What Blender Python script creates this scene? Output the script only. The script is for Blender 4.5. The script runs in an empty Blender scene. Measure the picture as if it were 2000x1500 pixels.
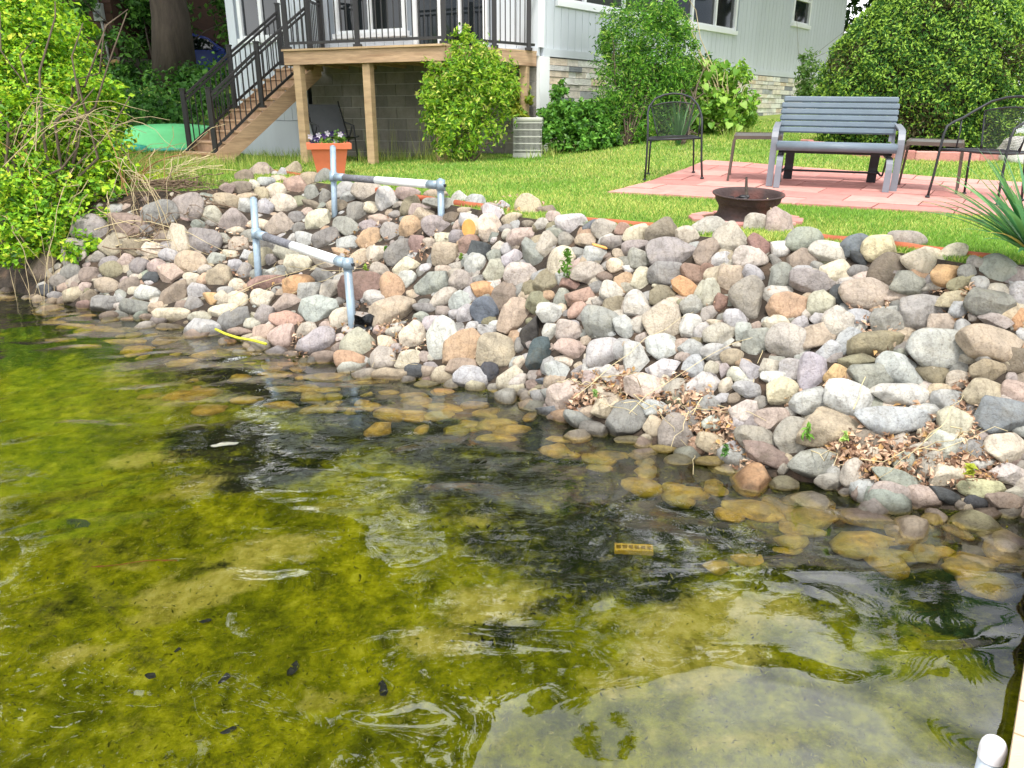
import bpy, bmesh, math, random
import numpy as np
from mathutils import Vector, Matrix
random.seed(7); RNG = np.random.default_rng(11)
D2R = math.radians
scn = bpy.context.scene; COL = scn.collection
# ---- camera and lie of the land (metres; water level z = 0, camera above the origin, looking along +y) ----
F_PX, PITCH, CAM_Z = 1500.0, D2R(19.29), 1.8
CP, SP = math.cos(PITCH), math.sin(PITCH)
def ray(u, v):
    a, b = (u-1000)/F_PX, -(v-750)/F_PX
    d = np.array([a, CP+b*SP, -SP+b*CP]); return d/np.linalg.norm(d)
def on_plane(u, v, z):
    d = ray(u, v); t = (z-CAM_Z)/d[2]; return np.array([d[0]*t, d[1]*t, z])
_W = [(-400,548),(0,560),(100,590),(200,608),(300,625),(400,650),(500,672),(560,690),(620,700),(700,722),(800,738),(900,752),(1000,768),
      (1060,795),(1120,828),(1200,850),(1330,882),(1480,928),(1600,945),(1700,985),(1800,990),(1900,1000),(2000,1005),(2300,1010)]
_C = [(-400,470),(0,462),(200,440),(300,420),(380,402),(440,385),(520,354),(600,352),(700,367),(800,385),(900,402),(1000,420),(1100,434),(1200,447),(1300,454),
      (1420,464),(1540,472),(1660,482),(1760,492),(1880,512),(2000,545),(2300,575)]
_CLW = [(-9.0,10.2),(-5.7,9.3),(-4.7,8.75),(-3.5,8.6),(-3.0,9.35)]   # crest under the brush on the left
WL = np.array([on_plane(u,v,0.0)[:2] for u,v in _W]); CL = np.array(_CLW+[tuple(on_plane(u,v,1.04)[:2]) for u,v in _C if u>=600])
WL = WL[np.argsort(WL[:,0])]; CL = CL[np.argsort(CL[:,0])]
def sst(x,a,b):
    t=np.clip((x-a)/(b-a),0,1); return t*t*(3-2*t)
def yw(x): return np.interp(x,WL[:,0],WL[:,1])
def yc(x): return np.maximum(np.interp(x,CL[:,0],CL[:,1]), yw(x)+.9)
def lawn_z(x,y):
    H = .76+.03*sst(-x,2,5)-.047*sst(x,0,3)*np.clip(y-7,0,16)-.31*np.clip(y-15.8,0,5.0)*sst(-x,5.2,7.0)
    H = H-.10*sst(x,-2.2,-.6)*sst(y,8.5,12.5)
    return CAM_Z-H
def ground_z(x,y):
    x=np.asarray(x,float); y=np.asarray(y,float)
    w,c=yw(x),yc(x); s=(y-w)/(c-w)
    zc=lawn_z(x,c)
    bank=zc*np.clip(s,0,1)**.92
    dist=np.clip(w-y,0,50)*.8
    bed=-(.62*(1-np.exp(-dist*.5)))-.012*dist
    return np.where(s>1,lawn_z(x,y),np.where(s>0,bank,bed))
_TS = np.concatenate([np.geomspace(1.0,40,1100), np.geomspace(40.5,140,120)])
def _march(p, d, ts, lift):
    Q = p+ts[:,None]*d; h = Q[:,2]-ground_z(Q[:,0],Q[:,1])-lift; k = np.nonzero(h < 0)[0]
    return None if len(k) == 0 else (ts[max(k[0]-1,0)], ts[k[0]])
def _hit(p, d, ts, lift):
    for n in (40, 40):
        r = _march(p, d, ts, lift)
        if r is None: return None
        if r[1] <= r[0]: return r[1]
        ts = np.linspace(r[0], r[1], n)
    r = _march(p, d, ts, lift); return r[1] if r is not None else ts[-1]
def gp(u,v,lift=0.0,refr=False):
    """where the sight line of a surveyed point meets the ground (raised by lift)"""
    d=ray(u,v); p=np.array([0,0,CAM_Z]); t=_hit(p,d,_TS,lift)
    if t is None: return p+d*_TS[-1]
    q=p+d*t
    if refr and q[2]<0:
        p=p+d*(-CAM_Z/d[2]); k=1/1.5; s2=k*k*(1-d[2]**2); d=np.array([d[0]*k,d[1]*k,-math.sqrt(1-s2)])
        t=_hit(p,d,np.linspace(0,6,400),lift)
        if t is not None: q=p+d*t
    return q
def depth(p): return p[1]*CP+(CAM_Z-p[2])*SP
def proj(p):
    a=depth(p); up=p[1]*SP+(p[2]-CAM_Z)*CP
    return 1000+F_PX*p[0]/a, 750-F_PX*up/a

# ---- camera, sky, sun, exposure ----
cam = bpy.data.objects.new("camera", bpy.data.cameras.new("camera")); COL.objects.link(cam)
cam.location = (0, 0, CAM_Z); cam.rotation_euler = (math.pi/2-PITCH, 0, 0)
cam.data.sensor_fit = 'HORIZONTAL'; cam.data.sensor_width = 36.0; cam.data.lens = 36.0*F_PX/2000.0
cam.data.clip_start = .05; cam.data.clip_end = 600
scn.camera = cam
W = bpy.data.worlds.new("World"); scn.world = W; W.use_nodes = True
SUN_EL, SUN_AZ = D2R(66), D2R(188)          # azimuth clockwise from +y: high behind the camera
def world_nodes():
    nt = W.node_tree; nt.nodes.clear(); N = nt.nodes.new; L = nt.links.new
    out = N('ShaderNodeOutputWorld'); bg = N('ShaderNodeBackground'); bg.inputs['Strength'].default_value = .1
    sky = N('ShaderNodeTexSky'); sky.sky_type = 'NISHITA'; sky.sun_disc = False
    sky.sun_elevation = SUN_EL; sky.sun_rotation = SUN_AZ; sky.air_density = 1.0; sky.dust_density = 2.0
    hs = N('ShaderNodeHueSaturation'); hs.inputs['Saturation'].default_value = .45
    tc = N('ShaderNodeTexCoord'); no = N('ShaderNodeTexNoise'); no.inputs['Scale'].default_value = 2.2; no.inputs['Detail'].default_value = 5
    rp = N('ShaderNodeValToRGB'); rp.color_ramp.elements[0].position = .42; rp.color_ramp.elements[0].color = (3.6,4.2,5.2,1)
    rp.color_ramp.elements[1].position = .60; rp.color_ramp.elements[1].color = (35,35.3,35.6,1)
    mx = N('ShaderNodeMix'); mx.data_type = 'RGBA'; mx.inputs[0].default_value = .8
    L(sky.outputs[0], hs.inputs['Color']); L(tc.outputs['Generated'], no.inputs['Vector']); L(no.outputs['Fac'], rp.inputs[0])
    L(hs.outputs[0], mx.inputs[6]); L(rp.outputs[0], mx.inputs[7]); L(mx.outputs[2], bg.inputs['Color']); L(bg.outputs[0], out.inputs[0])
world_nodes()
sl = bpy.data.lights.new("sun", 'SUN'); sl.energy = 3.3; sl.angle = D2R(10); sl.color = (1, .96, .9)
so = bpy.data.objects.new("sun", sl); COL.objects.link(so)
_sd = Vector((math.sin(SUN_AZ)*math.cos(SUN_EL), math.cos(SUN_AZ)*math.cos(SUN_EL), math.sin(SUN_EL)))
so.rotation_euler = _sd.to_track_quat('Z', 'Y').to_euler(); so.location = (-5, -5, 12)
scn.view_settings.view_transform = 'Standard'; scn.view_settings.look = 'None'
scn.view_settings.exposure = 0.36; scn.view_settings.gamma = 1.0; scn.view_settings.use_curve_mapping = False
scn.render.engine = 'CYCLES'
scn.cycles.max_bounces = 10; scn.cycles.transparent_max_bounces = 12; scn.cycles.transmission_bounces = 8
scn.cycles.use_denoising = True
scn.cycles.sample_clamp_indirect = 6

# ---- helpers ----
def S(r, g, b):
    f = lambda c: (c/255/12.92) if c/255 <= .04045 else ((c/255+.055)/1.055)**2.4
    return (f(r), f(g), f(b))
MATS = {}
def mat(name, col, rough=.75, var=.18, scale=6.0, bump=.15, bscale=40.0, metal=0.0, spec=.4, stretch=None, dirt=None, dscale=2.0, damt=.5):
    if name in MATS: return MATS[name]
    m = bpy.data.materials.new(name); m.use_nodes = True; MATS[name] = m
    nt = m.node_tree; N = nt.nodes.new; L = nt.links.new; b = nt.nodes['Principled BSDF']
    b.inputs['Roughness'].default_value = rough; b.inputs['Metallic'].default_value = metal; b.inputs['Specular IOR Level'].default_value = spec
    tc = N('ShaderNodeTexCoord'); mp = N('ShaderNodeMapping')
    if stretch: mp.inputs['Scale'].default_value = stretch
    L(tc.outputs['Object'], mp.inputs[0])
    no = N('ShaderNodeTexNoise'); no.inputs['Scale'].default_value = scale; no.inputs['Detail'].default_value = 6; no.inputs['Roughness'].default_value = .65
    L(mp.outputs[0], no.inputs['Vector'])
    rp = N('ShaderNodeValToRGB'); e = rp.color_ramp.elements
    e[0].position = .3; e[0].color = tuple(max(0, c*(1-var)) for c in col)+(1,)
    e[1].position = .7; e[1].color = tuple(min(1, c*(1+var)) for c in col)+(1,)
    L(no.outputs['Fac'], rp.inputs[0]); src = rp.outputs[0]
    if dirt:
        n2 = N('ShaderNodeTexNoise'); n2.inputs['Scale'].default_value = dscale; n2.inputs['Detail'].default_value = 7; L(mp.outputs[0], n2.inputs['Vector'])
        r2 = N('ShaderNodeValToRGB'); r2.color_ramp.elements[0].position = .5; r2.color_ramp.elements[1].position = .72
        r2.color_ramp.elements[0].color = (0,0,0,1); r2.color_ramp.elements[1].color = (damt,)*3+(1,)
        mx = N('ShaderNodeMix'); mx.data_type = 'RGBA'; L(n2.outputs['Fac'], r2.inputs[0]); L(r2.outputs[0], mx.inputs[0])
        L(src, mx.inputs[6]); mx.inputs[7].default_value = tuple(dirt)+(1,); src = mx.outputs[2]
    L(src, b.inputs['Base Color'])
    if bump:
        n3 = N('ShaderNodeTexNoise'); n3.inputs['Scale'].default_value = bscale; n3.inputs['Detail'].default_value = 5; L(mp.outputs[0], n3.inputs['Vector'])
        bu = N('ShaderNodeBump'); bu.inputs['Strength'].default_value = bump; bu.inputs['Distance'].default_value = .02
        L(n3.outputs['Fac'], bu.inputs['Height']); L(bu.outputs[0], b.inputs['Normal'])
    return m
def leaf_mat(name, rough=.5, trans=.35):
    if name in MATS: return MATS[name]
    m = bpy.data.materials.new(name); m.use_nodes = True; MATS[name] = m
    nt = m.node_tree; N = nt.nodes.new; L = nt.links.new; b = nt.nodes['Principled BSDF']; out = nt.nodes['Material Output']
    at = N('ShaderNodeAttribute'); at.attribute_name = 'tint'; b.inputs['Roughness'].default_value = rough; b.inputs['Specular IOR Level'].default_value = .35
    L(at.outputs['Color'], b.inputs['Base Color'])
    tr = N('ShaderNodeBsdfTranslucent'); hs = N('ShaderNodeHueSaturation'); hs.inputs['Value'].default_value = 1.25; hs.inputs['Hue'].default_value = .49
    L(at.outputs['Color'], hs.inputs['Color']); L(hs.outputs[0], tr.inputs['Color'])
    mx = N('ShaderNodeMixShader'); mx.inputs[0].default_value = trans; L(b.outputs[0], mx.inputs[1]); L(tr.outputs[0], mx.inputs[2]); L(mx.outputs[0], out.inputs['Surface'])
    return m
def tag(o, label=None, cat=None, group=None, kind=None):
    if label: o['label'] = label
    if cat: o['category'] = cat
    if group: o['group'] = group
    if kind: o['kind'] = kind
    return o
def thing(name, loc, label, cat, group=None, rz=0.0):
    o = bpy.data.objects.new(name, None); COL.objects.link(o); o.location = loc; o.rotation_euler = (0, 0, rz); o.empty_display_size = .2
    return tag(o, label, cat, group)
def raw_mesh(name, V, Fs, smooth=False):
    me = bpy.data.meshes.new(name); me.from_pydata([tuple(v) for v in V], [], Fs); me.update()
    if smooth: me.polygons.foreach_set('use_smooth', np.ones(len(me.polygons), bool))
    return me
def np_mesh(name, V, tris, tint=None, k=3, smooth=False):
    """fast mesh from numpy: V (n,3), faces (m,k)"""
    me = bpy.data.meshes.new(name); V = np.asarray(V, np.float32); tris = np.asarray(tris, np.int32)
    me.vertices.add(len(V)); me.vertices.foreach_set('co', V.ravel())
    me.loops.add(tris.size); me.loops.foreach_set('vertex_index', tris.ravel())
    me.polygons.add(len(tris)); me.polygons.foreach_set('loop_start', np.arange(0, tris.size, k, dtype=np.int32)); me.polygons.foreach_set('loop_total', np.full(len(tris), k, np.int32))
    me.polygons.foreach_set('use_smooth', np.full(len(tris), smooth, bool))
    me.update(calc_edges=True); me.validate()
    if tint is not None:
        a = me.attributes.new('tint', 'FLOAT_COLOR', 'POINT'); c = np.ones((len(V), 4), np.float32); c[:, :3] = tint; a.data.foreach_set('color', c.ravel())
    return me
def place(name, me, m, parent=None, loc=None):
    o = bpy.data.objects.new(name, me); COL.objects.link(o)
    if m is not None: me.materials.append(m) if not me.materials else None
    if parent is not None: o.parent = parent
    if loc is not None: o.location = loc
    return o
class MB:
    """collects simple shapes; build() links them as ONE mesh object; world=True: given in world space, stored relative to the parent's place"""
    def __init__(s): s.V = []; s.F = []; s.sm = []
    def add(s, V, Fs, smooth=False):
        n = len(s.V); s.V += [tuple(float(c) for c in v) for v in V]; s.F += [tuple(i+n for i in f) for f in Fs]; s.sm += [smooth]*len(Fs); return s
    def box(s, c, size, R=None, bev=0.0):
        hx, hy, hz = [q/2 for q in size]
        if bev > 0:
            b = min(bev, hx*.9, hy*.9, hz*.9); V = []
            for sx in (-1,1):
                for sy in (-1,1):
                    for sz in (-1,1):
                        V += [(sx*hx, sy*(hy-b), sz*(hz-b)), (sx*(hx-b), sy*hy, sz*(hz-b)), (sx*(hx-b), sy*(hy-b), sz*hz)]
            bm = bmesh.new()
            for v in V: bm.verts.new(v)
            r = bmesh.ops.convex_hull(bm, input=bm.verts); bmesh.ops.dissolve_limit(bm, angle_limit=.02, verts=bm.verts, edges=bm.edges)
            bm.verts.index_update(); V = [v.co.copy() for v in bm.verts]; Fs = [[v.index for v in f.verts] for f in bm.faces]; bm.free()
        else:
            V = [Vector((x,y,z)) for x in (-hx,hx) for y in (-hy,hy) for z in (-hz,hz)]
            Fs = [(0,1,3,2),(4,6,7,5),(0,4,5,1),(2,3,7,6),(0,2,6,4),(1,5,7,3)]
        if R is not None: V = [R @ Vector(v) for v in V]
        c = Vector(c); return s.add([Vector(v)+c for v in V], Fs)
    def bar(s, p, q, w, t, up=(0,0,1)):
        """rectangular bar from p to q, w wide (sideways), t thick (along up)"""
        p, q = Vector(p), Vector(q); d = (q-p); L = d.length; d.normalize(); u = Vector(up); sd = d.cross(u)
        if sd.length < 1e-4: sd = d.cross(Vector((1,0,0)))
        sd.normalize(); u2 = sd.cross(d)
        R = Matrix((d, sd, u2)).transposed(); return s.box((p+q)/2, (L, w, t), R)
    def tube(s, path, r, n=7, caps=True, flat=None):
        P = [Vector(p) for p in path]; rs = r if isinstance(r, (list, tuple)) else [r]*len(P)
        T = [(P[min(i+1,len(P)-1)]-P[max(i-1,0)]).normalized() for i in range(len(P))]
        a = Vector((0,0,1)) if abs(T[0].z) < .9 else Vector((1,0,0)); u = T[0].cross(a).normalized(); V = []
        for i, p in enumerate(P):
            u = (u-T[i]*u.dot(T[i])).normalized(); w = T[i].cross(u)
            for k in range(n):
                an = 2*math.pi*k/n; V.append(p+(u*math.cos(an)+w*math.sin(an))*rs[i])
        Fs = [(i*n+k, i*n+(k+1)%n, (i+1)*n+(k+1)%n, (i+1)*n+k) for i in range(len(P)-1) for k in range(n)]
        if caps: Fs += [tuple(range(n-1,-1,-1)), tuple((len(P)-1)*n+k for k in range(n))]
        return s.add(V, Fs, True)
    def lathe(s, prof, n=24, c=(0,0,0), cap0=False, cap1=False):
        V = [(c[0]+r*math.cos(2*math.pi*k/n), c[1]+r*math.sin(2*math.pi*k/n), c[2]+z) for r, z in prof for k in range(n)]
        Fs = [(i*n+k, i*n+(k+1)%n, (i+1)*n+(k+1)%n, (i+1)*n+k) for i in range(len(prof)-1) for k in range(n)]
        if cap0: Fs.append(tuple(range(n-1,-1,-1)))
        if cap1: Fs.append(tuple((len(prof)-1)*n+k for k in range(n)))
        return s.add(V, Fs, True)
    def ribbon(s, path, w, t, side):
        """flat bar swept along path; side = its width direction"""
        P = [Vector(p) for p in path]; sd = Vector(side).normalized(); V = []
        for i, p in enumerate(P):
            T = (P[min(i+1,len(P)-1)]-P[max(i-1,0)]).normalized(); nn = T.cross(sd).normalized()
            for a, b in ((-1,-1),(1,-1),(1,1),(-1,1)): V.append(p+sd*(a*w/2)+nn*(b*t/2))
        Fs = [(i*4+k, i*4+(k+1)%4, (i+1)*4+(k+1)%4, (i+1)*4+k) for i in range(len(P)-1) for k in range(4)]
        Fs += [(3,2,1,0), tuple((len(P)-1)*4+k for k in range(4))]
        return s.add(V, Fs)
    def build(s, name, m, parent=None, world=True, loc=None):
        V = s.V
        if parent is not None and world:
            par = parent; off = Vector((0,0,0))
            while par is not None: off += Vector(par.location); par = par.parent
            V = [tuple(Vector(v)-off) for v in V]
        me = raw_mesh(name, V, s.F); me.polygons.foreach_set('use_smooth', np.array(s.sm, bool)); me.update()
        return place(name, me, m, parent, loc)
def copy_tree(o, parent=None):
    c = o.copy(); COL.objects.link(c)
    if parent is not None: c.parent = parent
    for ch in list(o.children): copy_tree(ch, c)
    return c
def at_depth(u, v, a):
    """point on the sight line of a surveyed spot at depth a (metres along the view)"""
    d = ray(u, v); t = a/(d[1]*CP-d[2]*SP); return np.array([d[0]*t, d[1]*t, CAM_Z+d[2]*t])
def G(x, y): return float(ground_z(x, y))
# =====================================================================  THE LAND
GRASS = mat('lawn_soil', S(120,140,60), .95, .25, 5, .5, 60, dirt=S(150,140,90), dscale=1.3, damt=.6)
def strip_mesh(xs, rows):
    """rows: list of y arrays (one per row, same length as xs)"""
    nx, ny = len(xs), len(rows); V = np.zeros((ny, nx, 3))
    for j, y in enumerate(rows): V[j,:,0] = xs; V[j,:,1] = y; V[j,:,2] = ground_z(xs, y)
    i = np.arange(nx-1)[None,:]; j = np.arange(ny-1)[:,None]; a = j*nx+i
    return V.reshape(-1,3), np.stack([a, a+1, a+nx+1, a+nx], -1).reshape(-1,4)
XS = np.concatenate([np.linspace(-200,-10,24), np.arange(-9.6,7.0,.05), np.linspace(7.5,200,24)])
w_, c_ = yw(XS), yc(XS)
# lawn and land behind, one sheet to the horizon
rows = [c_-.02]+[c_+d for d in np.concatenate([np.arange(.1,12,.15), np.linspace(12.5,30,20), np.linspace(34,400,16)])]
V, Fq = strip_mesh(XS, rows); tag(place('lawn', np_mesh('lawn', V, Fq, k=4, smooth=True), GRASS), 'mown green lawn with yellowish patches above the rocks', kind='structure')
BANKM = mat('bank_soil', S(54,46,38), .95, .4, 9, .8, 50, dirt=S(110,88,70), dscale=7, damt=.5)
V, Fq = strip_mesh(XS, [w_+(c_-w_)*t for t in np.linspace(0,.995,26)])
tag(place('bank', np_mesh('bank', V, Fq, k=4, smooth=True), BANKM), 'dark soil of the sloping bank between the rocks', kind='structure')
# lake bed, with bare-sand patches, and dark patches mixing weed with painted-in shade
ds = np.concatenate([np.arange(0,7.0,.04), np.linspace(7.3,60,20)])
V, Fq = strip_mesh(XS, [w_-d for d in ds][::-1])
V[:,2] += (np.sin(V[:,0]*5.1+V[:,1]*2)*np.sin(V[:,1]*4.3-V[:,0])*.018+np.sin(V[:,0]*13)*np.sin(V[:,1]*11)*.006)*sst(yw(V[:,0])-V[:,1], .1, .6)
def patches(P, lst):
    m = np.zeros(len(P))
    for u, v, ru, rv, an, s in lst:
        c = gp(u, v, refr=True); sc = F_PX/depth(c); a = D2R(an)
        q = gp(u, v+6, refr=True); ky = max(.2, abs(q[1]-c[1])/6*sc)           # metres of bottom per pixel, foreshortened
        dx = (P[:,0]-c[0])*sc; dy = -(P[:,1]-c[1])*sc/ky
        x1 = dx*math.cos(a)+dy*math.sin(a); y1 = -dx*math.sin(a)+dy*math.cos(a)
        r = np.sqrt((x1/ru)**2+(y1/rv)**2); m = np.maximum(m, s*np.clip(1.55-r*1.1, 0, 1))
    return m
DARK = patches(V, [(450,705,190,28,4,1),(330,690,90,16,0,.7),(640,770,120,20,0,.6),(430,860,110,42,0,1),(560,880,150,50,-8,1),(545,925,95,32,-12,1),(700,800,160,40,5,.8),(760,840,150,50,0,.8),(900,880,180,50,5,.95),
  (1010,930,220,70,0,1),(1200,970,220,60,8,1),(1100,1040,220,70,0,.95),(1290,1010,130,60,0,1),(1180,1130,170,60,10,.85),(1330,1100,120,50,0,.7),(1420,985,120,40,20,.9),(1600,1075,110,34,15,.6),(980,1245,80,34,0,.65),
  (420,1108,45,12,-10,.6),(225,1070,20,7,0,.6),(1100,1180,90,30,0,.7),(1850,1050,170,40,0,.75),(1930,1150,120,60,0,.6),(1690,1010,90,24,10,.7),(1500,1230,60,30,0,.3),(1560,1330,100,50,0,.35),(40,610,200,50,0,1.15),(200,655,190,30,0,1.0),(40,685,170,36,0,1.0),(230,690,100,24,0,.8)])  # left-shore patches paint the overhanging shrub's shade into the bed colour
SAND = patches(V, [(350,780,70,20,-5,.7),(290,895,80,16,-6,.9),(450,930,95,26,-18,1),(540,885,60,20,0,.8),(300,730,120,20,0,.5),(520,1080,110,36,-12,.95),(400,1150,120,34,-14,1),(330,1190,60,24,-20,.8),(160,1275,75,22,-10,.8),(240,1110,50,14,0,.6),
  (960,1180,100,45,0,.95),(870,1260,90,30,10,.7),(1190,1090,60,22,10,.9),(1380,1200,170,48,0,1),(1330,1290,150,50,0,.95),(1200,1330,110,34,0,.7),(1020,1150,60,24,0,.6),(620,1370,60,20,0,.5),(700,1360,60,16,0,.5),(560,1090,60,24,0,.7),
  (940,1010,60,14,0,.5),(660,990,60,14,0,.6),(1480,1450,110,30,0,.5)])
DARK = np.maximum(DARK, .93*(1-sst(yw(V[:,0])-V[:,1], .75, 1.35))*sst(yw(V[:,0])-V[:,1], -.1, .05))   # darker band between the stones at the foot of the bank
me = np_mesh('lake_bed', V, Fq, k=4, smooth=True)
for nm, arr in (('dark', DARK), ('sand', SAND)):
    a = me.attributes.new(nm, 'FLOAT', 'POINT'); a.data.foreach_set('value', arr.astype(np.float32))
def bed_material():
    m = bpy.data.materials.new('lake_bed'); m.use_nodes = True; nt = m.node_tree; N = nt.nodes.new; L = nt.links.new; b = nt.nodes['Principled BSDF']
    b.inputs['Roughness'].default_value = .95; b.inputs['Specular IOR Level'].default_value = .1
    g = N('ShaderNodeNewGeometry')
    def noise(sc, det=7, rough=.7):
        n = N('ShaderNodeTexNoise'); n.inputs['Scale'].default_value = sc; n.inputs['Detail'].default_value = det; n.inputs['Roughness'].default_value = rough; L(g.outputs['Position'], n.inputs['Vector']); return n.outputs['Fac']
    def ramp(src, stops):
        r = N('ShaderNodeValToRGB'); e = r.color_ramp.elements
        while len(e) < len(stops): e.new(.5)
        for q, (p, c) in zip(e, stops): q.position = p; q.color = tuple(c)+(1,)
        L(src, r.inputs[0]); return r.outputs[0]
    def mixc(f, a, c):
        x = N('ShaderNodeMix'); x.data_type = 'RGBA'; L(f, x.inputs[0])
        for s_, i in ((a,6),(c,7)):
            if hasattr(s_, 'node'): L(s_, x.inputs[i])
            else: x.inputs[i].default_value = tuple(s_)+(1,)
        return x.outputs[2]
    def math_(op, a, c):
        x = N('ShaderNodeMath'); x.operation = op; x.use_clamp = op != 'SUBTRACT'
        for s_, i in ((a,0),(c,1)):
            if hasattr(s_, 'node'): L(s_, x.inputs[i])
            else: x.inputs[i].default_value = s_
        return x.outputs[0]
    def mask(attr, gain, sc):
        a = N('ShaderNodeAttribute'); a.attribute_name = attr
        n = math_('SUBTRACT', noise(sc, 8, .75), .5); n = math_('MULTIPLY_ADD', n, gain)
        n.node.use_clamp = False; L(a.outputs['Fac'], n.node.inputs[2])
        return ramp(n, [(.24,(0,0,0)),(.76,(1,1,1))])
    alg = ramp(noise(9,9,.75), [(.28,S(46,52,2)),(.43,S(102,108,6)),(.56,S(144,147,12)),(.74,S(192,188,60))])
    blot = ramp(noise(2.2,4,.6), [(.35,(.66,.7,.6)),(.65,(1.2,1.18,1.15))])
    x = N('ShaderNodeMix'); x.data_type = 'RGBA'; x.blend_type = 'MULTIPLY'; x.inputs[0].default_value = 1; L(alg, x.inputs[6]); L(blot, x.inputs[7]); alg = x.outputs[2]
    sand = ramp(noise(11,9,.75), [(.3,S(112,112,20)),(.5,S(172,164,66)),(.72,S(204,194,112))])
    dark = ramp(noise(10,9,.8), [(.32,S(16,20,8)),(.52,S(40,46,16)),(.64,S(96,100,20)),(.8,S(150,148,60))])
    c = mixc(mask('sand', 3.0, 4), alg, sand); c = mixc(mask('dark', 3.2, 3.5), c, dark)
    L(c, b.inputs['Base Color'])
    bu = N('ShaderNodeBump'); bu.inputs['Strength'].default_value = .8; bu.inputs['Distance'].default_value = .03; L(noise(22,8,.75), bu.inputs['Height']); L(bu.outputs[0], b.inputs['Normal'])
    return m
tag(place('lake_bed', me, bed_material()), 'shallow lake bottom with green algae, bare sand, dark weed and painted shade', kind='structure')
# water: a clear sheet with ripples
def water_material():
    m = bpy.data.materials.new('water'); m.use_nodes = True; nt = m.node_tree; N = nt.nodes.new; L = nt.links.new; b = nt.nodes['Principled BSDF']
    b.inputs['Base Color'].default_value = (1,1,1,1); b.inputs['Roughness'].default_value = 0.0; b.inputs['IOR'].default_value = 1.5; b.inputs['Transmission Weight'].default_value = 1.0; b.inputs['Specular IOR Level'].default_value = 1.0
    g = N('ShaderNodeNewGeometry'); mp = N('ShaderNodeMapping'); mp.inputs['Rotation'].default_value = (0,0,D2R(-24)); mp.inputs['Scale'].default_value = (1,1.7,1)
    L(g.outputs['Position'], mp.inputs[0])
    n1 = N('ShaderNodeTexNoise'); n1.inputs['Scale'].default_value = 1.5; n1.inputs['Detail'].default_value = 1.2; n1.inputs['Roughness'].default_value = .42; n1.inputs['Distortion'].default_value = .6
    n2 = N('ShaderNodeTexNoise'); n2.inputs['Scale'].default_value = 8.5; n2.inputs['Detail'].default_value = 4; n2.inputs['Distortion'].default_value = 1.0
    L(mp.outputs[0], n1.inputs['Vector']); L(mp.outputs[0], n2.inputs['Vector'])
    sx = N('ShaderNodeSeparateXYZ'); L(g.outputs['Position'], sx.inputs[0])
    # a light breeze roughens the water further out; near the dock it is calm
    ng = N('ShaderNodeTexNoise'); ng.inputs['Scale'].default_value = .55; ng.inputs['Detail'].default_value = 2; L(g.outputs['Position'], ng.inputs['Vector'])
    mr = N('ShaderNodeMapRange'); mr.inputs[1].default_value = 2.1; mr.inputs[2].default_value = 3.6; mr.inputs[3].default_value = .06; mr.inputs[4].default_value = 1.0; L(sx.outputs['Y'], mr.inputs[0])
    mg = N('ShaderNodeMapRange'); mg.inputs[1].default_value = .38; mg.inputs[2].default_value = .62; mg.inputs[3].default_value = .35; L(ng.outputs['Fac'], mg.inputs[0])
    mm = N('ShaderNodeMath'); mm.operation = 'MULTIPLY'; L(mr.outputs[0], mm.inputs[0]); L(mg.outputs[0], mm.inputs[1])
    m2 = N('ShaderNodeMath'); m2.operation = 'MULTIPLY'; L(n2.outputs['Fac'], m2.inputs[0]); L(mm.outputs[0], m2.inputs[1])
    m3 = N('ShaderNodeMath'); m3.operation = 'MULTIPLY'; m3.inputs[1].default_value = .085; L(m2.outputs[0], m3.inputs[0])
    ad = N('ShaderNodeMath'); ad.operation = 'ADD'; L(n1.outputs['Fac'], ad.inputs[0]); L(m3.outputs[0], ad.inputs[1])
    bu = N('ShaderNodeBump'); bu.inputs['Strength'].default_value = 1.0; bu.inputs['Distance'].default_value = .035
    L(ad.outputs[0], bu.inputs['Height']); L(bu.outputs[0], b.inputs['Normal'])
    b.inputs['Coat Weight'].default_value = .4; b.inputs['Coat Roughness'].default_value = 0.0; b.inputs['Coat IOR'].default_value = 1.5; L(bu.outputs[0], b.inputs['Coat Normal'])
    return m
WV = np.array([(-200,-60,0),(200,-60,0),(200,14,0),(-200,14,0)]); tag(place('water', np_mesh('water', WV, np.array([[0,1,2,3]]), k=4), water_material()), 'clear shallow lake water reflecting pale sky and trees', kind='structure')

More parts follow.
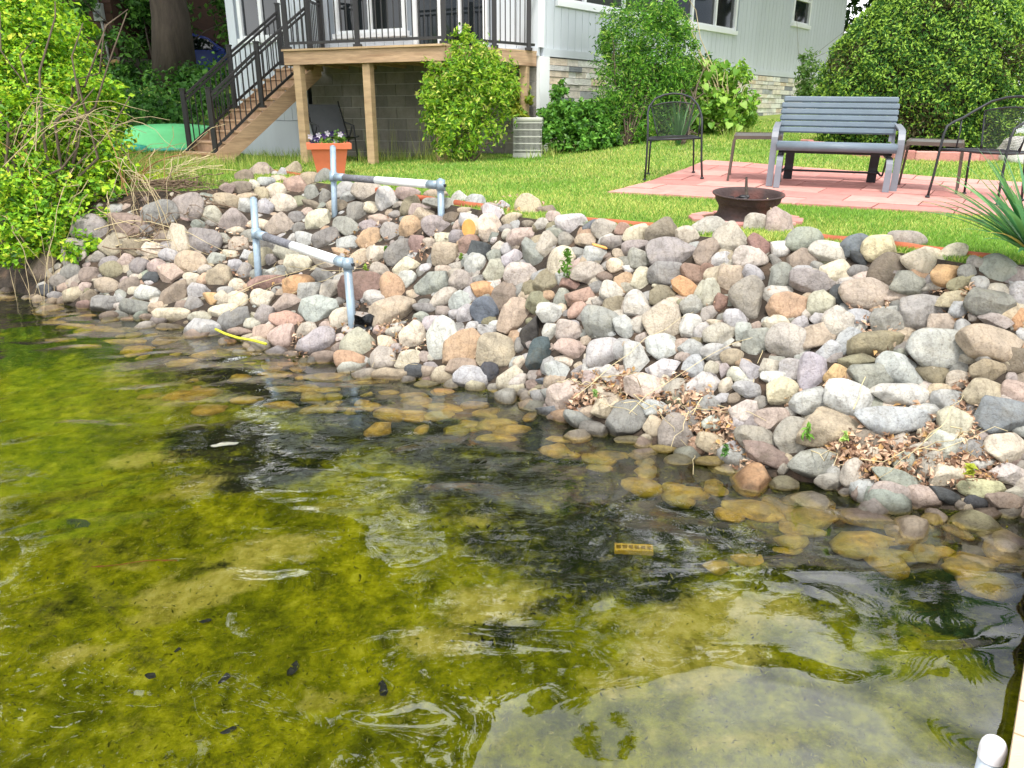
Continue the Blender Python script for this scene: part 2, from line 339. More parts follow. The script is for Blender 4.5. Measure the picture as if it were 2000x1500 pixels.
# =====================================================================  ROCKS
PAL = dict(lg=(190,189,186),wh=(212,209,202),gy=(152,148,142),dg=(84,88,92),bl=(116,126,138),lb=(180,182,186),bs=(138,146,154),tn=(200,180,148),cr=(220,206,176),cy=(230,214,162),bg=(196,186,168),
  pk=(198,174,158),lp=(212,200,186),rd=(172,134,120),sa=(202,160,138),to=(208,168,126),yo=(226,184,112),br=(160,140,122),rb=(160,120,102),dbr=(128,112,94),tp=(174,164,152),mv=(172,160,154),gn=(164,166,154),
  ol=(158,150,114),yl=(196,172,80),yg=(198,196,140),dk=(76,72,70),dt=(84,100,104)); PAL['or'] = (214,156,100)
def rock_material():
    m = bpy.data.materials.new('field_stone'); m.use_nodes = True; nt = m.node_tree; N = nt.nodes.new; L = nt.links.new; b = nt.nodes['Principled BSDF']
    at = N('ShaderNodeAttribute'); at.attribute_name = 'tint'; g = N('ShaderNodeNewGeometry')
    def noise(sc, det=6, rough=.65, dist=0):
        n = N('ShaderNodeTexNoise'); n.inputs['Scale'].default_value = sc; n.inputs['Detail'].default_value = det; n.inputs['Roughness'].default_value = rough; n.inputs['Distortion'].default_value = dist; L(g.outputs['Position'], n.inputs['Vector']); return n.outputs['Fac']
    def ramp(src, stops):
        r = N('ShaderNodeValToRGB'); e = r.color_ramp.elements
        while len(e) < len(stops): e.new(.5)
        for q, (p, c) in zip(e, stops): q.position = p; q.color = tuple(c)+(1,)
        L(src, r.inputs[0]); return r.outputs[0]
    def mul(a, c):
        x = N('ShaderNodeMix'); x.data_type = 'RGBA'; x.blend_type = 'MULTIPLY'; x.inputs[0].default_value = 1; L(a, x.inputs[6]); L(c, x.inputs[7]); return x.outputs[2]
    def mix(f, a, c):
        x = N('ShaderNodeMix'); x.data_type = 'RGBA'; L(f, x.inputs[0]); L(a, x.inputs[6])
        if hasattr(c, 'node'): L(c, x.inputs[7])
        else: x.inputs[7].default_value = tuple(c)+(1,)
        return x.outputs[2]
    col = mul(at.outputs['Color'], ramp(noise(9,7,.7,.4), [(.25,(.56,.56,.57)),(.5,(1,1,1)),(.75,(1.2,1.16,1.08))]))
    col = mul(col, ramp(noise(90,3,.7), [(.34,(.74,.72,.7)),(.46,(1,1,1)),(.66,(1.06,1.06,1.06))]))
    vn = N('ShaderNodeTexWave'); vn.inputs['Scale'].default_value = 5; vn.inputs['Distortion'].default_value = 9; vn.inputs['Detail'].default_value = 4; vn.inputs['Detail Scale'].default_value = 1.6; L(g.outputs['Position'], vn.inputs['Vector'])
    col = mul(col, ramp(vn.outputs['Fac'], [(.0,(.84,.83,.82)),(.18,(1,1,1)),(.9,(1,1,1))]))
    col = mix(ramp(noise(4.2,8,.8,.3), [(.54,(0,0,0)),(.70,(.6,.6,.6))]), col, S(96,88,74))     # dirt and dark lichen
    # below the waterline: an algae coat; at it: a wet band
    sx = N('ShaderNodeSeparateXYZ'); L(g.outputs['Position'], sx.inputs[0])
    nz = N('ShaderNodeMath'); nz.operation = 'MULTIPLY_ADD'; L(noise(5), nz.inputs[0]); nz.inputs[1].default_value = -.05; L(sx.outputs['Z'], nz.inputs[2])
    def rng(a, c, lo=0., hi=1.):
        r = N('ShaderNodeMapRange'); r.inputs[1].default_value = a; r.inputs[2].default_value = c; r.inputs[3].default_value = lo; r.inputs[4].default_value = hi; L(nz.outputs[0], r.inputs[0]); return r.outputs[0]
    wet = rng(.055, .0)
    col = mix(wet, col, mul(col, ramp(wet, [(0,(.40,.37,.33)),(1,(.40,.37,.33))])))
    alg = ramp(noise(16,7,.7), [(.3,S(112,94,12)),(.52,S(192,156,34)),(.75,S(222,194,86))])
    alg = mix(ramp(noise(3,2), [(.4,(0,0,0)),(.6,(.6,.6,.6))]), alg, S(120,128,24))
    col = mix(rng(-.01, -.07, 0, .85), col, alg)
    L(col, b.inputs['Base Color']); L(rng(.03, -.01, .82, .35), b.inputs['Roughness']); b.inputs['Specular IOR Level'].default_value = .35
    n1, n2 = noise(34,8,.72), noise(7,5,.6)
    ad = N('ShaderNodeMath'); ad.operation = 'MULTIPLY_ADD'; L(n2, ad.inputs[0]); ad.inputs[1].default_value = 2.0; L(n1, ad.inputs[2])
    bu = N('ShaderNodeBump'); bu.inputs['Strength'].default_value = .9; bu.inputs['Distance'].default_value = .014; L(ad.outputs[0], bu.inputs['Height']); L(bu.outputs[0], b.inputs['Normal'])
    return m
ROCKM = rock_material()
def ico(sub):
    bm = bmesh.new(); bmesh.ops.create_icosphere(bm, subdivisions=sub, radius=1); bm.verts.index_update()
    V = np.array([v.co[:] for v in bm.verts]); Fs = np.array([[v.index for v in f.verts] for f in bm.faces]); bm.free(); return V, Fs
ICO = {k: ico(k) for k in (2,3,4)}
def unit(v): return v/np.linalg.norm(v, axis=-1, keepdims=True)
def rock_shape(kind, rng, sub=4):
    V, Fs = ICO[sub]; V = V.copy()
    if kind in 'ru':
        p = rng.uniform(2.0, 2.5); npl, dmin, dmax = (9, .72, .95) if rng.uniform() < .45 else (15, .64, .92)
    elif kind == 'a': p = rng.uniform(2.0, 2.6); npl, dmin, dmax = (15, .58, .88)
    else: p = rng.uniform(3.0, 4.2); npl, dmin, dmax = (9, .74, .95)
    V = V/(np.abs(V)**p).sum(1, keepdims=True)**(1/p)
    V[:,:2] *= 1+.13*rng.normal(size=2)*V[:,1:2]*(1 if kind != 'b' else .5)         # egg / wedge taper
    for _ in range(npl):                                                          # broken faces
        n = unit(rng.normal(size=3)); d = rng.uniform(dmin, dmax)
        ex = V@n-d; V -= np.where(ex > 0, ex*(1.0 if kind == 'a' else .93), 0)[:,None]*n
    amp = .05 if kind in 'ru' else .045
    for f, a in ((1.6,amp),(3.2,amp*.5),(6.5,amp*.22),(12,amp*.12)):
        for _ in range(3):
            k = unit(rng.normal(size=3))*f; V *= 1+(a*np.sin(V@k+rng.uniform(0,6.28)))[:,None]
    V -= (V.max(0)+V.min(0))/2
    return V/((V.max(0)-V.min(0))/2), Fs
RGT = np.array([1.,0,0]); FWD = np.array([0,CP,-SP]); UPV = np.array([0,SP,CP])
ROCKS = [
(1.666,3.738,0.24,0.302,0.205,-5,'tn','a','large tan angular rock below the round golden rock, below and left of a whitish one'),
(2.271,3.954,0.614,0.297,0.192,8,'lg','b','large pale gray blocky rock right of the round golden rock, below a mauve one'),
(1.192,3.357,-0.08,0.303,0.158,25,'yl','u','large yellow-green submerged rock right of the perforated yellow block, below a sunken orange one'),
(1.966,3.677,0.306,0.349,0.137,3,'lb','r','large pale bluish gray long rounded rock below and right of the round golden rock'),
(2.473,3.805,0.686,0.291,0.16,15,'tn','r','large tan rounded rock right of the striped gray slab, below a taupe one'),
(1.242,3.606,-0.012,0.203,0.233,20,'or','u','large orange submerged rock above and right of the perforated yellow block, below a taupe one'),
(1.683,3.243,-0.033,0.269,0.134,20,'br','u','large brown submerged rock below the dead leaves by the right shore, below a beige one'),
(1.795,3.824,0.375,0.261,0.169,30,'wh','r','large whitish rounded rock below and right of the round golden rock, below an olive one'),
(2.453,3.555,0.377,0.23,0.163,10,'bs','a','large blue-gray angular rock below and right of the striped gray slab, above a cream one'),
(0.944,4.67,0.567,0.231,0.257,15,'cr','r','large cream rounded rock below and right of the feathery weed, above a whitish one'),
(1.585,3.638,0.08,0.272,0.149,-5,'gn','r','large greenish gray rounded rock below the round golden rock, below a tan one'),
(2.045,4.367,0.818,0.261,0.178,25,'pk','r','medium pinkish rounded rock above the round golden rock, above a pale gray one'),
(-0.508,5.472,0.222,0.235,0.318,12,'wh','a','medium whitish angular rock left of the brown rounded rock, left of an orange-tan one'),
(1.598,4.26,0.559,0.236,0.189,20,'lp','r','medium pale pink rounded rock right of the long cream boulder, above a pale gray one'),
(2.285,4.143,0.764,0.232,0.176,10,'mv','b','medium mauve blocky rock above the striped gray slab, above and left of a pinkish one'),
(1.063,5.109,0.929,0.293,0.191,5,'mv','r','medium mauve rounded rock above the long cream boulder, above a greenish gray one'),
(1.457,4.574,0.733,0.187,0.249,-30,'tp','r','medium taupe rounded rock right of the long cream boulder, left of an orange-tan one'),
(2.004,4.079,0.6,0.26,0.147,5,'ol','b','medium olive blocky rock left of the striped gray slab, right of a pale gray one'),
(2.251,3.601,0.314,0.202,0.156,15,'cr','r','medium cream rounded rock below the striped gray slab, above and right of a whitish one'),
(0.958,4.043,0.082,0.21,0.187,25,'tp','r','medium taupe rounded rock below the long cream boulder, above a sunken olive one'),
(-0.941,5.926,0.319,0.333,0.227,-15,'tn','r','medium tan rounded rock above and left of the brown rounded rock, below an orange-tan one'),
(0.587,4.851,0.512,0.267,0.187,25,'gn','r','medium greenish gray rounded rock left of the long cream boulder, above a pale gray one'),
(0.683,4.249,0.1,0.226,0.183,-15,'gy','r','medium mid gray rounded rock below the long cream boulder, left of a pale gray one'),
(2.531,3.964,0.86,0.242,0.134,15,'gy','a','medium mid gray angular rock below the spiky plant, above a taupe one'),
(-0.095,5.229,0.224,0.269,0.218,5,'tn','b','medium tan blocky rock right of the brown rounded rock, right of an orange-tan one'),
(2.049,3.797,0.408,0.27,0.119,5,'wh','a','medium whitish long angular rock right of the round golden rock, below a pale gray one'),
(-0.358,5.366,0.206,0.283,0.216,-10,'to','r','medium orange-tan rounded rock below and left of the round blue stone, above a brown one'),
(2.095,3.905,0.503,0.247,0.132,25,'lg','a','medium pale gray angular rock right of the round golden rock, above a whitish one'),
(2.429,3.454,0.25,0.181,0.151,10,'cr','r','medium cream rounded rock below and right of the striped gray slab, above a whitish one'),
(1.492,3.789,0.172,0.165,0.197,15,'tp','a','medium taupe angular rock left of the dead leaves by the right shore'),
(0.357,4.57,0.118,0.258,0.175,-17,'pk','a','medium pinkish angular rock left of the leaf litter by the shore, below a pinkish one'),
(2.183,4.434,0.93,0.179,0.209,15,'dbr','r','medium dark brown rounded rock below and right of the glider bench, above a pinkish one'),
(2.347,4.365,1.015,0.21,0.169,35,'cr','r','medium cream rounded rock left of the spiky plant, below and right of a taupe one'),
(1.939,3.909,0.461,0.22,0.143,0,'gn','r','medium greenish gray rounded rock right of the round golden rock, below an olive one'),
(-1.289,6.435,0.415,0.34,0.226,-10,'rd','r','medium reddish rounded rock below and right of the front pipe handrail, above a taupe one'),
(1.853,3.362,0.034,0.195,0.13,15,'tp','r','medium taupe rounded rock below and right of the dead leaves by the right shore'),
(1.364,3.187,-0.091,0.194,0.121,10,'yo','u','medium golden submerged rock right of the perforated yellow block, below a sunken olive one'),
(2.291,3.501,0.218,0.178,0.145,15,'gy','r','medium mid gray rounded rock below the striped gray slab, right of a whitish one'),
(2.294,4.295,0.887,0.261,0.128,15,'gn','a','medium greenish gray long angular rock above the striped gray slab, below a cream one'),
(-5.113,8.489,0.543,0.389,0.318,24,'tn','a','medium tan angular rock above and left of the leafy overhanging shrub, above a brown one'),
(-4.959,8.134,0.293,0.355,0.327,19,'br','r','medium brown rounded rock left of the leafy overhanging shrub, below a tan one'),
(0.795,4.354,0.25,0.24,0.154,20,'cr','a','medium cream angular rock right of the leaf litter by the shore, below a whitish one'),
(-4.46,8.26,0.642,0.395,0.291,15,'mv','r','medium mauve rounded rock left of the brush pile, above and right of a taupe one'),
(1.666,3.09,-0.073,0.226,0.095,10,'or','u','medium orange submerged rock below the dead leaves by the right shore, below a taupe one'),
(-1.631,6.315,0.248,0.319,0.224,5,'lg','a','medium pale gray angular rock below the front pipe handrail, below a pale gray one'),
(1.64,3.901,0.329,0.222,0.133,-10,'lg','r','medium pale gray rounded rock below and left of the round golden rock'),
(-3.711,8.239,0.774,0.372,0.297,-18,'gy','r','medium mid gray rounded rock left of the brush pile, left of a taupe one'),
(2.411,3.682,0.473,0.204,0.125,-8,'tn','r','medium tan rounded rock below and right of the striped gray slab, below an olive one'),
(1.645,4.466,0.727,0.219,0.158,-15,'to','b','medium orange-tan blocky rock right of the long cream boulder, below a greenish gray one'),
(2.165,3.422,0.121,0.194,0.122,1,'cr','a','medium cream angular rock below the striped gray slab, above a dark gray one'),
(1.428,5.036,1.035,0.207,0.2,25,'bg','r','medium beige rounded rock below and left of the wheel-rim fire pit, above a tan one'),
(1.907,3.423,0.093,0.243,0.096,15,'gn','a','medium greenish gray long angular rock below and right of the round golden rock'),
(0.015,5.4,0.42,0.192,0.259,40,'tn','a','medium tan angular rock above and left of the charcoal-faced rock, below a brown one'),
(1.866,4.254,0.677,0.17,0.181,-5,'lp','r','medium pale pink rounded rock above the round golden rock, left of a pale gray one'),
(-1.364,5.321,-0.055,0.316,0.16,0,'tn','u','medium tan submerged rock below and right of the yellow rope, below a brown one'),
(2.63,4.124,1.014,0.178,0.154,-15,'gn','a','medium greenish gray angular rock below the spiky plant, above a mid gray one'),
(1.801,4.552,0.851,0.246,0.135,12,'mv','a','medium mauve angular rock below the glider bench, above a beige one'),
(1.854,5.386,1.066,0.185,0.234,10,'pk','r','medium pinkish rounded rock below and left of the glider bench, right of a beige one'),
(-4.563,8.054,0.437,0.352,0.281,2,'tp','r','medium taupe rounded rock above and right of the leafy overhanging shrub'),
(1.416,3.382,-0.043,0.228,0.096,0,'ol','u','medium olive submerged rock below the round golden rock, above a sunken golden one'),
(1.88,3.177,-0.022,0.163,0.12,10,'br','u','medium brown submerged rock below and right of the round golden rock, below a pinkish one'),
(2.172,3.531,0.232,0.154,0.144,40,'wh','a','medium whitish angular rock below the striped gray slab, right of a beige one'),
(0.585,4.669,0.373,0.202,0.176,0,'lg','b','medium pale gray blocky rock above the leaf litter by the shore, above a whitish one'),
(1.669,4.038,0.447,0.136,0.199,5,'lg','b','medium pale gray blocky rock left of the round golden rock, left of a golden one'),
(-1.186,5.699,0.132,0.245,0.214,20,'bg','r','medium beige rounded rock left of the brown rounded rock, above an orange-tan one'),
(-4.057,8.209,0.692,0.37,0.265,26,'br','a','medium brown angular rock left of the brush pile, above and right of a tan one'),
(2.005,3.352,0.023,0.161,0.13,10,'pk','r','medium pinkish rounded rock below and right of the round golden rock, below a beige one'),
(-1.559,5.885,0.086,0.294,0.188,-20,'lg','r','medium pale gray rounded rock right of the yellow rope, above a brown one'),
(-3.463,8.346,0.846,0.341,0.29,-29,'tp','r','medium taupe rounded rock above and right of the brush pile, left of a beige one'),
(2.105,4.172,0.698,0.184,0.143,25,'gn','a','medium greenish gray angular rock above and left of the striped gray slab'),
(1.355,3.742,0.091,0.229,0.104,20,'br','a','medium brown long angular rock left of the dead leaves by the right shore'),
(1.362,5.295,1.065,0.238,0.161,5,'bg','r','medium beige rounded rock below and left of the wheel-rim fire pit, above a brown one'),
(1.502,4.012,0.342,0.171,0.148,-25,'cr','a','medium cream angular rock left of the round golden rock, below a whitish one'),
(-0.46,4.741,-0.08,0.292,0.123,10,'or','u','medium orange submerged rock below the brown rounded rock, below a sunken orange one'),
(1.96,4.698,1.005,0.244,0.125,20,'lp','r','medium pale pink long rounded rock below the glider bench, above a cream one'),
(0.201,4.97,0.266,0.173,0.215,25,'dt','a','medium dark teal angular rock below and right of the charcoal-faced rock, below a whitish one'),
(-0.642,6.091,0.506,0.264,0.198,-5,'gn','a','medium greenish gray angular rock above and left of the round blue stone'),
(0.367,5.487,0.805,0.198,0.206,0,'cr','r','medium cream rounded rock right of the black rock, below and right of a beige one'),
(1.32,3.828,0.149,0.2,0.116,5,'tp','a','medium taupe angular rock below and left of the round golden rock'),
(1.578,2.989,-0.117,0.193,0.081,15,'ol','u','medium olive submerged rock above and left of the dock corner, below a sunken brown one'),
(-0.198,5.575,0.414,0.206,0.206,20,'bl','a','medium slate blue angular rock above and left of the charcoal-faced rock, below an orange one'),
(2.191,4.593,1.047,0.183,0.147,5,'cy','r','medium pale yellow rounded rock below and right of the glider bench, above a pinkish one'),
(1.716,2.946,-0.09,0.173,0.085,10,'br','u','medium brown submerged rock below the dead leaves by the right shore, below a taupe one'),
(-3.168,7.93,0.563,0.326,0.242,8,'gy','b','medium mid gray blocky rock below and right of the brush pile, below a beige one'),
(0.076,5.673,0.68,0.244,0.168,-10,'lp','r','medium pale pink rounded rock left of the feathery weed, left of an olive one'),
(-2.683,6.461,0.02,0.285,0.196,10,'lg','a','medium pale gray angular rock left of the yellow rope, left of a mid gray one'),
(2.444,3.739,0.557,0.176,0.109,10,'ol','r','medium olive rounded rock below and right of the striped gray slab, above a tan one'),
(-0.978,6.221,0.435,0.177,0.278,-20,'to','r','medium orange-tan rounded rock left of the round blue stone, above a tan one'),
(1.835,4.857,1.055,0.2,0.142,10,'gn','r','medium greenish gray rounded rock below and left of the glider bench, above a brown one'),
(1.12,4.214,0.319,0.185,0.131,-25,'wh','a','medium whitish angular rock below and right of the long cream boulder'),
(1.513,4.858,0.939,0.201,0.143,10,'lp','r','medium pale pink rounded rock below the wheel-rim fire pit, below a beige one'),
(-0.046,5.602,0.525,0.183,0.213,20,'br','a','medium brown angular rock above and right of the round blue stone, above a tan one'),
(-0.281,5.119,0.054,0.231,0.151,15,'lb','r','medium pale bluish gray rounded rock below the brown rounded rock, above a sunken brown one'),
(2.283,3.346,0.093,0.208,0.079,3,'yg','b','medium moss-tinged long blocky rock below the striped gray slab, above a sunken brown one'),
(0.169,5.741,0.809,0.146,0.268,-38,'gn','r','medium greenish gray long rounded rock left of the feathery weed, left of a cream one'),
(2.423,4.741,1.061,0.208,0.126,10,'tp','r','medium taupe rounded rock below and right of the glider bench, above a greenish gray one'),
(-1.214,5.524,0.03,0.255,0.155,20,'to','r','medium orange-tan rounded rock left of the brown rounded rock, below a beige one'),
(-1.878,6.026,0.063,0.184,0.25,0,'pk','a','medium pinkish angular rock right of the yellow rope, right of a pinkish one'),
(-0.175,6.314,0.915,0.183,0.25,-35,'cr','r','medium cream rounded rock right of the sawn log end, below a whitish one'),
(-1.562,4.869,-0.176,0.245,0.131,0,'yl','u','medium yellow-green submerged rock below and right of the yellow rope, below a sunken olive one'),
(1.007,4.989,0.815,0.208,0.141,3,'gn','b','medium greenish gray blocky rock above the long cream boulder, below a mauve one'),
(1.437,4.318,0.542,0.144,0.162,10,'gn','r','medium greenish gray rounded rock left of the round golden rock, right of a beige one'),
(1.252,4.443,0.557,0.19,0.129,-5,'bg','a','medium beige angular rock right of the long cream boulder, above a pale gray one'),
(2.574,3.746,0.616,0.147,0.121,10,'dbr','r','medium dark brown rounded rock right of the striped gray slab, above a pinkish one'),
(1.943,4.566,0.908,0.166,0.147,20,'cr','r','medium cream rounded rock below the glider bench, below a pale pink one'),
(0.77,4.54,0.379,0.146,0.178,3,'wh','b','medium whitish blocky rock below and left of the long cream boulder, above a cream one'),
(-0.753,5.613,0.214,0.179,0.217,-10,'cr','r','medium cream rounded rock left of the brown rounded rock, above a cream one'),
(0.562,3.966,-0.051,0.186,0.116,0,'ol','u','medium olive submerged rock below the leaf litter by the shore, below a mid gray one'),
(0.538,5.264,0.768,0.234,0.135,10,'bg','r','medium beige rounded rock below and right of the feathery weed, below a pale gray one'),
(2.107,4.678,1.058,0.205,0.118,-10,'bl','r','medium slate blue rounded rock below and right of the glider bench, above a pinkish one'),
(0.816,4.867,0.645,0.166,0.166,0,'lp','a','medium pale pink angular rock below and right of the feathery weed, below a cream one'),
(-0.343,4.406,-0.139,0.16,0.16,0,'ol','u','medium olive submerged rock below the brown rounded rock, below a sunken orange one'),
(1.882,4.139,0.6,0.149,0.138,-20,'lg','a','medium pale gray angular rock above the round golden rock, left of an olive one'),
(1.648,4.668,0.859,0.17,0.145,-30,'gn','a','medium greenish gray angular rock below and left of the glider bench, above an orange-tan one'),
(2.409,4.199,0.959,0.175,0.113,10,'yo','a','medium golden angular rock below and left of the spiky plant, below a cream one'),
(-0.093,4.282,-0.141,0.237,0.101,0,'yl','u','medium yellow-green submerged rock below the brown rounded rock, below a sunken olive one'),
(1.733,4.22,0.607,0.169,0.123,-20,'tn','b','medium tan blocky rock above and left of the round golden rock, below a beige one'),
(2.42,3.371,0.152,0.169,0.089,20,'wh','a','medium whitish angular rock below and right of the striped gray slab, below a cream one'),
(2.358,3.289,0.045,0.167,0.088,10,'br','a','medium brown angular rock below and right of the striped gray slab, below a whitish one'),
(2.255,3.72,0.408,0.169,0.101,0,'lg','a','medium pale gray angular rock below the striped gray slab, above a cream one'),
(1.398,3.563,-0.001,0.158,0.106,0,'ol','u','medium olive submerged rock left of the dead leaves by the right shore'),
(1.269,5.008,0.946,0.174,0.154,-35,'br','a','medium brown angular rock below and left of the wheel-rim fire pit, below a beige one'),
(1.417,3.902,0.233,0.168,0.112,5,'pk','a','medium pinkish angular rock below and left of the round golden rock, above a brown one'),
(0.136,6.498,1.066,0.196,0.221,-30,'tn','r','medium tan rounded rock right of the sawn log end, above a pinkish one'),
(-2.989,8.346,0.695,0.253,0.286,20,'mv','a','medium mauve angular rock right of the brush pile, below and right of a tan one'),
(2.494,4.354,1.04,0.167,0.121,-19,'cr','a','medium cream angular rock left of the spiky plant, above a golden one'),
(0.921,4.542,0.451,0.164,0.145,-10,'wh','b','medium whitish blocky rock below the long cream boulder, above a whitish one'),
(-2.478,8.357,0.672,0.286,0.253,20,'pk','r','medium pinkish rounded rock above and left of the front pipe handrail, below a cream one'),
(-3.406,7.906,0.598,0.231,0.283,0,'cr','b','medium cream blocky rock below the brush pile, left of a mid gray one'),
(1.29,3.971,0.242,0.153,0.125,0,'lp','a','medium pale pink angular rock left of the round golden rock, left of a pinkish one'),
(1.375,4.764,0.827,0.141,0.173,0,'tn','r','medium tan rounded rock below the wheel-rim fire pit, right of a tan one'),
(-3.225,7.156,0.191,0.301,0.185,-20,'br','a','medium brown angular rock above and left of the yellow rope, below a pinkish one'),
(-0.544,6.372,0.696,0.213,0.196,5,'tn','b','medium tan blocky rock left of the black rock, below and left of a reddish one'),
(-4.106,7.981,0.513,0.285,0.227,-20,'tn','a','medium tan angular rock right of the leafy overhanging shrub, above an olive one'),
(0.438,4.354,0.024,0.238,0.094,25,'gy','a','medium mid gray long angular rock below and left of the leaf litter by the shore'),
(1.721,3.499,0.095,0.113,0.134,30,'bg','r','medium beige rounded rock below the round golden rock, right of a taupe one'),
(-3.196,7.601,0.412,0.275,0.214,5,'tn','r','medium tan rounded rock below the brush pile, above and right of a pinkish one'),
(0.584,4.351,0.119,0.186,0.118,-10,'tn','a','medium tan angular rock below the leaf litter by the shore, below a whitish one'),
(-0.985,6.709,0.647,0.242,0.188,-40,'gy','b','medium mid gray blocky rock left of the sawn log end, right of a cream one'),
(1.052,2.977,-0.18,0.139,0.087,0,'yl','u','medium yellow-green submerged rock right of the perforated yellow block, left of a sunken olive one'),
(2.352,4.034,0.735,0.166,0.105,-5,'pk','a','medium pinkish angular rock above and right of the striped gray slab, below a tan one'),
(0.987,4.275,0.265,0.168,0.123,4,'tp','r','medium taupe rounded rock below the long cream boulder, below and right of a whitish one'),
(0.395,4.813,0.357,0.221,0.114,15,'pk','a','medium pinkish long angular rock below and right of the charcoal-faced rock, below a beige one'),
(-2.451,6.539,0.101,0.296,0.153,-25,'gy','r','medium mid gray long rounded rock above the yellow rope, right of a pale gray one'),
(1.829,3.638,0.225,0.146,0.106,-6,'br','r','medium brown rounded rock above the dead leaves by the right shore, above a beige one'),
(0.25,5.45,0.672,0.177,0.169,0,'ol','r','medium olive rounded rock below and left of the feathery weed, above an olive one'),
(-2.019,8.119,0.746,0.256,0.246,0,'cr','a','medium cream angular rock above the front pipe handrail, left of a greenish gray one'),
(1.018,5.314,1.041,0.204,0.133,-30,'br','b','medium brown blocky rock left of the wheel-rim fire pit, right of a cream one'),
(1.809,4.412,0.759,0.15,0.132,-5,'bg','r','medium beige rounded rock above the round golden rock, below a mauve one'),
(1.898,4.015,0.52,0.191,0.09,-5,'ol','a','medium olive long angular rock left of the striped gray slab, above a whitish one'),
(1.979,3.506,0.148,0.125,0.115,-5,'gn','r','medium greenish gray rounded rock right of the dead leaves by the right shore'),
(0.136,5.184,0.365,0.129,0.215,25,'dk','a','medium charcoal angular rock below and right of the round blue stone, below an olive one'),
(0.433,5.778,1.043,0.205,0.152,20,'wh','r','medium whitish rounded rock above the feathery weed, above and right of a greenish gray one'),
(-0.007,5.017,0.081,0.191,0.141,-20,'cr','r','medium cream rounded rock below and left of the charcoal-faced rock, above a sunken olive one'),
(0.283,5.167,0.501,0.212,0.127,15,'wh','a','medium whitish angular rock above and right of the charcoal-faced rock, below an olive one'),
(-1.921,6.832,0.348,0.259,0.176,-15,'or','r','medium orange rounded rock below the front pipe handrail, above and right of a pinkish one'),
(0.307,4.755,0.221,0.187,0.127,25,'lg','a','medium pale gray angular rock below and right of the charcoal-faced rock, above a pinkish one'),
(-2.248,6.773,0.23,0.212,0.212,-20,'cr','a','medium cream angular rock above and right of the yellow rope, above a mauve one'),
(1.788,4.724,0.95,0.152,0.139,0,'br','r','medium brown rounded rock below and left of the glider bench, below a greenish gray one'),
(0.493,4.273,0.011,0.173,0.116,20,'gy','u','medium mid gray submerged rock below and left of the leaf litter by the shore'),
(1.227,4.734,0.742,0.135,0.161,-10,'bg','r','medium beige rounded rock above and right of the long cream boulder, below a tan one'),
(-2.806,7.335,0.322,0.237,0.217,30,'tn','r','medium tan rounded rock above the yellow rope, above a cream one'),
(0.203,5.327,0.536,0.182,0.152,10,'ol','r','medium olive rounded rock above the charcoal-faced rock, above and left of a whitish one'),
(0.924,3.87,-0.014,0.159,0.106,0,'ol','u','medium olive submerged rock above and right of the perforated yellow block, below a taupe one'),
(2.07,3.476,0.157,0.102,0.133,10,'bg','a','medium beige angular rock below and right of the round golden rock, below a beige one'),
(-0.077,4.489,-0.097,0.208,0.105,0,'ol','u','medium olive submerged rock below and right of the brown rounded rock, below a cream one'),
(-3.343,6.333,-0.121,0.309,0.13,-5,'br','u','medium brown submerged rock below and right of the left end of the shoreline'),
(-0.668,6.847,0.867,0.244,0.172,15,'mv','r','medium mauve rounded rock left of the sawn log end, right of an orange-tan one'),
(0.395,4.933,0.441,0.184,0.129,10,'bg','b','medium beige blocky rock right of the charcoal-faced rock, above a pinkish one'),
(-0.879,5.294,0.01,0.253,0.112,-5,'tn','r','medium tan long rounded rock left of the brown rounded rock, right of an orange-tan one'),
(-1.904,6.304,0.162,0.26,0.147,20,'sa','r','medium salmon rounded rock right of the yellow rope, below a pinkish one'),
(0.922,4.413,0.354,0.186,0.105,-20,'wh','a','medium whitish angular rock below the long cream boulder, below a whitish one'),
(0.267,5.741,0.889,0.168,0.175,-20,'bg','a','medium beige angular rock above and left of the feathery weed, right of a pinkish one'),
(1.727,5.483,1.06,0.166,0.159,0,'bg','r','medium beige rounded rock left of the glider bench, above a red-brown one'),
(-0.964,5.478,0.077,0.168,0.176,0,'bg','a','medium beige angular rock left of the brown rounded rock, left of a cream one'),
(-1.242,7.872,0.991,0.216,0.246,10,'wh','r','medium whitish rounded rock below the rear pipe handrail, below and right of a beige one'),
(2.405,4.094,0.857,0.2,0.078,-12,'tn','a','medium tan long angular rock above the striped gray slab, below a golden one'),
(0.975,4.847,0.697,0.165,0.132,0,'ol','r','medium olive rounded rock above the long cream boulder, below and left of an orange one'),
(2.143,3.698,0.354,0.164,0.085,20,'lg','a','medium pale gray long angular rock below the striped gray slab, above a beige one'),
(1.051,3.561,-0.062,0.117,0.119,0,'yl','u','medium yellow-green submerged rock above and right of the perforated yellow block, below a tan one'),
(1.967,3.591,0.212,0.13,0.103,-12,'tp','a','medium taupe angular rock above and right of the dead leaves by the right shore'),
(-1.824,4.969,-0.182,0.214,0.116,0,'ol','u','medium olive submerged rock below the yellow rope, left of a sunken yellow-green one'),
(1.109,3.914,0.075,0.154,0.102,20,'tn','r','medium tan rounded rock below and right of the leaf litter by the shore'),
(-0.126,5.872,0.656,0.174,0.174,-5,'bg','r','medium beige rounded rock below and right of the black rock, right of a beige one'),
(2.528,3.63,0.481,0.113,0.113,10,'pk','a','small pinkish angular rock below and right of the striped gray slab'),
(-1.388,6.094,0.225,0.201,0.167,-40,'cr','r','small cream rounded rock below and right of the front pipe handrail, below a beige one'),
(-3.122,6.852,0.058,0.3,0.141,0,'cr','r','small cream long rounded rock left of the yellow rope, below a brown one'),
(1.64,3.534,0.037,0.167,0.078,-5,'tp','r','small taupe long rounded rock below the round golden rock, left of a beige one'),
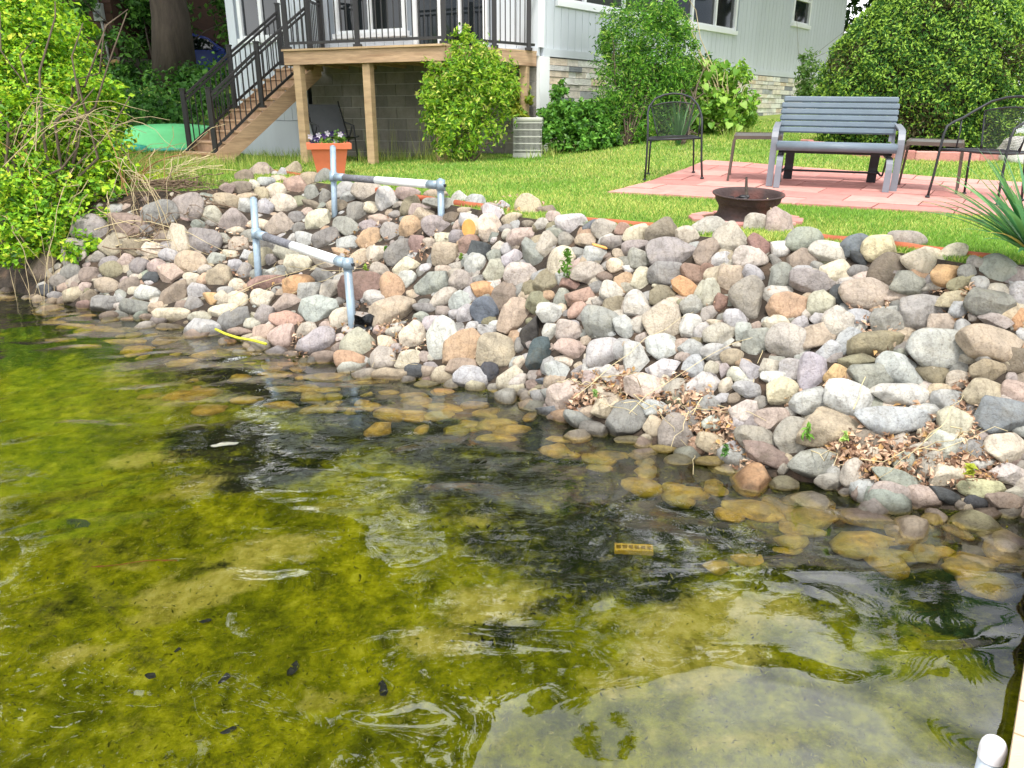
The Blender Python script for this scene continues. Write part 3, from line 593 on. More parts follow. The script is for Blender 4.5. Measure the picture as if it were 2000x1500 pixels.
(-1.622,7.683,0.743,0.284,0.172,25,'gn','r','small greenish gray rounded rock above and right of the front pipe handrail'),
(-0.244,4.759,-0.055,0.184,0.119,0,'br','u','small brown submerged rock below the brown rounded rock, below a pale bluish gray one'),
(0.906,2.939,-0.208,0.115,0.086,0,'yl','u','small yellow-green submerged rock right of the perforated yellow block, left of a sunken olive one'),
(0.732,4.744,0.514,0.118,0.17,-30,'lg','a','small pale gray angular rock left of the long cream boulder, above a whitish one'),
(-2.284,7.079,0.325,0.315,0.134,-15,'rd','r','small reddish long rounded rock above and right of the yellow rope, above a cream one'),
(1.083,4.338,0.385,0.14,0.122,-35,'lb','a','small pale bluish gray angular rock below and right of the long cream boulder'),
(1.129,4.703,0.671,0.148,0.128,0,'gn','r','small greenish gray rounded rock above and right of the long cream boulder'),
(-2.496,7.619,0.439,0.234,0.204,-10,'ol','r','small olive rounded rock left of the front pipe handrail, above a reddish one'),
(-3.323,7.435,0.322,0.23,0.2,-10,'pk','a','small pinkish angular rock below the brush pile, above a brown one'),
(1.207,4.355,0.469,0.164,0.103,5,'lg','r','small pale gray rounded rock below and right of the long cream boulder'),
(-0.203,5.776,0.541,0.211,0.133,10,'or','a','small orange angular rock above the round blue stone, below and left of a beige one'),
(0.474,5.126,0.626,0.188,0.118,-10,'sa','a','small salmon angular rock below and right of the feathery weed, below a beige one'),
(1.58,4.124,0.442,0.139,0.11,10,'lg','r','small pale gray rounded rock left of the round golden rock, right of a beige one'),
(-2.616,8.943,0.835,0.28,0.222,-30,'cr','r','small cream rounded rock above and left of the front pipe handrail, above a pinkish one'),
(-0.762,5.395,0.088,0.181,0.143,-15,'cr','a','small cream angular rock left of the brown rounded rock, below a cream one'),
(-0.352,5.225,0.103,0.22,0.11,0,'br','r','small brown long rounded rock below the brown rounded rock, below an orange-tan one'),
(-2.032,7.256,0.455,0.243,0.175,15,'cr','b','small cream blocky rock below and left of the front pipe handrail, above an orange one'),
(2.193,4.301,0.815,0.142,0.107,9,'pk','r','small pinkish rounded rock above and left of the striped gray slab'),
(2.689,4.003,0.9,0.104,0.126,20,'lg','r','small pale gray rounded rock below the spiky plant, above an orange one'),
(1.131,4.106,0.226,0.128,0.119,-28,'gy','r','small mid gray rounded rock right of the leaf litter by the shore'),
(0.274,4.551,0.014,0.221,0.085,10,'bs','a','small blue-gray long angular rock below the charcoal-faced rock, left of a mid gray one'),
(-3.191,8.699,0.873,0.278,0.205,7,'tn','r','small tan rounded rock right of the brush pile, above and right of a beige one'),
(-1.622,5.136,-0.131,0.234,0.101,0,'ol','u','small olive submerged rock below and right of the yellow rope, above a sunken yellow-green one'),
(1.357,4.492,0.633,0.16,0.105,35,'lg','r','small pale gray rounded rock right of the long cream boulder, left of a cream one'),
(-1.553,8.421,1.031,0.284,0.186,0,'bg','b','small beige blocky rock below and left of the rear pipe handrail, above an orange-tan one'),
(-0.888,6.491,0.588,0.226,0.148,-20,'cr','a','small cream angular rock left of the black rock, above and right of an orange-tan one'),
(-2.197,7.552,0.502,0.262,0.171,15,'bg','b','small beige blocky rock left of the front pipe handrail, right of an olive one'),
(1.096,3.816,0.008,0.179,0.077,15,'yl','u','small yellow-green submerged rock above and right of the perforated yellow block, below a tan one'),
(-0.914,7.074,0.836,0.205,0.187,0,'to','r','small orange-tan rounded rock left of the sawn log end, below an olive one'),
(-1.333,7.235,0.7,0.221,0.182,-15,'to','r','small orange-tan rounded rock right of the front pipe handrail, right of a pale gray one'),
(1.778,3.975,0.462,0.129,0.106,0,'yo','r','small golden rounded rock left of the striped gray slab, right of a pale gray one'),
(-1.202,6.874,0.618,0.211,0.174,35,'cr','r','small cream rounded rock right of the front pipe handrail, above a beige one'),
(2.259,3.234,0.009,0.141,0.073,0,'br','u','small brown submerged rock below the striped gray slab, below and left of a brown one'),
(0.087,5.988,0.913,0.23,0.119,-5,'pk','b','small pinkish long blocky rock right of the black rock, left of a beige one'),
(1.977,4.25,0.702,0.14,0.105,10,'lg','a','small pale gray angular rock above the round golden rock, right of a pale pink one'),
(-1.981,6.612,0.249,0.243,0.144,-15,'pk','a','small pinkish angular rock above and right of the yellow rope, above a salmon one'),
(0.865,5.36,1.014,0.177,0.121,-20,'cr','r','small cream rounded rock right of the feathery weed, above a mauve one'),
(-1.825,7.607,0.644,0.252,0.171,-20,'gy','b','small mid gray blocky rock above and right of the front pipe handrail'),
(-0.405,5.996,0.559,0.17,0.162,10,'bg','r','small beige rounded rock below and left of the black rock, above a pale gray one'),
(1.104,4.581,0.571,0.12,0.139,20,'wh','a','small whitish angular rock right of the long cream boulder, below a greenish gray one'),
(-0.293,6.067,0.668,0.155,0.179,15,'lg','r','small pale gray rounded rock below and left of the black rock, below a reddish one'),
(1.589,4.917,1.001,0.183,0.098,45,'rb','a','small red-brown angular rock below the wheel-rim fire pit, below a beige one'),
(0.658,5.54,1.038,0.161,0.139,-30,'bg','r','small beige rounded rock above and right of the feathery weed, above a pale gray one'),
(-0.583,5.649,0.284,0.171,0.148,0,'lg','a','small pale gray angular rock left of the round blue stone, below a beige one'),
(-0.538,5.909,0.447,0.209,0.129,-20,'bg','a','small beige angular rock left of the round blue stone, left of a pale gray one'),
(2.11,3.342,0.051,0.159,0.065,15,'dg','a','small dark gray long angular rock below the striped gray slab, below a cream one'),
(1.102,4.848,0.757,0.171,0.105,25,'or','a','small orange angular rock above and right of the long cream boulder'),
(1.169,4.909,0.831,0.152,0.119,5,'rb','a','small red-brown angular rock above and right of the long cream boulder'),
(0.87,5.165,0.878,0.159,0.124,10,'gn','r','small greenish gray rounded rock right of the feathery weed, above a cream one'),
(1.561,4.398,0.632,0.145,0.103,10,'cr','a','small cream angular rock right of the long cream boulder, right of a pale gray one'),
(1.33,4.081,0.335,0.156,0.087,5,'lb','r','small pale bluish gray rounded rock left of the round golden rock'),
(-3.943,7.304,0.066,0.269,0.149,3,'gy','b','small mid gray blocky rock below and right of the leafy overhanging shrub'),
(-1.725,7.122,0.509,0.295,0.124,20,'bg','r','small beige long rounded rock below and right of the front pipe handrail'),
(2.075,3.547,0.214,0.139,0.077,10,'bg','a','small beige angular rock below and right of the round golden rock, above a beige one'),
(-1.56,7.93,0.853,0.218,0.198,10,'gy','b','small mid gray blocky rock below and left of the rear pipe handrail'),
(-2.596,9.495,0.993,0.258,0.234,30,'sa','a','small salmon angular rock below and left of the terracotta flowerpot, right of a cream one'),
(-1.57,6.583,0.356,0.161,0.196,20,'bg','a','small beige angular rock below and right of the front pipe handrail, below a beige one'),
(-0.247,6.173,0.764,0.181,0.148,20,'dg','a','small dark gray angular rock above the round blue stone, right of a tan one'),
(0.854,5.027,0.773,0.122,0.149,10,'cr','a','small cream angular rock right of the feathery weed, right of an orange-tan one'),
(1.177,5.202,1.03,0.151,0.124,20,'cr','r','small cream rounded rock above the long cream boulder, above and right of a mauve one'),
(1.777,4.121,0.558,0.126,0.103,0,'lg','a','small pale gray angular rock above the round golden rock, above a golden one'),
(2.332,3.785,0.498,0.123,0.091,0,'bg','a','small beige angular rock below and right of the striped gray slab, above a cream one'),
(2.521,3.898,0.779,0.146,0.077,25,'tp','a','small taupe angular rock above and right of the striped gray slab, above a tan one'),
(1.095,4.449,0.472,0.161,0.093,10,'lg','a','small pale gray angular rock below and right of the long cream boulder'),
(-1.546,7.32,0.639,0.224,0.165,20,'lg','r','small pale gray rounded rock right of the front pipe handrail, below a greenish gray one'),
(0.666,4.93,0.609,0.155,0.114,-15,'ol','r','small olive rounded rock left of the long cream boulder, below a pale pink one'),
(-0.625,7.144,1.039,0.326,0.103,8,'gn','a','small greenish gray long angular rock right of the rear pipe handrail, above a mauve one'),
(-0.492,5.221,0.035,0.163,0.127,-20,'tn','a','small tan angular rock below and left of the brown rounded rock, below a whitish one'),
(-0.345,6.328,0.788,0.168,0.16,0,'rd','r','small reddish rounded rock above and left of the black rock, above a pale gray one'),
(0.75,5.052,0.747,0.13,0.136,20,'to','a','small orange-tan angular rock right of the feathery weed, left of a cream one'),
(-1.127,6.181,0.359,0.168,0.16,0,'lg','a','small pale gray angular rock below and right of the front pipe handrail'),
(-1.145,6.546,0.507,0.176,0.167,30,'bg','r','small beige rounded rock right of the front pipe handrail, below a cream one'),
(-3.1,6.128,-0.129,0.257,0.108,0,'yl','u','small yellow-green submerged rock left of the yellow rope, right of a sunken brown one'),
(-3.534,6.659,-0.073,0.276,0.116,-5,'ol','u','small olive submerged rock right of the left end of the shoreline'),
(1.981,3.209,-0.011,0.097,0.091,0,'yl','u','small yellow-green submerged rock below and right of the dead leaves by the right shore'),
(-3.59,6.214,-0.169,0.261,0.109,0,'or','u','small orange submerged rock below the leafy overhanging shrub, right of a sunken yellow-green one'),
(0.84,4.231,0.165,0.151,0.091,5,'lg','a','small pale gray angular rock below the long cream boulder, right of a mid gray one'),
(-3.564,7.123,0.075,0.282,0.126,10,'gy','b','small mid gray long blocky rock left of the yellow rope, left of a cream one'),
(0.672,5.035,0.689,0.15,0.116,20,'lp','b','small pale pink blocky rock below and right of the feathery weed, above an olive one'),
(-0.675,4.952,-0.052,0.19,0.097,0,'or','u','small orange submerged rock below and left of the brown rounded rock, below a cream one'),
(-0.144,6.448,1.022,0.195,0.135,20,'wh','a','small whitish angular rock above and right of the sawn log end, above a cream one'),
(-1.77,6.661,0.33,0.208,0.144,0,'lg','b','small pale gray blocky rock below the front pipe handrail, above a pale gray one'),
(-0.394,5.79,0.442,0.15,0.15,30,'lg','a','small pale gray angular rock above the brown rounded rock, right of a beige one'),
(-3.232,8.377,0.773,0.209,0.209,0,'bg','r','small beige rounded rock right of the brush pile, below and left of a tan one'),
(-1.789,5.438,-0.085,0.2,0.106,0,'br','u','small brown submerged rock below and right of the yellow rope, above a sunken yellow-green one'),
(-0.964,7.448,0.968,0.195,0.175,-30,'ol','r','small olive rounded rock below and right of the rear pipe handrail, above an orange-tan one'),
(2.651,3.902,0.787,0.086,0.12,0,'or','a','small orange angular rock below the spiky plant, right of a taupe one'),
(-3.464,10.976,1.059,0.283,0.254,30,'pk','a','small pinkish angular rock left of the terracotta flowerpot, above and left of a cream one'),
(0.863,4.005,0.009,0.152,0.08,10,'yl','u','small yellow-green submerged rock above the perforated yellow block, right of a sunken brown one'),
(-4.016,7.668,0.327,0.227,0.165,10,'ol','r','small olive rounded rock right of the leafy overhanging shrub, below a tan one'),
(-2.598,6.738,0.135,0.249,0.12,-10,'cr','a','small cream long angular rock above and left of the yellow rope, below a tan one'),
(-1.478,5.687,0.012,0.199,0.111,-10,'br','r','small brown rounded rock right of the yellow rope, below a pale gray one'),
(-3.896,6.394,-0.166,0.25,0.111,0,'yl','u','small yellow-green submerged rock below the leafy overhanging shrub, left of a sunken orange one'),
(-1.215,6.019,0.236,0.169,0.141,25,'tp','a','small taupe angular rock below and right of the front pipe handrail, above a beige one'),
(1.248,3.023,-0.139,0.13,0.058,0,'ol','u','small olive submerged rock right of the perforated yellow block, right of a sunken yellow-green one'),
(0.595,5.373,0.876,0.165,0.108,5,'lg','b','small pale gray blocky rock right of the feathery weed, above a beige one'),
(-0.474,4.991,-0.024,0.177,0.097,0,'or','u','small orange submerged rock below and left of the brown rounded rock, below a tan one'),
(-2.075,6.206,0.064,0.163,0.154,0,'pk','b','small pinkish blocky rock right of the yellow rope, left of a pinkish one'),
(-2.763,9.205,0.942,0.227,0.215,0,'cr','r','small cream rounded rock below and left of the terracotta flowerpot, left of a salmon one'),
(-2.143,6.488,0.151,0.151,0.178,0,'mv','r','small mauve rounded rock above and right of the yellow rope, below a cream one'),
(-3.49,7.248,0.19,0.256,0.128,5,'wh','a','small whitish long angular rock right of the leafy overhanging shrub, left of a brown one'),
(1.28,4.821,0.822,0.11,0.13,0,'tn','r','small tan rounded rock above and right of the long cream boulder, above a beige one'),
(1.518,4.074,0.386,0.138,0.081,10,'wh','a','small whitish angular rock left of the round golden rock, above a cream one'),
(2.447,4.12,0.942,0.156,0.067,-20,'ol','r','small olive long rounded rock below and left of the spiky plant, above a pinkish one'),
(0.617,4.521,0.272,0.153,0.089,35,'wh','a','small whitish angular rock above the leaf litter by the shore, below a pale gray one'),
(0.359,5.783,0.989,0.183,0.107,-5,'gn','r','small greenish gray rounded rock above the feathery weed, below and left of a whitish one'),
(1.361,4.177,0.413,0.123,0.094,20,'lb','a','small pale bluish gray angular rock left of the round golden rock'),
(1.477,4.161,0.436,0.123,0.093,15,'bg','a','small beige angular rock left of the round golden rock, left of a pale gray one'),
(0.848,5.271,0.943,0.168,0.098,-10,'mv','r','small mauve rounded rock right of the feathery weed, below a cream one'),
(0.756,3.992,-0.012,0.14,0.08,0,'br','u','small brown submerged rock above the perforated yellow block, left of a sunken yellow-green one'),
(-0.654,4.658,-0.114,0.188,0.079,0,'yl','u','small yellow-green submerged rock below and left of the brown rounded rock'),
(-2.46,7.911,0.535,0.231,0.158,15,'gy','a','small mid gray angular rock left of the front pipe handrail, above a reddish one'),
]
SMALL = [
(-1.861,8.801,1.019,0.251,0.171,-20,'lg','a'),
(-2.202,7.213,0.386,0.213,0.145,30,'lg','a'),
(-4.254,6.925,-0.098,0.267,0.112,0,'or','u'),
(-1.067,5.214,-0.033,0.192,0.092,-10,'yl','u'),
(0.822,4.153,0.087,0.102,0.114,0,'tn','r'),
(-2.968,8.73,0.825,0.217,0.194,30,'lg','a'),
(-0.841,6.73,0.715,0.152,0.17,0,'rd','r'),
(2.226,3.775,0.439,0.123,0.075,-10,'tn','a'),
(-1.119,7.177,0.775,0.18,0.161,30,'mv','a'),
(-1.676,6.073,0.127,0.159,0.142,0,'bg','a'),
(-1.393,6.946,0.559,0.186,0.149,-20,'tn','r'),
(-4.01,7.508,0.205,0.233,0.142,10,'tn','a'),
(1.734,3.422,0.031,0.09,0.092,14,'br','a'),
(1.287,4.289,0.464,0.126,0.09,5,'tn','r'),
(1.706,4.854,0.998,0.136,0.097,5,'wh','r'),
(-2.731,8.149,0.572,0.221,0.164,4,'mv','r'),
(1.486,4.106,0.4,0.15,0.069,0,'wh','a'),
(1.508,4.748,0.856,0.141,0.089,40,'lg','a'),
(2.413,3.953,0.728,0.098,0.093,0,'lg','a'),
(-3.708,7.591,0.363,0.173,0.183,10,'gy','a'),
(-2.499,6.875,0.197,0.168,0.159,0,'cr','b'),
(-0.158,5.116,0.093,0.115,0.137,0,'dg','r'),
(-0.348,5.644,0.373,0.139,0.131,-30,'lg','a'),
(-0.876,6.305,0.503,0.136,0.162,30,'wh','a'),
(-3.848,7.858,0.512,0.199,0.167,0,'ol','a'),
(-3.648,7.803,0.5,0.188,0.174,23,'cr','r'),
(0.008,5.866,0.753,0.149,0.125,-20,'lg','a'),
(-0.699,5.296,0.041,0.149,0.112,0,'dg','a'),
(1.356,4.924,0.921,0.132,0.099,-20,'wh','a'),
(2.415,4.034,0.809,0.11,0.083,0,'lg','r'),
(1.374,4.403,0.575,0.091,0.122,0,'lg','a'),
(-4.647,7.787,0.177,0.21,0.158,0,'gy','r'),
(-2.965,7.147,0.222,0.194,0.145,0,'lg','a'),
(-4.415,7.577,0.086,0.206,0.154,-35,'tn','a'),
(-1.7,6.859,0.418,0.213,0.12,20,'gy','a'),
(1.923,4.424,0.799,0.09,0.12,-25,'dg','r'),
(-1.732,5.622,-0.037,0.205,0.089,0,'or','u'),
(0.676,4.126,0.007,0.156,0.067,0,'ol','u'),
(-3.928,6.777,-0.092,0.243,0.105,-15,'or','u'),
(0.348,5.221,0.597,0.114,0.128,0,'gn','r'),
(0.265,5.061,0.399,0.112,0.126,30,'wh','a'),
(0.55,5.53,0.952,0.176,0.088,10,'tn','a'),
(-0.33,7.035,1.059,0.165,0.147,-30,'lg','a'),
(1.821,3.552,0.172,0.099,0.078,10,'cr','a'),
(-0.776,7.126,0.931,0.224,0.112,15,'tn','r'),
(-2.291,9.636,1.066,0.187,0.237,25,'gy','r'),
(-2.744,8.399,0.677,0.243,0.144,0,'cr','r'),
(-2.059,7.764,0.61,0.226,0.134,20,'lg','a'),
(-1.03,7.765,1.061,0.222,0.131,5,'pk','r'),
(-2.493,9.717,1.053,0.239,0.188,0,'tn','r'),
(-1.305,5.089,-0.096,0.188,0.079,0,'yl','u'),
(-2.945,6.35,-0.059,0.229,0.096,0,'br','u'),
(0.28,4.208,-0.064,0.153,0.069,10,'yl','u'),
(2.235,3.303,0.038,0.099,0.069,0,'dg','r'),
(1.135,4.008,0.165,0.115,0.081,10,'wh','a'),
(-3.109,9.041,0.997,0.235,0.164,-5,'br','r'),
(-0.358,6.641,0.938,0.178,0.12,17,'lg','r'),
(-0.601,5.124,-0.004,0.181,0.081,0,'ol','u'),
(0.443,5.062,0.556,0.104,0.125,20,'sa','a'),
(1.301,4.635,0.706,0.101,0.107,0,'rb','a'),
(0.049,4.949,0.075,0.126,0.105,-20,'lp','r'),
(-4.528,7.834,0.274,0.19,0.158,0,'gy','r'),
(1.675,4.333,0.644,0.095,0.101,0,'lg','a'),
(0.802,4.743,0.541,0.098,0.117,15,'bg','a'),
(0.117,4.548,-0.041,0.078,0.147,20,'or','u'),
(-3.501,7.545,0.387,0.192,0.142,10,'pk','a'),
(-3.739,7.413,0.225,0.19,0.14,-10,'br','a'),
(0.509,4.571,0.228,0.117,0.094,12,'pk','a'),
(-0.85,7.301,0.966,0.21,0.115,-5,'pk','r'),
(0.707,5.384,0.96,0.157,0.086,0,'mv','r'),
(0.189,4.738,0.049,0.135,0.088,10,'gy','r'),
(-1.244,7.509,0.845,0.257,0.099,15,'pk','a'),
(2.232,3.859,0.496,0.101,0.076,25,'cr','r'),
(-1.859,8.366,0.876,0.219,0.142,0,'tn','r'),
(1.304,4.173,0.389,0.117,0.076,20,'lp','a'),
(-2.772,8.791,0.807,0.173,0.196,-20,'lg','a'),
(-2.669,6.958,0.197,0.161,0.142,0,'cr','a'),
(1.22,4.616,0.64,0.113,0.09,-18,'mv','r'),
(-0.728,7.668,1.061,0.229,0.11,0,'tn','r'),
(-1.355,7.504,0.787,0.208,0.119,0,'mv','b'),
(-0.179,5.412,0.302,0.134,0.105,0,'lg','a'),
(-4.277,7.712,0.267,0.187,0.145,0,'br','r'),
(2.307,3.433,0.172,0.116,0.055,-5,'wh','a'),
(-3.054,6.656,-0.005,0.229,0.092,0,'br','r'),
(-2.769,6.969,0.185,0.18,0.123,10,'yo','a'),
(1.216,3.852,0.084,0.104,0.073,0,'lg','r'),
(0.42,5.271,0.687,0.157,0.078,10,'rd','a'),
(0.354,4.775,0.284,0.147,0.073,15,'cr','a'),
(-1.405,7.894,0.908,0.207,0.124,20,'cr','a'),
(-3.083,11.188,1.059,0.216,0.23,0,'tn','a'),
(-3.428,7.69,0.468,0.205,0.123,10,'lg','a'),
(0.405,5.653,0.933,0.12,0.112,0,'mv','r'),
(-2.602,7.417,0.355,0.14,0.169,15,'mv','r'),
(-2.827,7.97,0.536,0.18,0.148,0,'pk','a'),
(0.008,6.24,1.006,0.155,0.103,-17,'tn','a'),
(0.711,5.199,0.83,0.125,0.091,10,'cr','a'),
(2.058,4.532,0.923,0.128,0.067,0,'gy','r'),
(-2.801,6.721,0.082,0.212,0.092,0,'bg','r'),
(-2.101,5.913,-0.032,0.19,0.082,-10,'br','u'),
(2.088,3.164,-0.017,0.067,0.078,0,'yl','u'),
(2.094,4.595,0.986,0.141,0.061,40,'dg','a'),
(-0.541,6.193,0.594,0.158,0.1,15,'pk','r'),
(-2.993,7.697,0.436,0.195,0.123,-20,'lg','a'),
(-0.854,5.017,-0.056,0.143,0.08,0,'or','u'),
(2.469,4.137,0.994,0.089,0.078,0,'gy','r'),
(0.471,4.39,0.071,0.094,0.094,0,'tn','a'),
(-3.914,7.76,0.404,0.174,0.138,-6,'pk','r'),
(-2.305,9.091,0.935,0.154,0.201,0,'gn','b'),
(-0.54,6.85,0.938,0.153,0.117,0,'dbr','r'),
(-3.382,9.994,1.051,0.219,0.168,-30,'br','a'),
(0.461,5.492,0.863,0.146,0.081,0,'gn','a'),
(0.024,5.994,0.857,0.103,0.135,-20,'pk','a'),
(2.087,4.477,0.898,0.121,0.066,-10,'pk','a'),
(-1.734,8.482,0.961,0.221,0.121,0,'lg','a'),
(2.431,3.319,0.09,0.108,0.049,0,'bg','a'),
(2.398,3.839,0.593,0.094,0.066,10,'bg','a'),
(-0.674,5.879,0.372,0.193,0.072,10,'gy','a'),
(-4.104,7.779,0.38,0.187,0.125,-20,'gy','r'),
(1.149,4.527,0.553,0.075,0.112,10,'lg','a'),
(1.039,4.058,0.139,0.088,0.082,0,'gy','r'),
(2.348,3.66,0.386,0.079,0.073,24,'gy','a'),
(-0.467,6.532,0.816,0.121,0.13,0,'mv','r'),
(2.371,3.541,0.289,0.082,0.067,1,'mv','a'),
(-3.76,8.039,0.652,0.17,0.138,0,'gy','r'),
(-2.942,6.963,0.147,0.152,0.123,20,'gy','a'),
(-2.319,6.341,0.049,0.201,0.079,-5,'br','r'),
(-2.436,8.975,0.855,0.187,0.152,20,'ol','a'),
(1.231,4.155,0.333,0.076,0.094,5,'cr','r'),
(-0.954,5.641,0.157,0.133,0.094,10,'cr','a'),
(-2.095,8.79,0.919,0.137,0.195,-15,'gy','a'),
(-3.024,8.063,0.58,0.192,0.118,30,'bg','a'),
(0.295,6.447,1.055,0.152,0.093,15,'br','a'),
(1.044,4.425,0.421,0.111,0.068,-10,'pk','r'),
(-0.137,6.02,0.741,0.113,0.113,0,'gn','r'),
(-0.487,7.328,1.056,0.134,0.134,0,'wh','a'),
(-2.6,7.175,0.275,0.146,0.126,0,'cr','r'),
(-3.101,7.358,0.292,0.149,0.129,0,'cr','r'),
(0.462,5.382,0.788,0.094,0.108,0,'pk','r'),
(-2.242,6.443,0.09,0.139,0.11,-8,'bg','r'),
(-2.727,7.529,0.385,0.151,0.131,-10,'lg','a'),
(-0.588,6.626,0.793,0.141,0.105,0,'cr','r'),
(-2.415,7.295,0.35,0.167,0.108,0,'gy','r'),
(-0.709,5.809,0.307,0.121,0.097,13,'gn','a'),
(-4.04,7.122,-0.028,0.205,0.086,0,'or','u'),
(0.064,5.066,0.177,0.101,0.091,-10,'cr','a'),
(2.51,4.066,0.947,0.077,0.071,9,'lg','r'),
(-2.963,7.348,0.299,0.149,0.119,0,'to','r'),
(0.065,5.168,0.273,0.086,0.108,0,'gy','a'),
(-3.532,7.424,0.294,0.15,0.12,0,'dg','a'),
(1.774,4.323,0.683,0.089,0.071,0,'lg','a'),
(-0.701,6.676,0.741,0.144,0.098,14,'pk','r'),
(-2.204,8.697,0.851,0.227,0.102,15,'br','a'),
(1.179,4.29,0.4,0.09,0.072,0,'bg','a'),
(0.228,5.973,1.009,0.126,0.087,0,'bg','r'),
(-4.64,7.662,0.045,0.167,0.115,10,'gy','r'),
(-2.343,8.496,0.742,0.179,0.123,0,'gy','b'),
(2.747,4.086,0.977,0.075,0.07,-22,'gy','r'),
(-2.931,8.216,0.627,0.185,0.109,0,'cr','a'),
(-0.903,5.738,0.22,0.135,0.079,-5,'bg','r'),
(0.919,4.34,0.288,0.074,0.086,0,'cr','a'),
(-2.9,9.103,0.934,0.154,0.154,0,'tn','r'),
(-2.386,6.215,-0.004,0.146,0.086,-15,'or','u'),
(-3.579,7.892,0.59,0.147,0.126,0,'br','r'),
(-2.663,7.728,0.451,0.134,0.134,0,'lg','a'),
(-0.53,5.786,0.362,0.117,0.09,20,'tp','r'),
(2.105,3.611,0.26,0.07,0.065,-5,'tn','a'),
(-2.863,7.804,0.459,0.168,0.107,24,'cr','a'),
(2.641,3.841,0.716,0.055,0.085,0,'lg','a'),
(1.048,4.112,0.186,0.088,0.065,0,'mv','r'),
(-4.199,7.482,0.097,0.152,0.112,-20,'br','a'),
(0.785,5.454,1.043,0.108,0.079,10,'sa','a'),
(-1.504,6.067,0.163,0.125,0.092,10,'pk','a'),
(0.144,4.854,0.087,0.102,0.076,19,'br','r'),
(1.232,4.523,0.593,0.093,0.068,0,'cr','a'),
(2.524,4.162,1.04,0.086,0.058,28,'mv','r'),
(-3.018,8.95,0.915,0.233,0.093,-10,'tn','a'),
(0.315,6.004,1.052,0.103,0.095,10,'pk','a'),
(-0.032,5.997,0.809,0.104,0.096,0,'lg','r'),
(-4.804,7.809,0.087,0.138,0.127,0,'dg','r'),
(1.388,4.01,0.287,0.075,0.068,-10,'gy','r'),
(-2.375,7.554,0.441,0.131,0.121,0,'mv','a'),
(0.578,5.149,0.692,0.099,0.076,-26,'gy','r'),
(-1.324,6.262,0.296,0.12,0.094,21,'mv','r'),
(0.495,4.645,0.285,0.091,0.072,0,'lg','a'),
(-3.221,8.929,1.007,0.162,0.127,-30,'br','a'),
(-2.685,7.07,0.23,0.134,0.105,0,'lg','a'),
(-4.259,7.915,0.418,0.154,0.11,-3,'mv','r'),
(0.426,4.656,0.24,0.085,0.076,-28,'gy','a'),
(-3.352,7.073,0.082,0.135,0.104,-10,'tn','a'),
(-4.231,7.42,0.018,0.152,0.101,-10,'rd','r'),
(-0.27,5.861,0.547,0.079,0.119,0,'gy','a'),
(2.596,3.692,0.541,0.072,0.055,-12,'br','a'),
(-2.923,9.413,1.047,0.195,0.11,0,'lg','b'),
(1.253,4.911,0.864,0.086,0.073,0,'rb','a'),
(0.74,5.282,0.892,0.101,0.071,22,'tn','r'),
(0.355,5.371,0.703,0.087,0.087,0,'lg','a'),
(-1.518,6.739,0.423,0.109,0.109,0,'lg','a'),
(-2.231,8.171,0.676,0.14,0.119,0,'gy','a'),
(-1.362,5.763,0.08,0.104,0.088,0,'br','a'),
(-0.859,5.563,0.131,0.109,0.078,21,'mv','a'),
(2.13,4.013,0.573,0.074,0.06,-2,'gn','r'),
(1.239,4.241,0.398,0.065,0.077,0,'mv','a'),
(-3.317,8.199,0.693,0.132,0.124,-1,'gn','r'),
(0.09,4.859,0.026,0.1,0.066,13,'gy','r'),
(0.583,5.039,0.618,0.092,0.071,6,'tp','a'),
(-0.642,5.415,0.113,0.101,0.078,21,'pk','r'),
(1.197,4.106,0.276,0.088,0.053,0,'lg','a'),
(-2.267,7.952,0.581,0.143,0.106,-27,'lg','a'),
(-1.611,7.235,0.576,0.164,0.077,10,'to','r'),
(-0.192,6.689,1.053,0.131,0.079,0,'pk','r'),
(-3.087,7.005,0.118,0.126,0.098,-9,'br','r'),
(2.153,4.082,0.635,0.073,0.059,-4,'tn','r'),
(-0.297,5.538,0.314,0.11,0.071,-22,'lg','r'),
(-4.771,8.339,0.609,0.151,0.108,21,'br','r'),
(-0.588,5.312,0.067,0.098,0.076,12,'mv','a'),
(-0.804,6.104,0.419,0.102,0.09,8,'tn','r'),
(0.235,4.751,0.109,0.078,0.077,-20,'br','r'),
(-0.458,6.679,0.899,0.097,0.106,0,'pk','a'),
(-0.728,6.378,0.584,0.118,0.082,-18,'lg','a'),
(0.09,5.506,0.554,0.082,0.09,0,'tn','r'),
(2.171,3.304,0.015,0.062,0.052,24,'mv','a'),
(2.278,4.419,0.957,0.071,0.065,0,'pk','a'),
(1.653,4.808,0.935,0.082,0.066,12,'gy','a'),
(1.625,4.595,0.792,0.137,0.037,0,'tn','a'),
(-3.027,7.512,0.357,0.131,0.101,0,'bg','r'),
(-0.105,6.089,0.81,0.105,0.081,-30,'lp','a'),
(1.87,4.662,0.924,0.092,0.055,17,'gn','r'),
(-0.08,6.77,1.052,0.115,0.088,0,'wh','a'),
(1.683,3.464,0.01,0.068,0.05,-26,'gy','r'),
(-3.407,6.967,0.01,0.153,0.076,0,'pk','r'),
(-1.464,6.853,0.475,0.11,0.098,0,'cr','r'),
(1.43,3.671,0.035,0.066,0.056,-18,'gn','a'),
(0.782,4.118,0.017,0.075,0.06,9,'cr','r'),
(1.521,3.922,0.261,0.064,0.062,-2,'bg','r'),
(-2.018,7.53,0.526,0.123,0.103,-2,'gn','r'),
(-1.025,5.811,0.216,0.112,0.072,0,'pk','a'),
(-0.67,6.422,0.645,0.077,0.12,0,'gy','a'),
(1.233,3.943,0.167,0.066,0.061,-28,'pk','r'),
(-1.454,6.393,0.3,0.112,0.084,-18,'gy','r'),
(0.566,5.648,1.038,0.112,0.06,-40,'bl','a'),
(2.63,4.037,0.92,0.074,0.049,-3,'gy','a'),
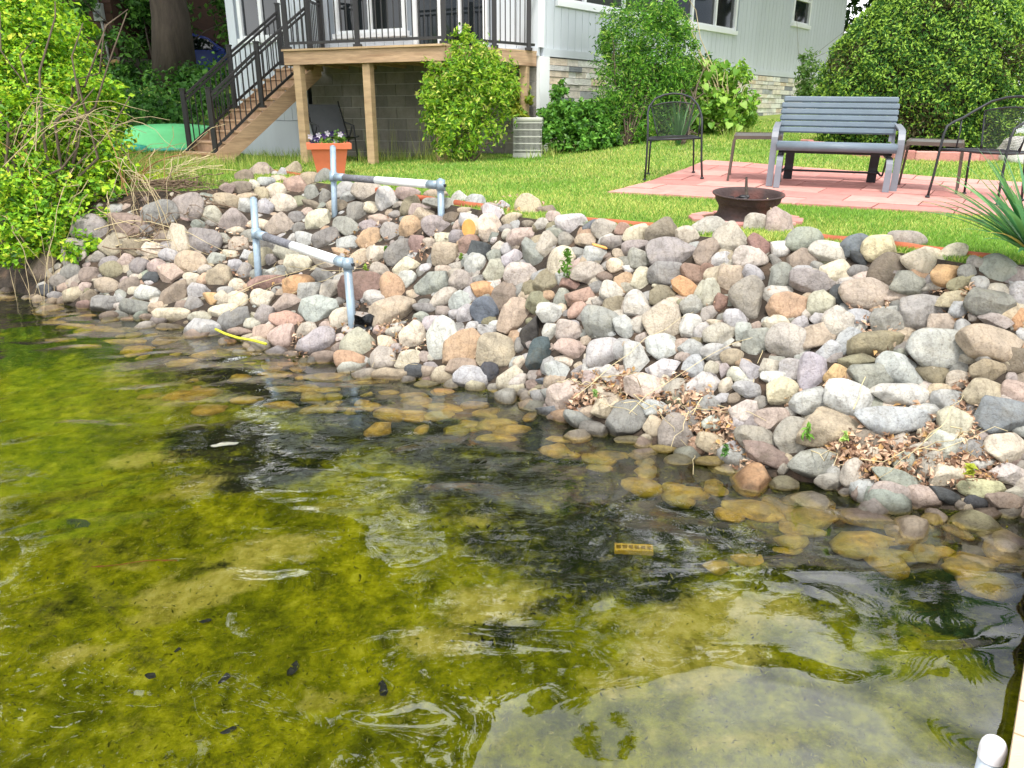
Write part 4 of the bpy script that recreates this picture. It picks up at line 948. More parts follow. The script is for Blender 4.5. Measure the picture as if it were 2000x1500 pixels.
(0.692,4.518,0.299,0.074,0.066,19,'pk','a'),
(1.038,3.934,0.022,0.071,0.056,-8,'tp','r'),
(1.211,3.801,0.046,0.083,0.044,0,'dg','r'),
(1.259,4.08,0.286,0.072,0.055,-13,'br','r'),
(-3.739,7.173,0.017,0.111,0.102,-1,'bg','a'),
(2.486,3.395,0.189,0.058,0.05,-6,'tp','r'),
(0.819,4.657,0.471,0.076,0.063,-19,'bg','r'),
(0.695,4.624,0.393,0.039,0.122,8,'tn','b'),
(-3.805,7.353,0.136,0.123,0.093,28,'gn','a'),
(1.194,4.027,0.207,0.068,0.056,23,'tn','r'),
(1.735,4.385,0.698,0.069,0.059,-26,'bg','r'),
(-0.121,5.02,0.013,0.09,0.063,13,'lg','r'),
(0.489,4.83,0.407,0.076,0.066,10,'tn','a'),
(-0.033,6.196,0.948,0.131,0.057,0,'gy','r'),
(-2.143,6.903,0.276,0.105,0.093,21,'mv','r'),
(-4.301,7.622,0.159,0.121,0.098,4,'pk','r'),
(2.534,3.694,0.54,0.058,0.052,-19,'mv','r'),
(-2.221,6.244,0.018,0.109,0.076,-15,'cr','a'),
(-3.019,9.247,1.02,0.132,0.12,20,'cr','r'),
(-0.437,5.698,0.36,0.086,0.078,0,'lg','a'),
(0.145,4.914,0.139,0.077,0.068,0,'tp','a'),
(-0.032,6.139,0.907,0.089,0.081,0,'bg','r'),
(2.455,3.971,0.791,0.061,0.053,-27,'tp','a'),
(-2.852,9.678,1.05,0.163,0.1,0,'cr','a'),
(2.203,4.106,0.675,0.063,0.053,6,'tn','r'),
(-0.41,6.812,1.004,0.116,0.071,0,'tn','a'),
(0.211,4.814,0.137,0.095,0.048,10,'bl','a'),
(-3.119,10.753,1.048,0.125,0.152,0,'lg','r'),
(-0.255,5.921,0.591,0.096,0.064,0,'gy','a'),
(-1.122,7.501,0.895,0.118,0.079,0,'mv','a'),
(-2.251,8.591,0.796,0.135,0.09,-20,'pk','a'),
(0.136,6.071,1.0,0.104,0.056,0,'br','a'),
(1.458,4.433,0.617,0.067,0.049,0,'pk','a'),
(-2.472,7.108,0.27,0.106,0.077,0,'to','r'),
(-3.588,6.989,-0.011,0.134,0.058,0,'pk','r'),
(0.787,5.142,0.819,0.083,0.048,0,'wh','a'),
(-0.595,5.212,0.007,0.096,0.044,0,'pk','r'),
(1.28,4.555,0.636,0.056,0.05,0,'gy','r'),
(1.071,4.76,0.67,0.052,0.058,0,'ol','r'),
(-3.235,10.861,1.04,0.098,0.084,0,'wh','r'),
(0.945,4.954,0.747,0.054,0.033,0,'cr','r'),
]

def rock_tint(code, rng, sub=False):
    c = np.array(S(*PAL[code])); c = c*.72+c.mean()*.28*np.array([1.04,1.0,.95]); c = c*.72; c = c*(1+rng.normal(size=3)*.025)*(1+rng.normal()*.06); return np.clip(c, .01, .85)
def rock_world(r, rng, sub):
    x,y,z,w,h,a,code,kind = r[:8]; V, Fs = rock_shape(kind, rng, sub); a = D2R(a)
    e1 = RGT*math.cos(a)-UPV*math.sin(a); e2 = RGT*math.sin(a)+UPV*math.cos(a)
    dpt = .5*min(w,h)+.25*max(w,h)
    if kind == 'u':                                                               # lying flat on the bottom
        e1 = np.array([math.cos(a),-math.sin(a),0]); e2 = np.array([math.sin(a),math.cos(a),0]); nn = np.array([0,0,1.])
        return V[:,0:1]*e1*w*.54+V[:,1:2]*e2*h*.6+V[:,2:3]*nn*min(w,h)*.42, Fs
    return V[:,0:1]*e1*w*.595+V[:,1:2]*e2*h*.595+V[:,2:3]*FWD*dpt*.5, Fs
for i, r in enumerate(ROCKS):
    rg = np.random.default_rng(100+i); V, Fs = rock_world(r, rg, 4)
    o = place('rock', np_mesh('rock', V, Fs, rock_tint(r[6], rg), smooth=True), ROCKM, None, r[:3])
    tag(o, r[8], 'rock', 'loose rocks armouring the lake bank')
VV, FF, TT = [], [], []; n0 = 0
def stash(V, Fs, t):
    global n0
    VV.append(V); FF.append(Fs+n0); TT.append(np.repeat(t[None], len(V), 0)); n0 += len(V)
for i, r in enumerate(SMALL):
    rg = np.random.default_rng(900+i); V, Fs = rock_world(r, rg, 3); stash(V+np.array(r[:3]), Fs, rock_tint(r[6], rg))
codes = ['lg','wh','gy','bg','tn','cr','pk','mv','gn','br','ol','lg','tn','bg','lp','to']
rg = np.random.default_rng(5); cnt = 0
while cnt < 1450:                                                                 # stones deeper in the heap, showing through the gaps
    x = rg.uniform(-7.5, 5.2); w, c = yw(x), yc(x); t = rg.uniform(-.42, 1.0)
    y = w+(c-w)*t; s = rg.uniform(.08,.24)
    if t < -.02 and rg.uniform() < .6: continue
    if (x < -3.9 and rg.uniform() < .4) or (x < -5.0 and t > -.05): continue
    V, Fs = rock_shape('r' if rg.uniform() < .6 else 'a', rg, 2); e = np.array([s, s*rg.uniform(.6,1), s*rg.uniform(.5,.8)])*.55
    an = rg.uniform(0,6.28); R = np.array([[math.cos(an),-math.sin(an),0],[math.sin(an),math.cos(an),0],[0,0,1]])
    stash((V*e)@R.T+np.array([x,y,float(ground_z(x,y))-(s*.36 if t > 0 else -.01)]), Fs, rock_tint(codes[rg.integers(len(codes))], rg)*(.9)); cnt += 1
tag(place('small_rocks', np_mesh('small_rocks', np.concatenate(VV), np.concatenate(FF), np.concatenate(TT), smooth=True), ROCKM), 'smaller stones wedged in the gaps between the bank rocks', 'rocks', 'loose rocks armouring the lake bank', 'stuff')
# =====================================================================  YARD EDGING AND PATIO
TIMB = mat('stained_timber', S(168,92,62), .85, .3, 5, .4, 30, stretch=(1,1,1), dirt=S(120,60,40), dscale=6, damt=.6)
def crest_pt(u, v, lift): p = gp(u, v); return Vector((p[0], p[1], p[2]+lift))
TB = [((505,331),(640,352),'red-orange edging timber behind the rocks below the stairs'), ((700,366),(800,384),'red-orange edging timber under the rear pipe handrail'), ((812,387),(960,408),'red-orange edging timber at the foot of the rear handrail post'),
      ((1090,428),(1300,447),'long red-orange edging timber left of the fire pit'), ((1585,466),(1730,480),'red-orange edging timber right of the fire pit'), ((1742,482),(1950,510),'red-orange edging timber running behind the spiky plant')]
for a, b, lb in TB:
    p, q = crest_pt(*a, .0), crest_pt(*b, .0); mb = MB(); n = 7
    mb.tube([p.lerp(q, t/n)+Vector((0,0,.002*math.sin(t*2.1))) for t in range(n+1)], .036, 10)
    tag(mb.build('edging_timber', TIMB), lb, 'timber', 'landscape timbers along the top of the rocks')
PAVM = [mat('paver_red%d'%i, S(*c), .85, .14, 7, .3, 60, dirt=S(150,110,104), dscale=3, damt=.4) for i, c in enumerate([(186,128,120),(194,138,129),(180,122,114),(196,144,134)])]
P0 = gp(1185,378)[:2]; e1 = np.array([.836,-.549]); e2 = np.array([.549,.836])
patio = thing('patio', (P0[0],P0[1],G(*P0)), None, None); patio['kind'] = 'structure'; patio['label'] = 'red concrete paver patio under the garden furniture'
bed = MB()
def paver(s0, s1, t0, t1, k):
    mb = MB(); g = .006; V = []
    for lift in (-.05, .022):
        for s, t in ((s0+g,t0+g),(s1-g,t0+g),(s1-g,t1-g),(s0+g,t1-g)):
            x, y = P0+e1*s+e2*t; V.append((x,y,G(x,y)+lift+(jit if lift > 0 else 0)))
    mb.add(V, [(3,2,1,0),(4,5,6,7),(0,1,5,4),(1,2,6,5),(2,3,7,6),(3,0,4,7)]); return mb.build('paver', PAVM[k], patio)
PW, PH = .62, .405
for j in range(7):
    off = 0 if j % 2 == 0 else -PW/2
    for i in range(9):
        s0, s1 = max(0, off+i*PW), min(5.0, off+(i+1)*PW)
        if s1-s0 < .05: continue
        jit = RNG.uniform(-.003,.003); paver(s0, s1, j*PH, (j+1)*PH, int(RNG.integers(4)))
PAT = [P0, P0+e1*5.0, P0+e1*5.0+e2*PH*7, P0+e2*PH*7]
def in_patio(x, y, m=.0):
    s = (x-P0[0])*e1[0]+(y-P0[1])*e1[1]; t = (x-P0[0])*e2[0]+(y-P0[1])*e2[1]
    return (s > -m) & (s < 5.0+m) & (t > -m) & (t < PH*7+m)

# =====================================================================  HOUSE
SIDE = mat('painted_siding', S(206,212,218), .6, .05, 3, .1, 90, stretch=(1,1,.1), dirt=S(170,178,180), dscale=1.2, damt=.25)
TRIM = mat('white_trim', S(240,242,242), .5, .03, 3, .05)
GAPM = mat('siding_backing', S(150,158,166), .8, .05, 3, 0)
GLASS = mat('window_glass', (.012,.016,.018), .04, .2, 1.5, 0, spec=.8)
CMU = [mat('concrete_block%d'%i, S(*c), .95, .16, 10, .6, 70, dirt=S(84,80,74), dscale=2.2, damt=.45) for i, c in enumerate([(138,134,126),(146,141,132),(128,124,118)])]
MORT = mat('mortar', S(186,182,174), .95, .1, 12, .3)
LEDGE = [mat('ledge_stone%d'%i, S(*c), .9, .22, 9, .7, 45) for i, c in enumerate([(236,226,210),(224,216,204),(210,208,204),(238,234,226),(216,200,180),(176,178,180),(228,208,182),(140,144,148)])]
C0 = np.array([.445,13.95])
class Wall:
    def __init__(s, O, d, n): s.O, s.d, s.n = np.array(O), np.array(d), np.array(n)
    def P(s, a, out, z): q = s.O+s.d*a+s.n*out; return (q[0], q[1], z)
    def hit(s, u, v):
        r = ray(u, v); A = np.array([[r[0], -s.d[0]],[r[1], -s.d[1]]]); t, a = np.linalg.solve(A, s.O); return a, CAM_Z+r[2]*t
    def box(s, mb, a0, a1, z0, z1, o0, o1):
        V = [s.P(a,o,z) for a in (a0,a1) for o in (o0,o1) for z in (z0,z1)]
        return mb.add(V, [(0,1,3,2),(4,6,7,5),(0,4,5,1),(2,3,7,6),(0,2,6,4),(1,5,7,3)])
_f = np.array([-.912,.411]); _f /= np.linalg.norm(_f); _s = np.array([.656,.755]); _s /= np.linalg.norm(_s)
FW, SW = Wall(C0, _f, (-_f[1], _f[0])), Wall(C0, _s, (_s[1], -_s[0]))
FLEN, SLEN, ZS, ZT = 6.67, 14.1, 2.87, 5.5
house = thing('house', (C0[0], C0[1], 1.05), 'pale gray sided lake house on a stone and block foundation', 'house')
HB = lambda: MB()
# window openings (wall, s0, s1, z0, z1, mullions)
sill_z = 3.57
WIN = {'F': [(5.35,6.28,3.2+.02,4.6,[.5]), (2.62,4.0,3.22,4.6,[.5]), (1.02,2.32,2.86,4.95,[.36,.66])], 'S': [(.55,7.05,3.62,4.9,[.11,.3,.5,.7,.86]), (10.35,11.35,4.05,5.2,[])]}
def cut(a0, a1, z0, z1, wins):
    """vertical board a0-a1 split where windows interrupt it"""
    segs = [(z0, z1)]
    for w in wins:
        if a1 > w[0]-.08 and a0 < w[1]+.08:
            out = []
            for p, q in segs:
                if w[2]-.08 > p: out.append((p, min(q, w[2]-.08)))
                if w[3]+.08 < q: out.append((max(p, w[3]+.08), q))
            segs = out
    return [s for s in segs if s[1]-s[0] > .05]
for key, wl, ln in (('F',FW,FLEN),('S',SW,SLEN)):
    back = MB()
    edges = sorted({0, ln} | {w[0] for w in WIN[key]} | {w[1] for w in WIN[key]})
    for a0, a1 in zip(edges[:-1], edges[1:]):
        ws = [w for w in WIN[key] if w[0] <= a0+1e-6 and w[1] >= a1-1e-6]
        if ws: wl.box(back, a0, a1, ZS, ws[0][2], -.12, -.025); wl.box(back, a0, a1, ws[0][3], ZT, -.12, -.025)
        else: wl.box(back, a0, a1, ZS, ZT, -.12, -.025)
    wall = back.build('wall', GAPM, house)
    n = round(ln/.2)
    for i in range(n):
        a0, a1 = i*ln/n+.005, (i+1)*ln/n-.005
        zb = ZS if (key == 'S' or a0 < 4.75) else 1.7
        for z0, z1 in cut(a0, a1, zb, ZT, WIN[key]): wl.box(MB(), a0, a1, z0, z1, -.022, 0).build('siding_board', SIDE, house)
    for w in WIN[key]:
        a0, a1, z0, z1, mul = w; f = .09; fr = MB()
        for q in ((a0-.08,a1+.08,z1-.0,z1+.08),(a0-.08,a0,z0,z1),(a1,a1+.08,z0,z1)): wl.box(fr, *q, -.06, .03)
        for m_ in mul: am = a0+(a1-a0)*m_; wl.box(fr, am-.035, am+.035, z0, z1, -.06, .015)
        for q in ((a0,a1,z0,z0+.05),(a0,a1,z1-.05,z1)): wl.box(fr, *q, -.05, .012)
        if not mul: wl.box(fr, a0, a1, (z0+z1)/2-.03, (z0+z1)/2+.03, -.06, .015)
        fo = fr.build('window' if z0 > 3 else 'sliding_door', TRIM, house)
        st = [0]+mul+[1]
        for p, q in zip(st[:-1], st[1:]): wl.box(MB(), a0+(a1-a0)*p+.02, a0+(a1-a0)*q-.02, z0+.02, z1-.02, -.05, -.035).build('pane', GLASS, fo)
        if z0 > 3: wl.box(MB(), a0-.12, a1+.12, z0-.085, z0, -.05, .06).build('sill', TRIM, fo)
    skirt = MB(); wl.box(skirt, 0 if key == 'F' else .1, 4.75 if key == 'F' else ln, ZS-.13, ZS-.003, -.05, .022); skirt.build('skirt_board', SIDE, house)
cb = MB(); SW.box(cb, -.004, .11, ZS, ZT, -.11, .03); cb.build('corner_board', TRIM, house)
cb = MB(); SW.box(cb, .0, .26, .9, ZS-.135, -.2, .035); cb.build('corner_pier', TRIM, house)
# dark rooms behind the glass
INT = mat('dark_room', S(58,46,40), .9, .3, 1.2, 0)
rm = MB(); V = [FW.P(.3,-.5,2.9), FW.P(6.4,-.5,2.9), SW.P(13.8,-.5,2.9)]
# block foundation under the deck
found = MB(); FW.box(found, .02, 4.75, .6, ZS-.13, -.25, -.012); fd = found.build('foundation', MORT, house)
for j in range(9):
    z1 = 2.735-j*.2
    for i in range(-1, 12):
        a0 = i*.4+(.2 if j % 2 else 0)+.03; a1 = a0+.4
        a0, a1 = max(a0,.03), min(a1,4.74)
        if a1-a0 < .06: continue
        FW.box(MB(), a0+.005, a1-.005, z1-.19, z1, -.1, 0).build('block', CMU[int(RNG.integers(3))], fd)
lf = MB(); FW.box(lf, 4.755, FLEN, .8, 1.69, -.2, -.005); lf.build('painted_footing', SIDE, house)
# stone veneer of the side wall
veneer = MB(); SW.box(veneer, .26, SLEN, .6, ZS-.14, -.25, -.03); vn = veneer.build('stone_backing', mat('dark_joint', S(110,104,96), .95, .2, 10, .3), house)
z = 2.725; rws = 0; cnt = 0
while z > .95:
    hgt = RNG.uniform(.075,.125); a = .27
    while a < SLEN-.05 and cnt < 296:
        L_ = RNG.uniform(.22,.62); a1 = min(a+L_, SLEN); mid = SW.P((a+a1)/2, 0, 0)
        vis = a < 2.3 or a > 6.2
        if z > G(mid[0], mid[1]-.2)-.12 and vis:
            mb = MB(); o = RNG.uniform(.0,.03); SW.box(mb, a+.006, a1-.006, z-hgt+.006, z-.004, -.06, o); mb.build('veneer_stone', LEDGE[int(RNG.choice(8, p=[.24,.18,.14,.2,.08,.05,.08,.03]))], vn); cnt += 1
        a = a1
    z -= hgt
# roof with broad eaves
ROOF = mat('roof_shingle', S(96,92,90), .95, .25, 14, .6, 50)
c1, c2 = FW.P(FLEN+.6,.6,0), SW.P(SLEN+.6,.6,0)
def corner(a, b): q = C0+_f*a+_s*b; return q
A_, B_, Cc, D_ = corner(-.7,-.7), corner(FLEN+.7,-.7), corner(FLEN+.7,SLEN+.7), corner(-.7,SLEN+.7); rm1, rm2 = corner(FLEN/2,2.6), corner(FLEN/2,SLEN-2.6)
mb = MB(); V = [(*A_,ZT),(*B_,ZT),(*Cc,ZT),(*D_,ZT),(*A_,ZT+.18),(*B_,ZT+.18),(*Cc,ZT+.18),(*D_,ZT+.18),(*rm1,ZT+1.9),(*rm2,ZT+1.9)]
mb.add(V, [(0,1,2,3),(0,4,5,1),(1,5,6,2),(2,6,7,3),(3,7,4,0),(4,8,5),(5,8,9,6),(6,9,7),(7,9,8,4)]); mb.build('roof', ROOF, house)
# the two far walls
mb = MB(); q = [corner(FLEN,0), corner(FLEN,SLEN), corner(0,SLEN)]
for p_, r_ in ((q[0],q[1]),(q[1],q[2])): mb.add([(*p_,.8),(*r_,.8),(*r_,ZT),(*p_,ZT)], [(0,1,2,3)])
mb.build('rear_wall', SIDE, house)

# =====================================================================  DECK
OAK = mat('deck_lumber', S(186,158,124), .85, .22, 2.2, .3, 25, stretch=(1,1,6), dirt=S(140,110,84), dscale=1.6, damt=.5)
OAKH = mat('deck_beam_lumber', S(182,152,122), .85, .25, 5, .3, 25, stretch=(.7,.7,7), dirt=S(134,100,74), dscale=2, damt=.55)
BLK = mat('black_rail_metal', S(44,42,42), .45, .1, 4, 0, spec=.5)
ZD = 2.81; K, Lc, Cd = np.array([-.98,12.5]), np.array([-3.73,13.6]), C0+np.array([-.02,-.0])
_k = (Lc-K)/np.linalg.norm(Lc-K)
Lh = np.array(FW.P(4.45,.03,0)[:2])                        # where the deck's left end meets the house
deck = thing('deck', (K[0],K[1],G(*K)), 'raised wooden deck with black railing in front of the house', 'deck')
v3 = lambda p, z: Vector((p[0], p[1], z))
nb = 14
for i in range(nb):
    t0, t1 = i/nb, (i+1)/nb-.004
    pts = [K*(1-t0)+Cd*t0, Lc*(1-t0)+Lh*t0, Lc*(1-t1)+Lh*t1, K*(1-t1)+Cd*t1]
    if i == 0: pts = [p-np.array([.02,.04]) if j < 2 else p for j, p in enumerate(pts)]
    V = [(*p, ZD-.03) for p in pts]+[(*p, ZD) for p in pts]; MB().add(V, [(3,2,1,0),(4,5,6,7),(0,1,5,4),(1,2,6,5),(2,3,7,6),(3,0,4,7)]).build('deck_board', OAK, deck)
def beam(p, q, z, h=.2, w=.04): return MB().bar(v3(p,z-h/2), v3(q,z-h/2), w, h)
ins = lambda p, c, d: p+(c-p)/np.linalg.norm(c-p)*d
ctr = (K+Lc+Cd+Lh)/4
for p, q in ((K,Lc),(K,Cd),(Lc,Lh)): beam(p+(ctr-p)*.012, q+(ctr-q)*.012, ZD-.034).build('rim_beam', OAKH, deck)
for i in range(1,7):
    t = i/7; a = K*(1-t)+Lc*t; b = Cd*(1-t)+Lh*t; beam(a+(b-a)*.05, b-(b-a)*.04, ZD-.036, .18, .045).build('joist', OAKH, deck)
for u_, t in ((565,.955),(710,.49),(872,.02),(1040,None)):
    p = K+(Lc-K)*t if t is not None else K+(Cd-K)*.93
    p = p+(ctr-p)/np.linalg.norm(ctr-p)*.12; g = G(*p)
    R = Matrix.Rotation(math.atan2(_k[1],_k[0]), 3, 'Z')
    MB().box((p[0],p[1],(g-.1+ZD-.236)/2), (.135,.135,ZD-.236-g+.1), R, .006).build('post', OAK, deck)
def railing(parent, p, q, h=.98, posts=(), first=.08, gap=.105, low=.09, post=.075, zp=None, extra=.06):
    """p, q: base points; returns the railing part with its posts and balusters"""
    p, q = Vector(p), Vector(q); up = Vector((0,0,1)); d = q-p; mb = MB()
    mb.bar(p+up*(h-.02), q+up*(h-.02), .06, .035); r = mb.build('railing', BLK, parent)
    MB().bar(p+up*low, q+up*low, .035, .04).build('bottom_rail', BLK, r); MB().bar(p+up*(h-.1), q+up*(h-.1), .03, .035).build('under_rail', BLK, r); n = max(2, int(Vector((d.x,d.y,0)).length/gap)); 
    for i in range(1, n):
        b = p+d*(i/n); MB().box(b+up*((low+.02+h-.118)/2), (.017,.017,h-.138-low)).build('baluster', BLK, r)
    for t in posts:
        b = p+d*t; MB().box(b+up*(h+extra)/2, (post,post,h+extra), None, .004).box(b+up*(h+extra+.012), (post+.02,post+.02,.024)).box(b+up*.02, (post+.05,post+.05,.04)).build('rail_post', BLK, r)
    return r
e = lambda p: p+(ctr-p)/np.linalg.norm(ctr-p)*.07
railing(deck, v3(e(K),ZD), v3(e(Lc),ZD), 1.0, (0, .53, 1.0))
railing(deck, v3(e(K)+_s*.06,ZD), v3(K+(Cd-K)*.96,ZD), 1.0, (.52, .93))
railing(deck, v3(e(Lc)+(Lh-Lc)*.62,ZD), v3(e(Lc)+(Lh-Lc)*.97,ZD), 1.0, (0, 1))
# stairs
B0 = gp(388,318); A2 = np.array([.70,.714]); A2 /= np.linalg.norm(A2); W2 = np.array([A2[1],-A2[0]]); NST, RUN = 9, .245; g0 = B0[2]; RISE = (ZD-g0)/(NST+1)
stairs = thing('staircase', tuple(B0), 'wooden stairs with black railings climbing to the deck', 'stairs')
TRD = mat('tread_lumber', S(188,156,126), .85, .22, 5, .3, 25, dirt=S(120,92,72), dscale=3, damt=.6)
ang = math.atan2(A2[1], A2[0]); RS = Matrix.Rotation(ang, 3, 'Z')
for i in range(NST+1):
    c = B0[:2]+A2*(RUN*(i+.5)); zt = g0+RISE*(i+.35 if i == 0 else i+1)-(0 if i else 0)
    if i == 0: MB().box((*(c-A2*.05),g0+.05), (.5,1.5,.1), RS, .008).build('landing', TRD, stairs)
    if i < NST:
        MB().box((*c,g0+RISE*(i+1)-.02), (RUN+.04,1.16,.04), RS, .006).build('tread', TRD, stairs)
        c2 = B0[:2]+A2*(RUN*i+.02); MB().box((*c2,g0+RISE*(i+.5)-.02), (.02,1.1,RISE-.045), RS).build('riser', TRD, stairs)
for sgn in (-1, 1):
    o = W2*sgn*.575; p = B0[:2]+o; mb = MB()
    n_ = [(0,0),(0,RISE*.8)]
    prof = [(.0,.0),(.0,RISE*.75)]+[(RUN*NST+.05, RISE*(NST+.6)),(RUN*NST+.05, RISE*(NST-.9)),(RUN*1.15,0.)]
    V = [(p[0]+A2[0]*a+W2[0]*k, p[1]+A2[1]*a+W2[1]*k, g0+h_) for k in (-.02,.02) for a, h_ in prof]; m_ = len(prof)
    mb.add(V, [tuple(range(m_)), tuple(range(2*m_-1,m_-1,-1))]+[(i,i+m_,(i+1)%m_+m_,(i+1)%m_) for i in range(m_)]); mb.build('stringer', OAKH, stairs)
    a = B0[:2]+W2*sgn*.5
    p0_ = v3(a+A2*.10, g0+RISE*.9); p1_ = v3(a+A2*(RUN*4.3), g0+RISE*(5.1)); p2_ = v3(a+A2*(RUN*(NST-.4)), g0+RISE*(NST+.4))
    railing(stairs, p0_, p1_, .95, (0, 1.0), gap=.1, extra=.1); railing(stairs, p1_, p2_, .95, (1.0,), gap=.1, extra=.1)
# =====================================================================  GARDEN FURNITURE
def to_ground(o, pts=None): return o
BENCHM = mat('bluegray_resin', S(100,113,124), .5, .1, 6, .12, 60, dirt=S(120,128,138), dscale=4, damt=.3)
BFRM = mat('gray_bench_frame', S(116,120,128), .45, .06, 6, .05, spec=.5)
DARKM = mat('black_wrought_iron', S(40,42,46), .5, .15, 8, .1)
BRNM = mat('bronze_table_metal', S(88,78,70), .5, .15, 8, .1)
def arc(c, r, a0, a1, n, plane='yz', x=0):
    out = []
    for i in range(n+1):
        a = a0+(a1-a0)*i/n; out.append((x, c[0]+r*math.cos(a), c[1]+r*math.sin(a)))
    return out
def slope_rot(o, x, y):
    """lean a free-standing thing with the sloping ground"""
    e = .4; gx = (G(x+e,y)-G(x-e,y))/(2*e); gy = (G(x,y+e)-G(x,y-e))/(2*e)
    z = Vector((-gx,-gy,1)).normalized(); o.rotation_mode = 'XYZ'
    q = Vector((0,0,1)).rotation_difference(z); o.rotation_euler = (q.to_matrix() @ Matrix.Rotation(o.rotation_euler.z, 3, 'Z')).to_euler()
def make_bench(x, y, rz):
    t = thing('glider_bench', (x,y,G(x,y)+.022), 'blue-gray slatted glider bench on the red patio', 'bench', rz=rz); slope_rot(t, x, y)
    w = 1.16; f = dict(world=False)
    tilt = D2R(14); b0 = Vector((0,.25,.43)); bd = Vector((0,math.sin(tilt),math.cos(tilt))); bn = Vector((0,-math.cos(tilt),math.sin(tilt)))
    R = Matrix((Vector((1,0,0)), -bn, bd)).transposed(); hs = .0588
    for i in range(6):
        c = b0+bd*(.09+i*(hs+.0035)); MB().box(c, (w-.02-(.0 if i < 5 else .03),.03,hs), R, .012).build('back_slat', BENCHM, t, **f)
    for i in range(5):
        yy = -.27+i*.108; zz = .425-.05*(i/4)**.8+(.0 if i else -.01)
        MB().box((0,yy,zz), (w-.04,.1,.034), Matrix.Rotation(D2R(-5 if i else 14),3,'X'), .013).build('seat_slat', BENCHM, t, **f)
    MB().tube([(-w/2+.03,-.33,.395),(w/2-.03,-.33,.395)], .042, 10).build('seat_roll', BENCHM, t, **f)
    for s in (-1,1):
        X = s*(w/2+.0); path = [(X,.33,.585),(X,.2,.582),(X,.0,.572),(X,-.16,.56)]+[(X,-.16-.13*math.sin(a),.43+.13*math.cos(a)) for a in [D2R(q) for q in (20,45,70,90)]]+[(X,-.3,.3),(X,-.325,.1),(X,-.335,.0)]
        MB().ribbon(path, .062, .014, (1,0,0)).build('armrest', BFRM, t, **f)
        X = s*(w/2-.075); path = [(X,.12,.30),(X,-.1,.3),(X,-.3,.295)]+[(X,-.3-.09*math.sin(a),.205+.09*math.cos(a)) for a in [D2R(q) for q in (25,55,90)]]+[(X,-.405,.1),(X,-.42,.0)]
        MB().ribbon(path, .06, .014, (1,0,0)).build('glider_leg', BFRM, t, **f)
        X = s*(w/2-.02); MB().ribbon([(X,.34,.585),(X,.3,.45),(X,.26,.4),(X,-.28,.38)], .03, .02, (1,0,0)).ribbon([(X-.03*s,.37,.8),(X-.03*s,.27,.42)], .03, .018, (1,0,0)).build('side_frame', BFRM, t, **f)
        X = s*(w/2-.16); MB().ribbon([(X,.3,.3),(X,.33,.15),(X,.34,.0)], .09, .018, (1,0,0)).build('rear_leg', DARKM, t, **f)
        MB().tube([(s*(w/2-.09),-.25,.37),(s*(w/2-.1),-.2,.2),(s*(w/2-.1),-.1,.12),(s*(w/2-.1),.1,.1),(s*(w/2-.12),.3,.12)], .01, 6).build('swing_arm', DARKM, t, **f)
    MB().bar((-w/2+.05,-.18,.33),(w/2-.05,-.18,.33),.03,.02).bar((-w/2+.05,.15,.33),(w/2-.05,.15,.33),.03,.02).tube([(-w/2+.1,.31,.1),(w/2-.1,.31,.1)],.012,6).build('under_frame', DARKM, t, **f)
    return t
bx = (gp(1519,362)+gp(1727,380))/2
make_bench(bx[0]+.08, bx[1]+.22, D2R(-20))
def make_table(u, v, rz, label, scale=1.0):
    p = gp(u, v); t = thing('side_table', (p[0],p[1],p[2]+.022), label, 'table', 'small patio side tables', rz); slope_rot(t, p[0], p[1]); h, a = .46*scale, .235*scale; f = dict(world=False)
    MB().box((0,0,h-.008), (2*a,2*a,.014), None, .005).build('table_top', mat('table_mesh_top', S(92,90,86), .6, .2, 20, .3, 120), t, **f)
    MB().bar((-a,-a,h-.012),(a,-a,h-.012),.02,.034).bar((-a,a,h-.012),(a,a,h-.012),.02,.034).bar((-a,-a+.012,h-.012),(-a,a-.012,h-.012),.02,.034).bar((a,-a+.012,h-.012),(a,a-.012,h-.012),.02,.034).build('apron', BRNM, t, **f)
    for sx in (-1,1):
        for sy in (-1,1):
            q = [(sx*(a-.02),sy*a,h-.02),(sx*(a+.005),sy*a,h-.035),(sx*(a+.012),sy*a,h-.08),(sx*(a+.02),sy*(a+.004),h*.5),(sx*(a+.035),sy*(a+.01),0)]
            MB().ribbon(q, .03, .022, (0,1,0)).build('leg', BRNM, t, **f)
    return t
make_table(1472,352, D2R(-17), 'small dark square side table left of the glider bench')
make_table(1808,374, D2R(-30), 'small dark square side table between the glider bench and right chair')
def mesh_panel(poly, nu, nv, r=.0016):
    """woven wire between two side curves: poly(s,t) -> point, s,t in 0..1"""
    mb = MB()
    for i in range(1, nu): mb.tube([poly(i/nu, j/6) for j in range(7)], r, 3, False)
    for j in range(1, nv): mb.tube([poly(i/6, j/nv) for i in range(7)], r, 3, False)
    return mb
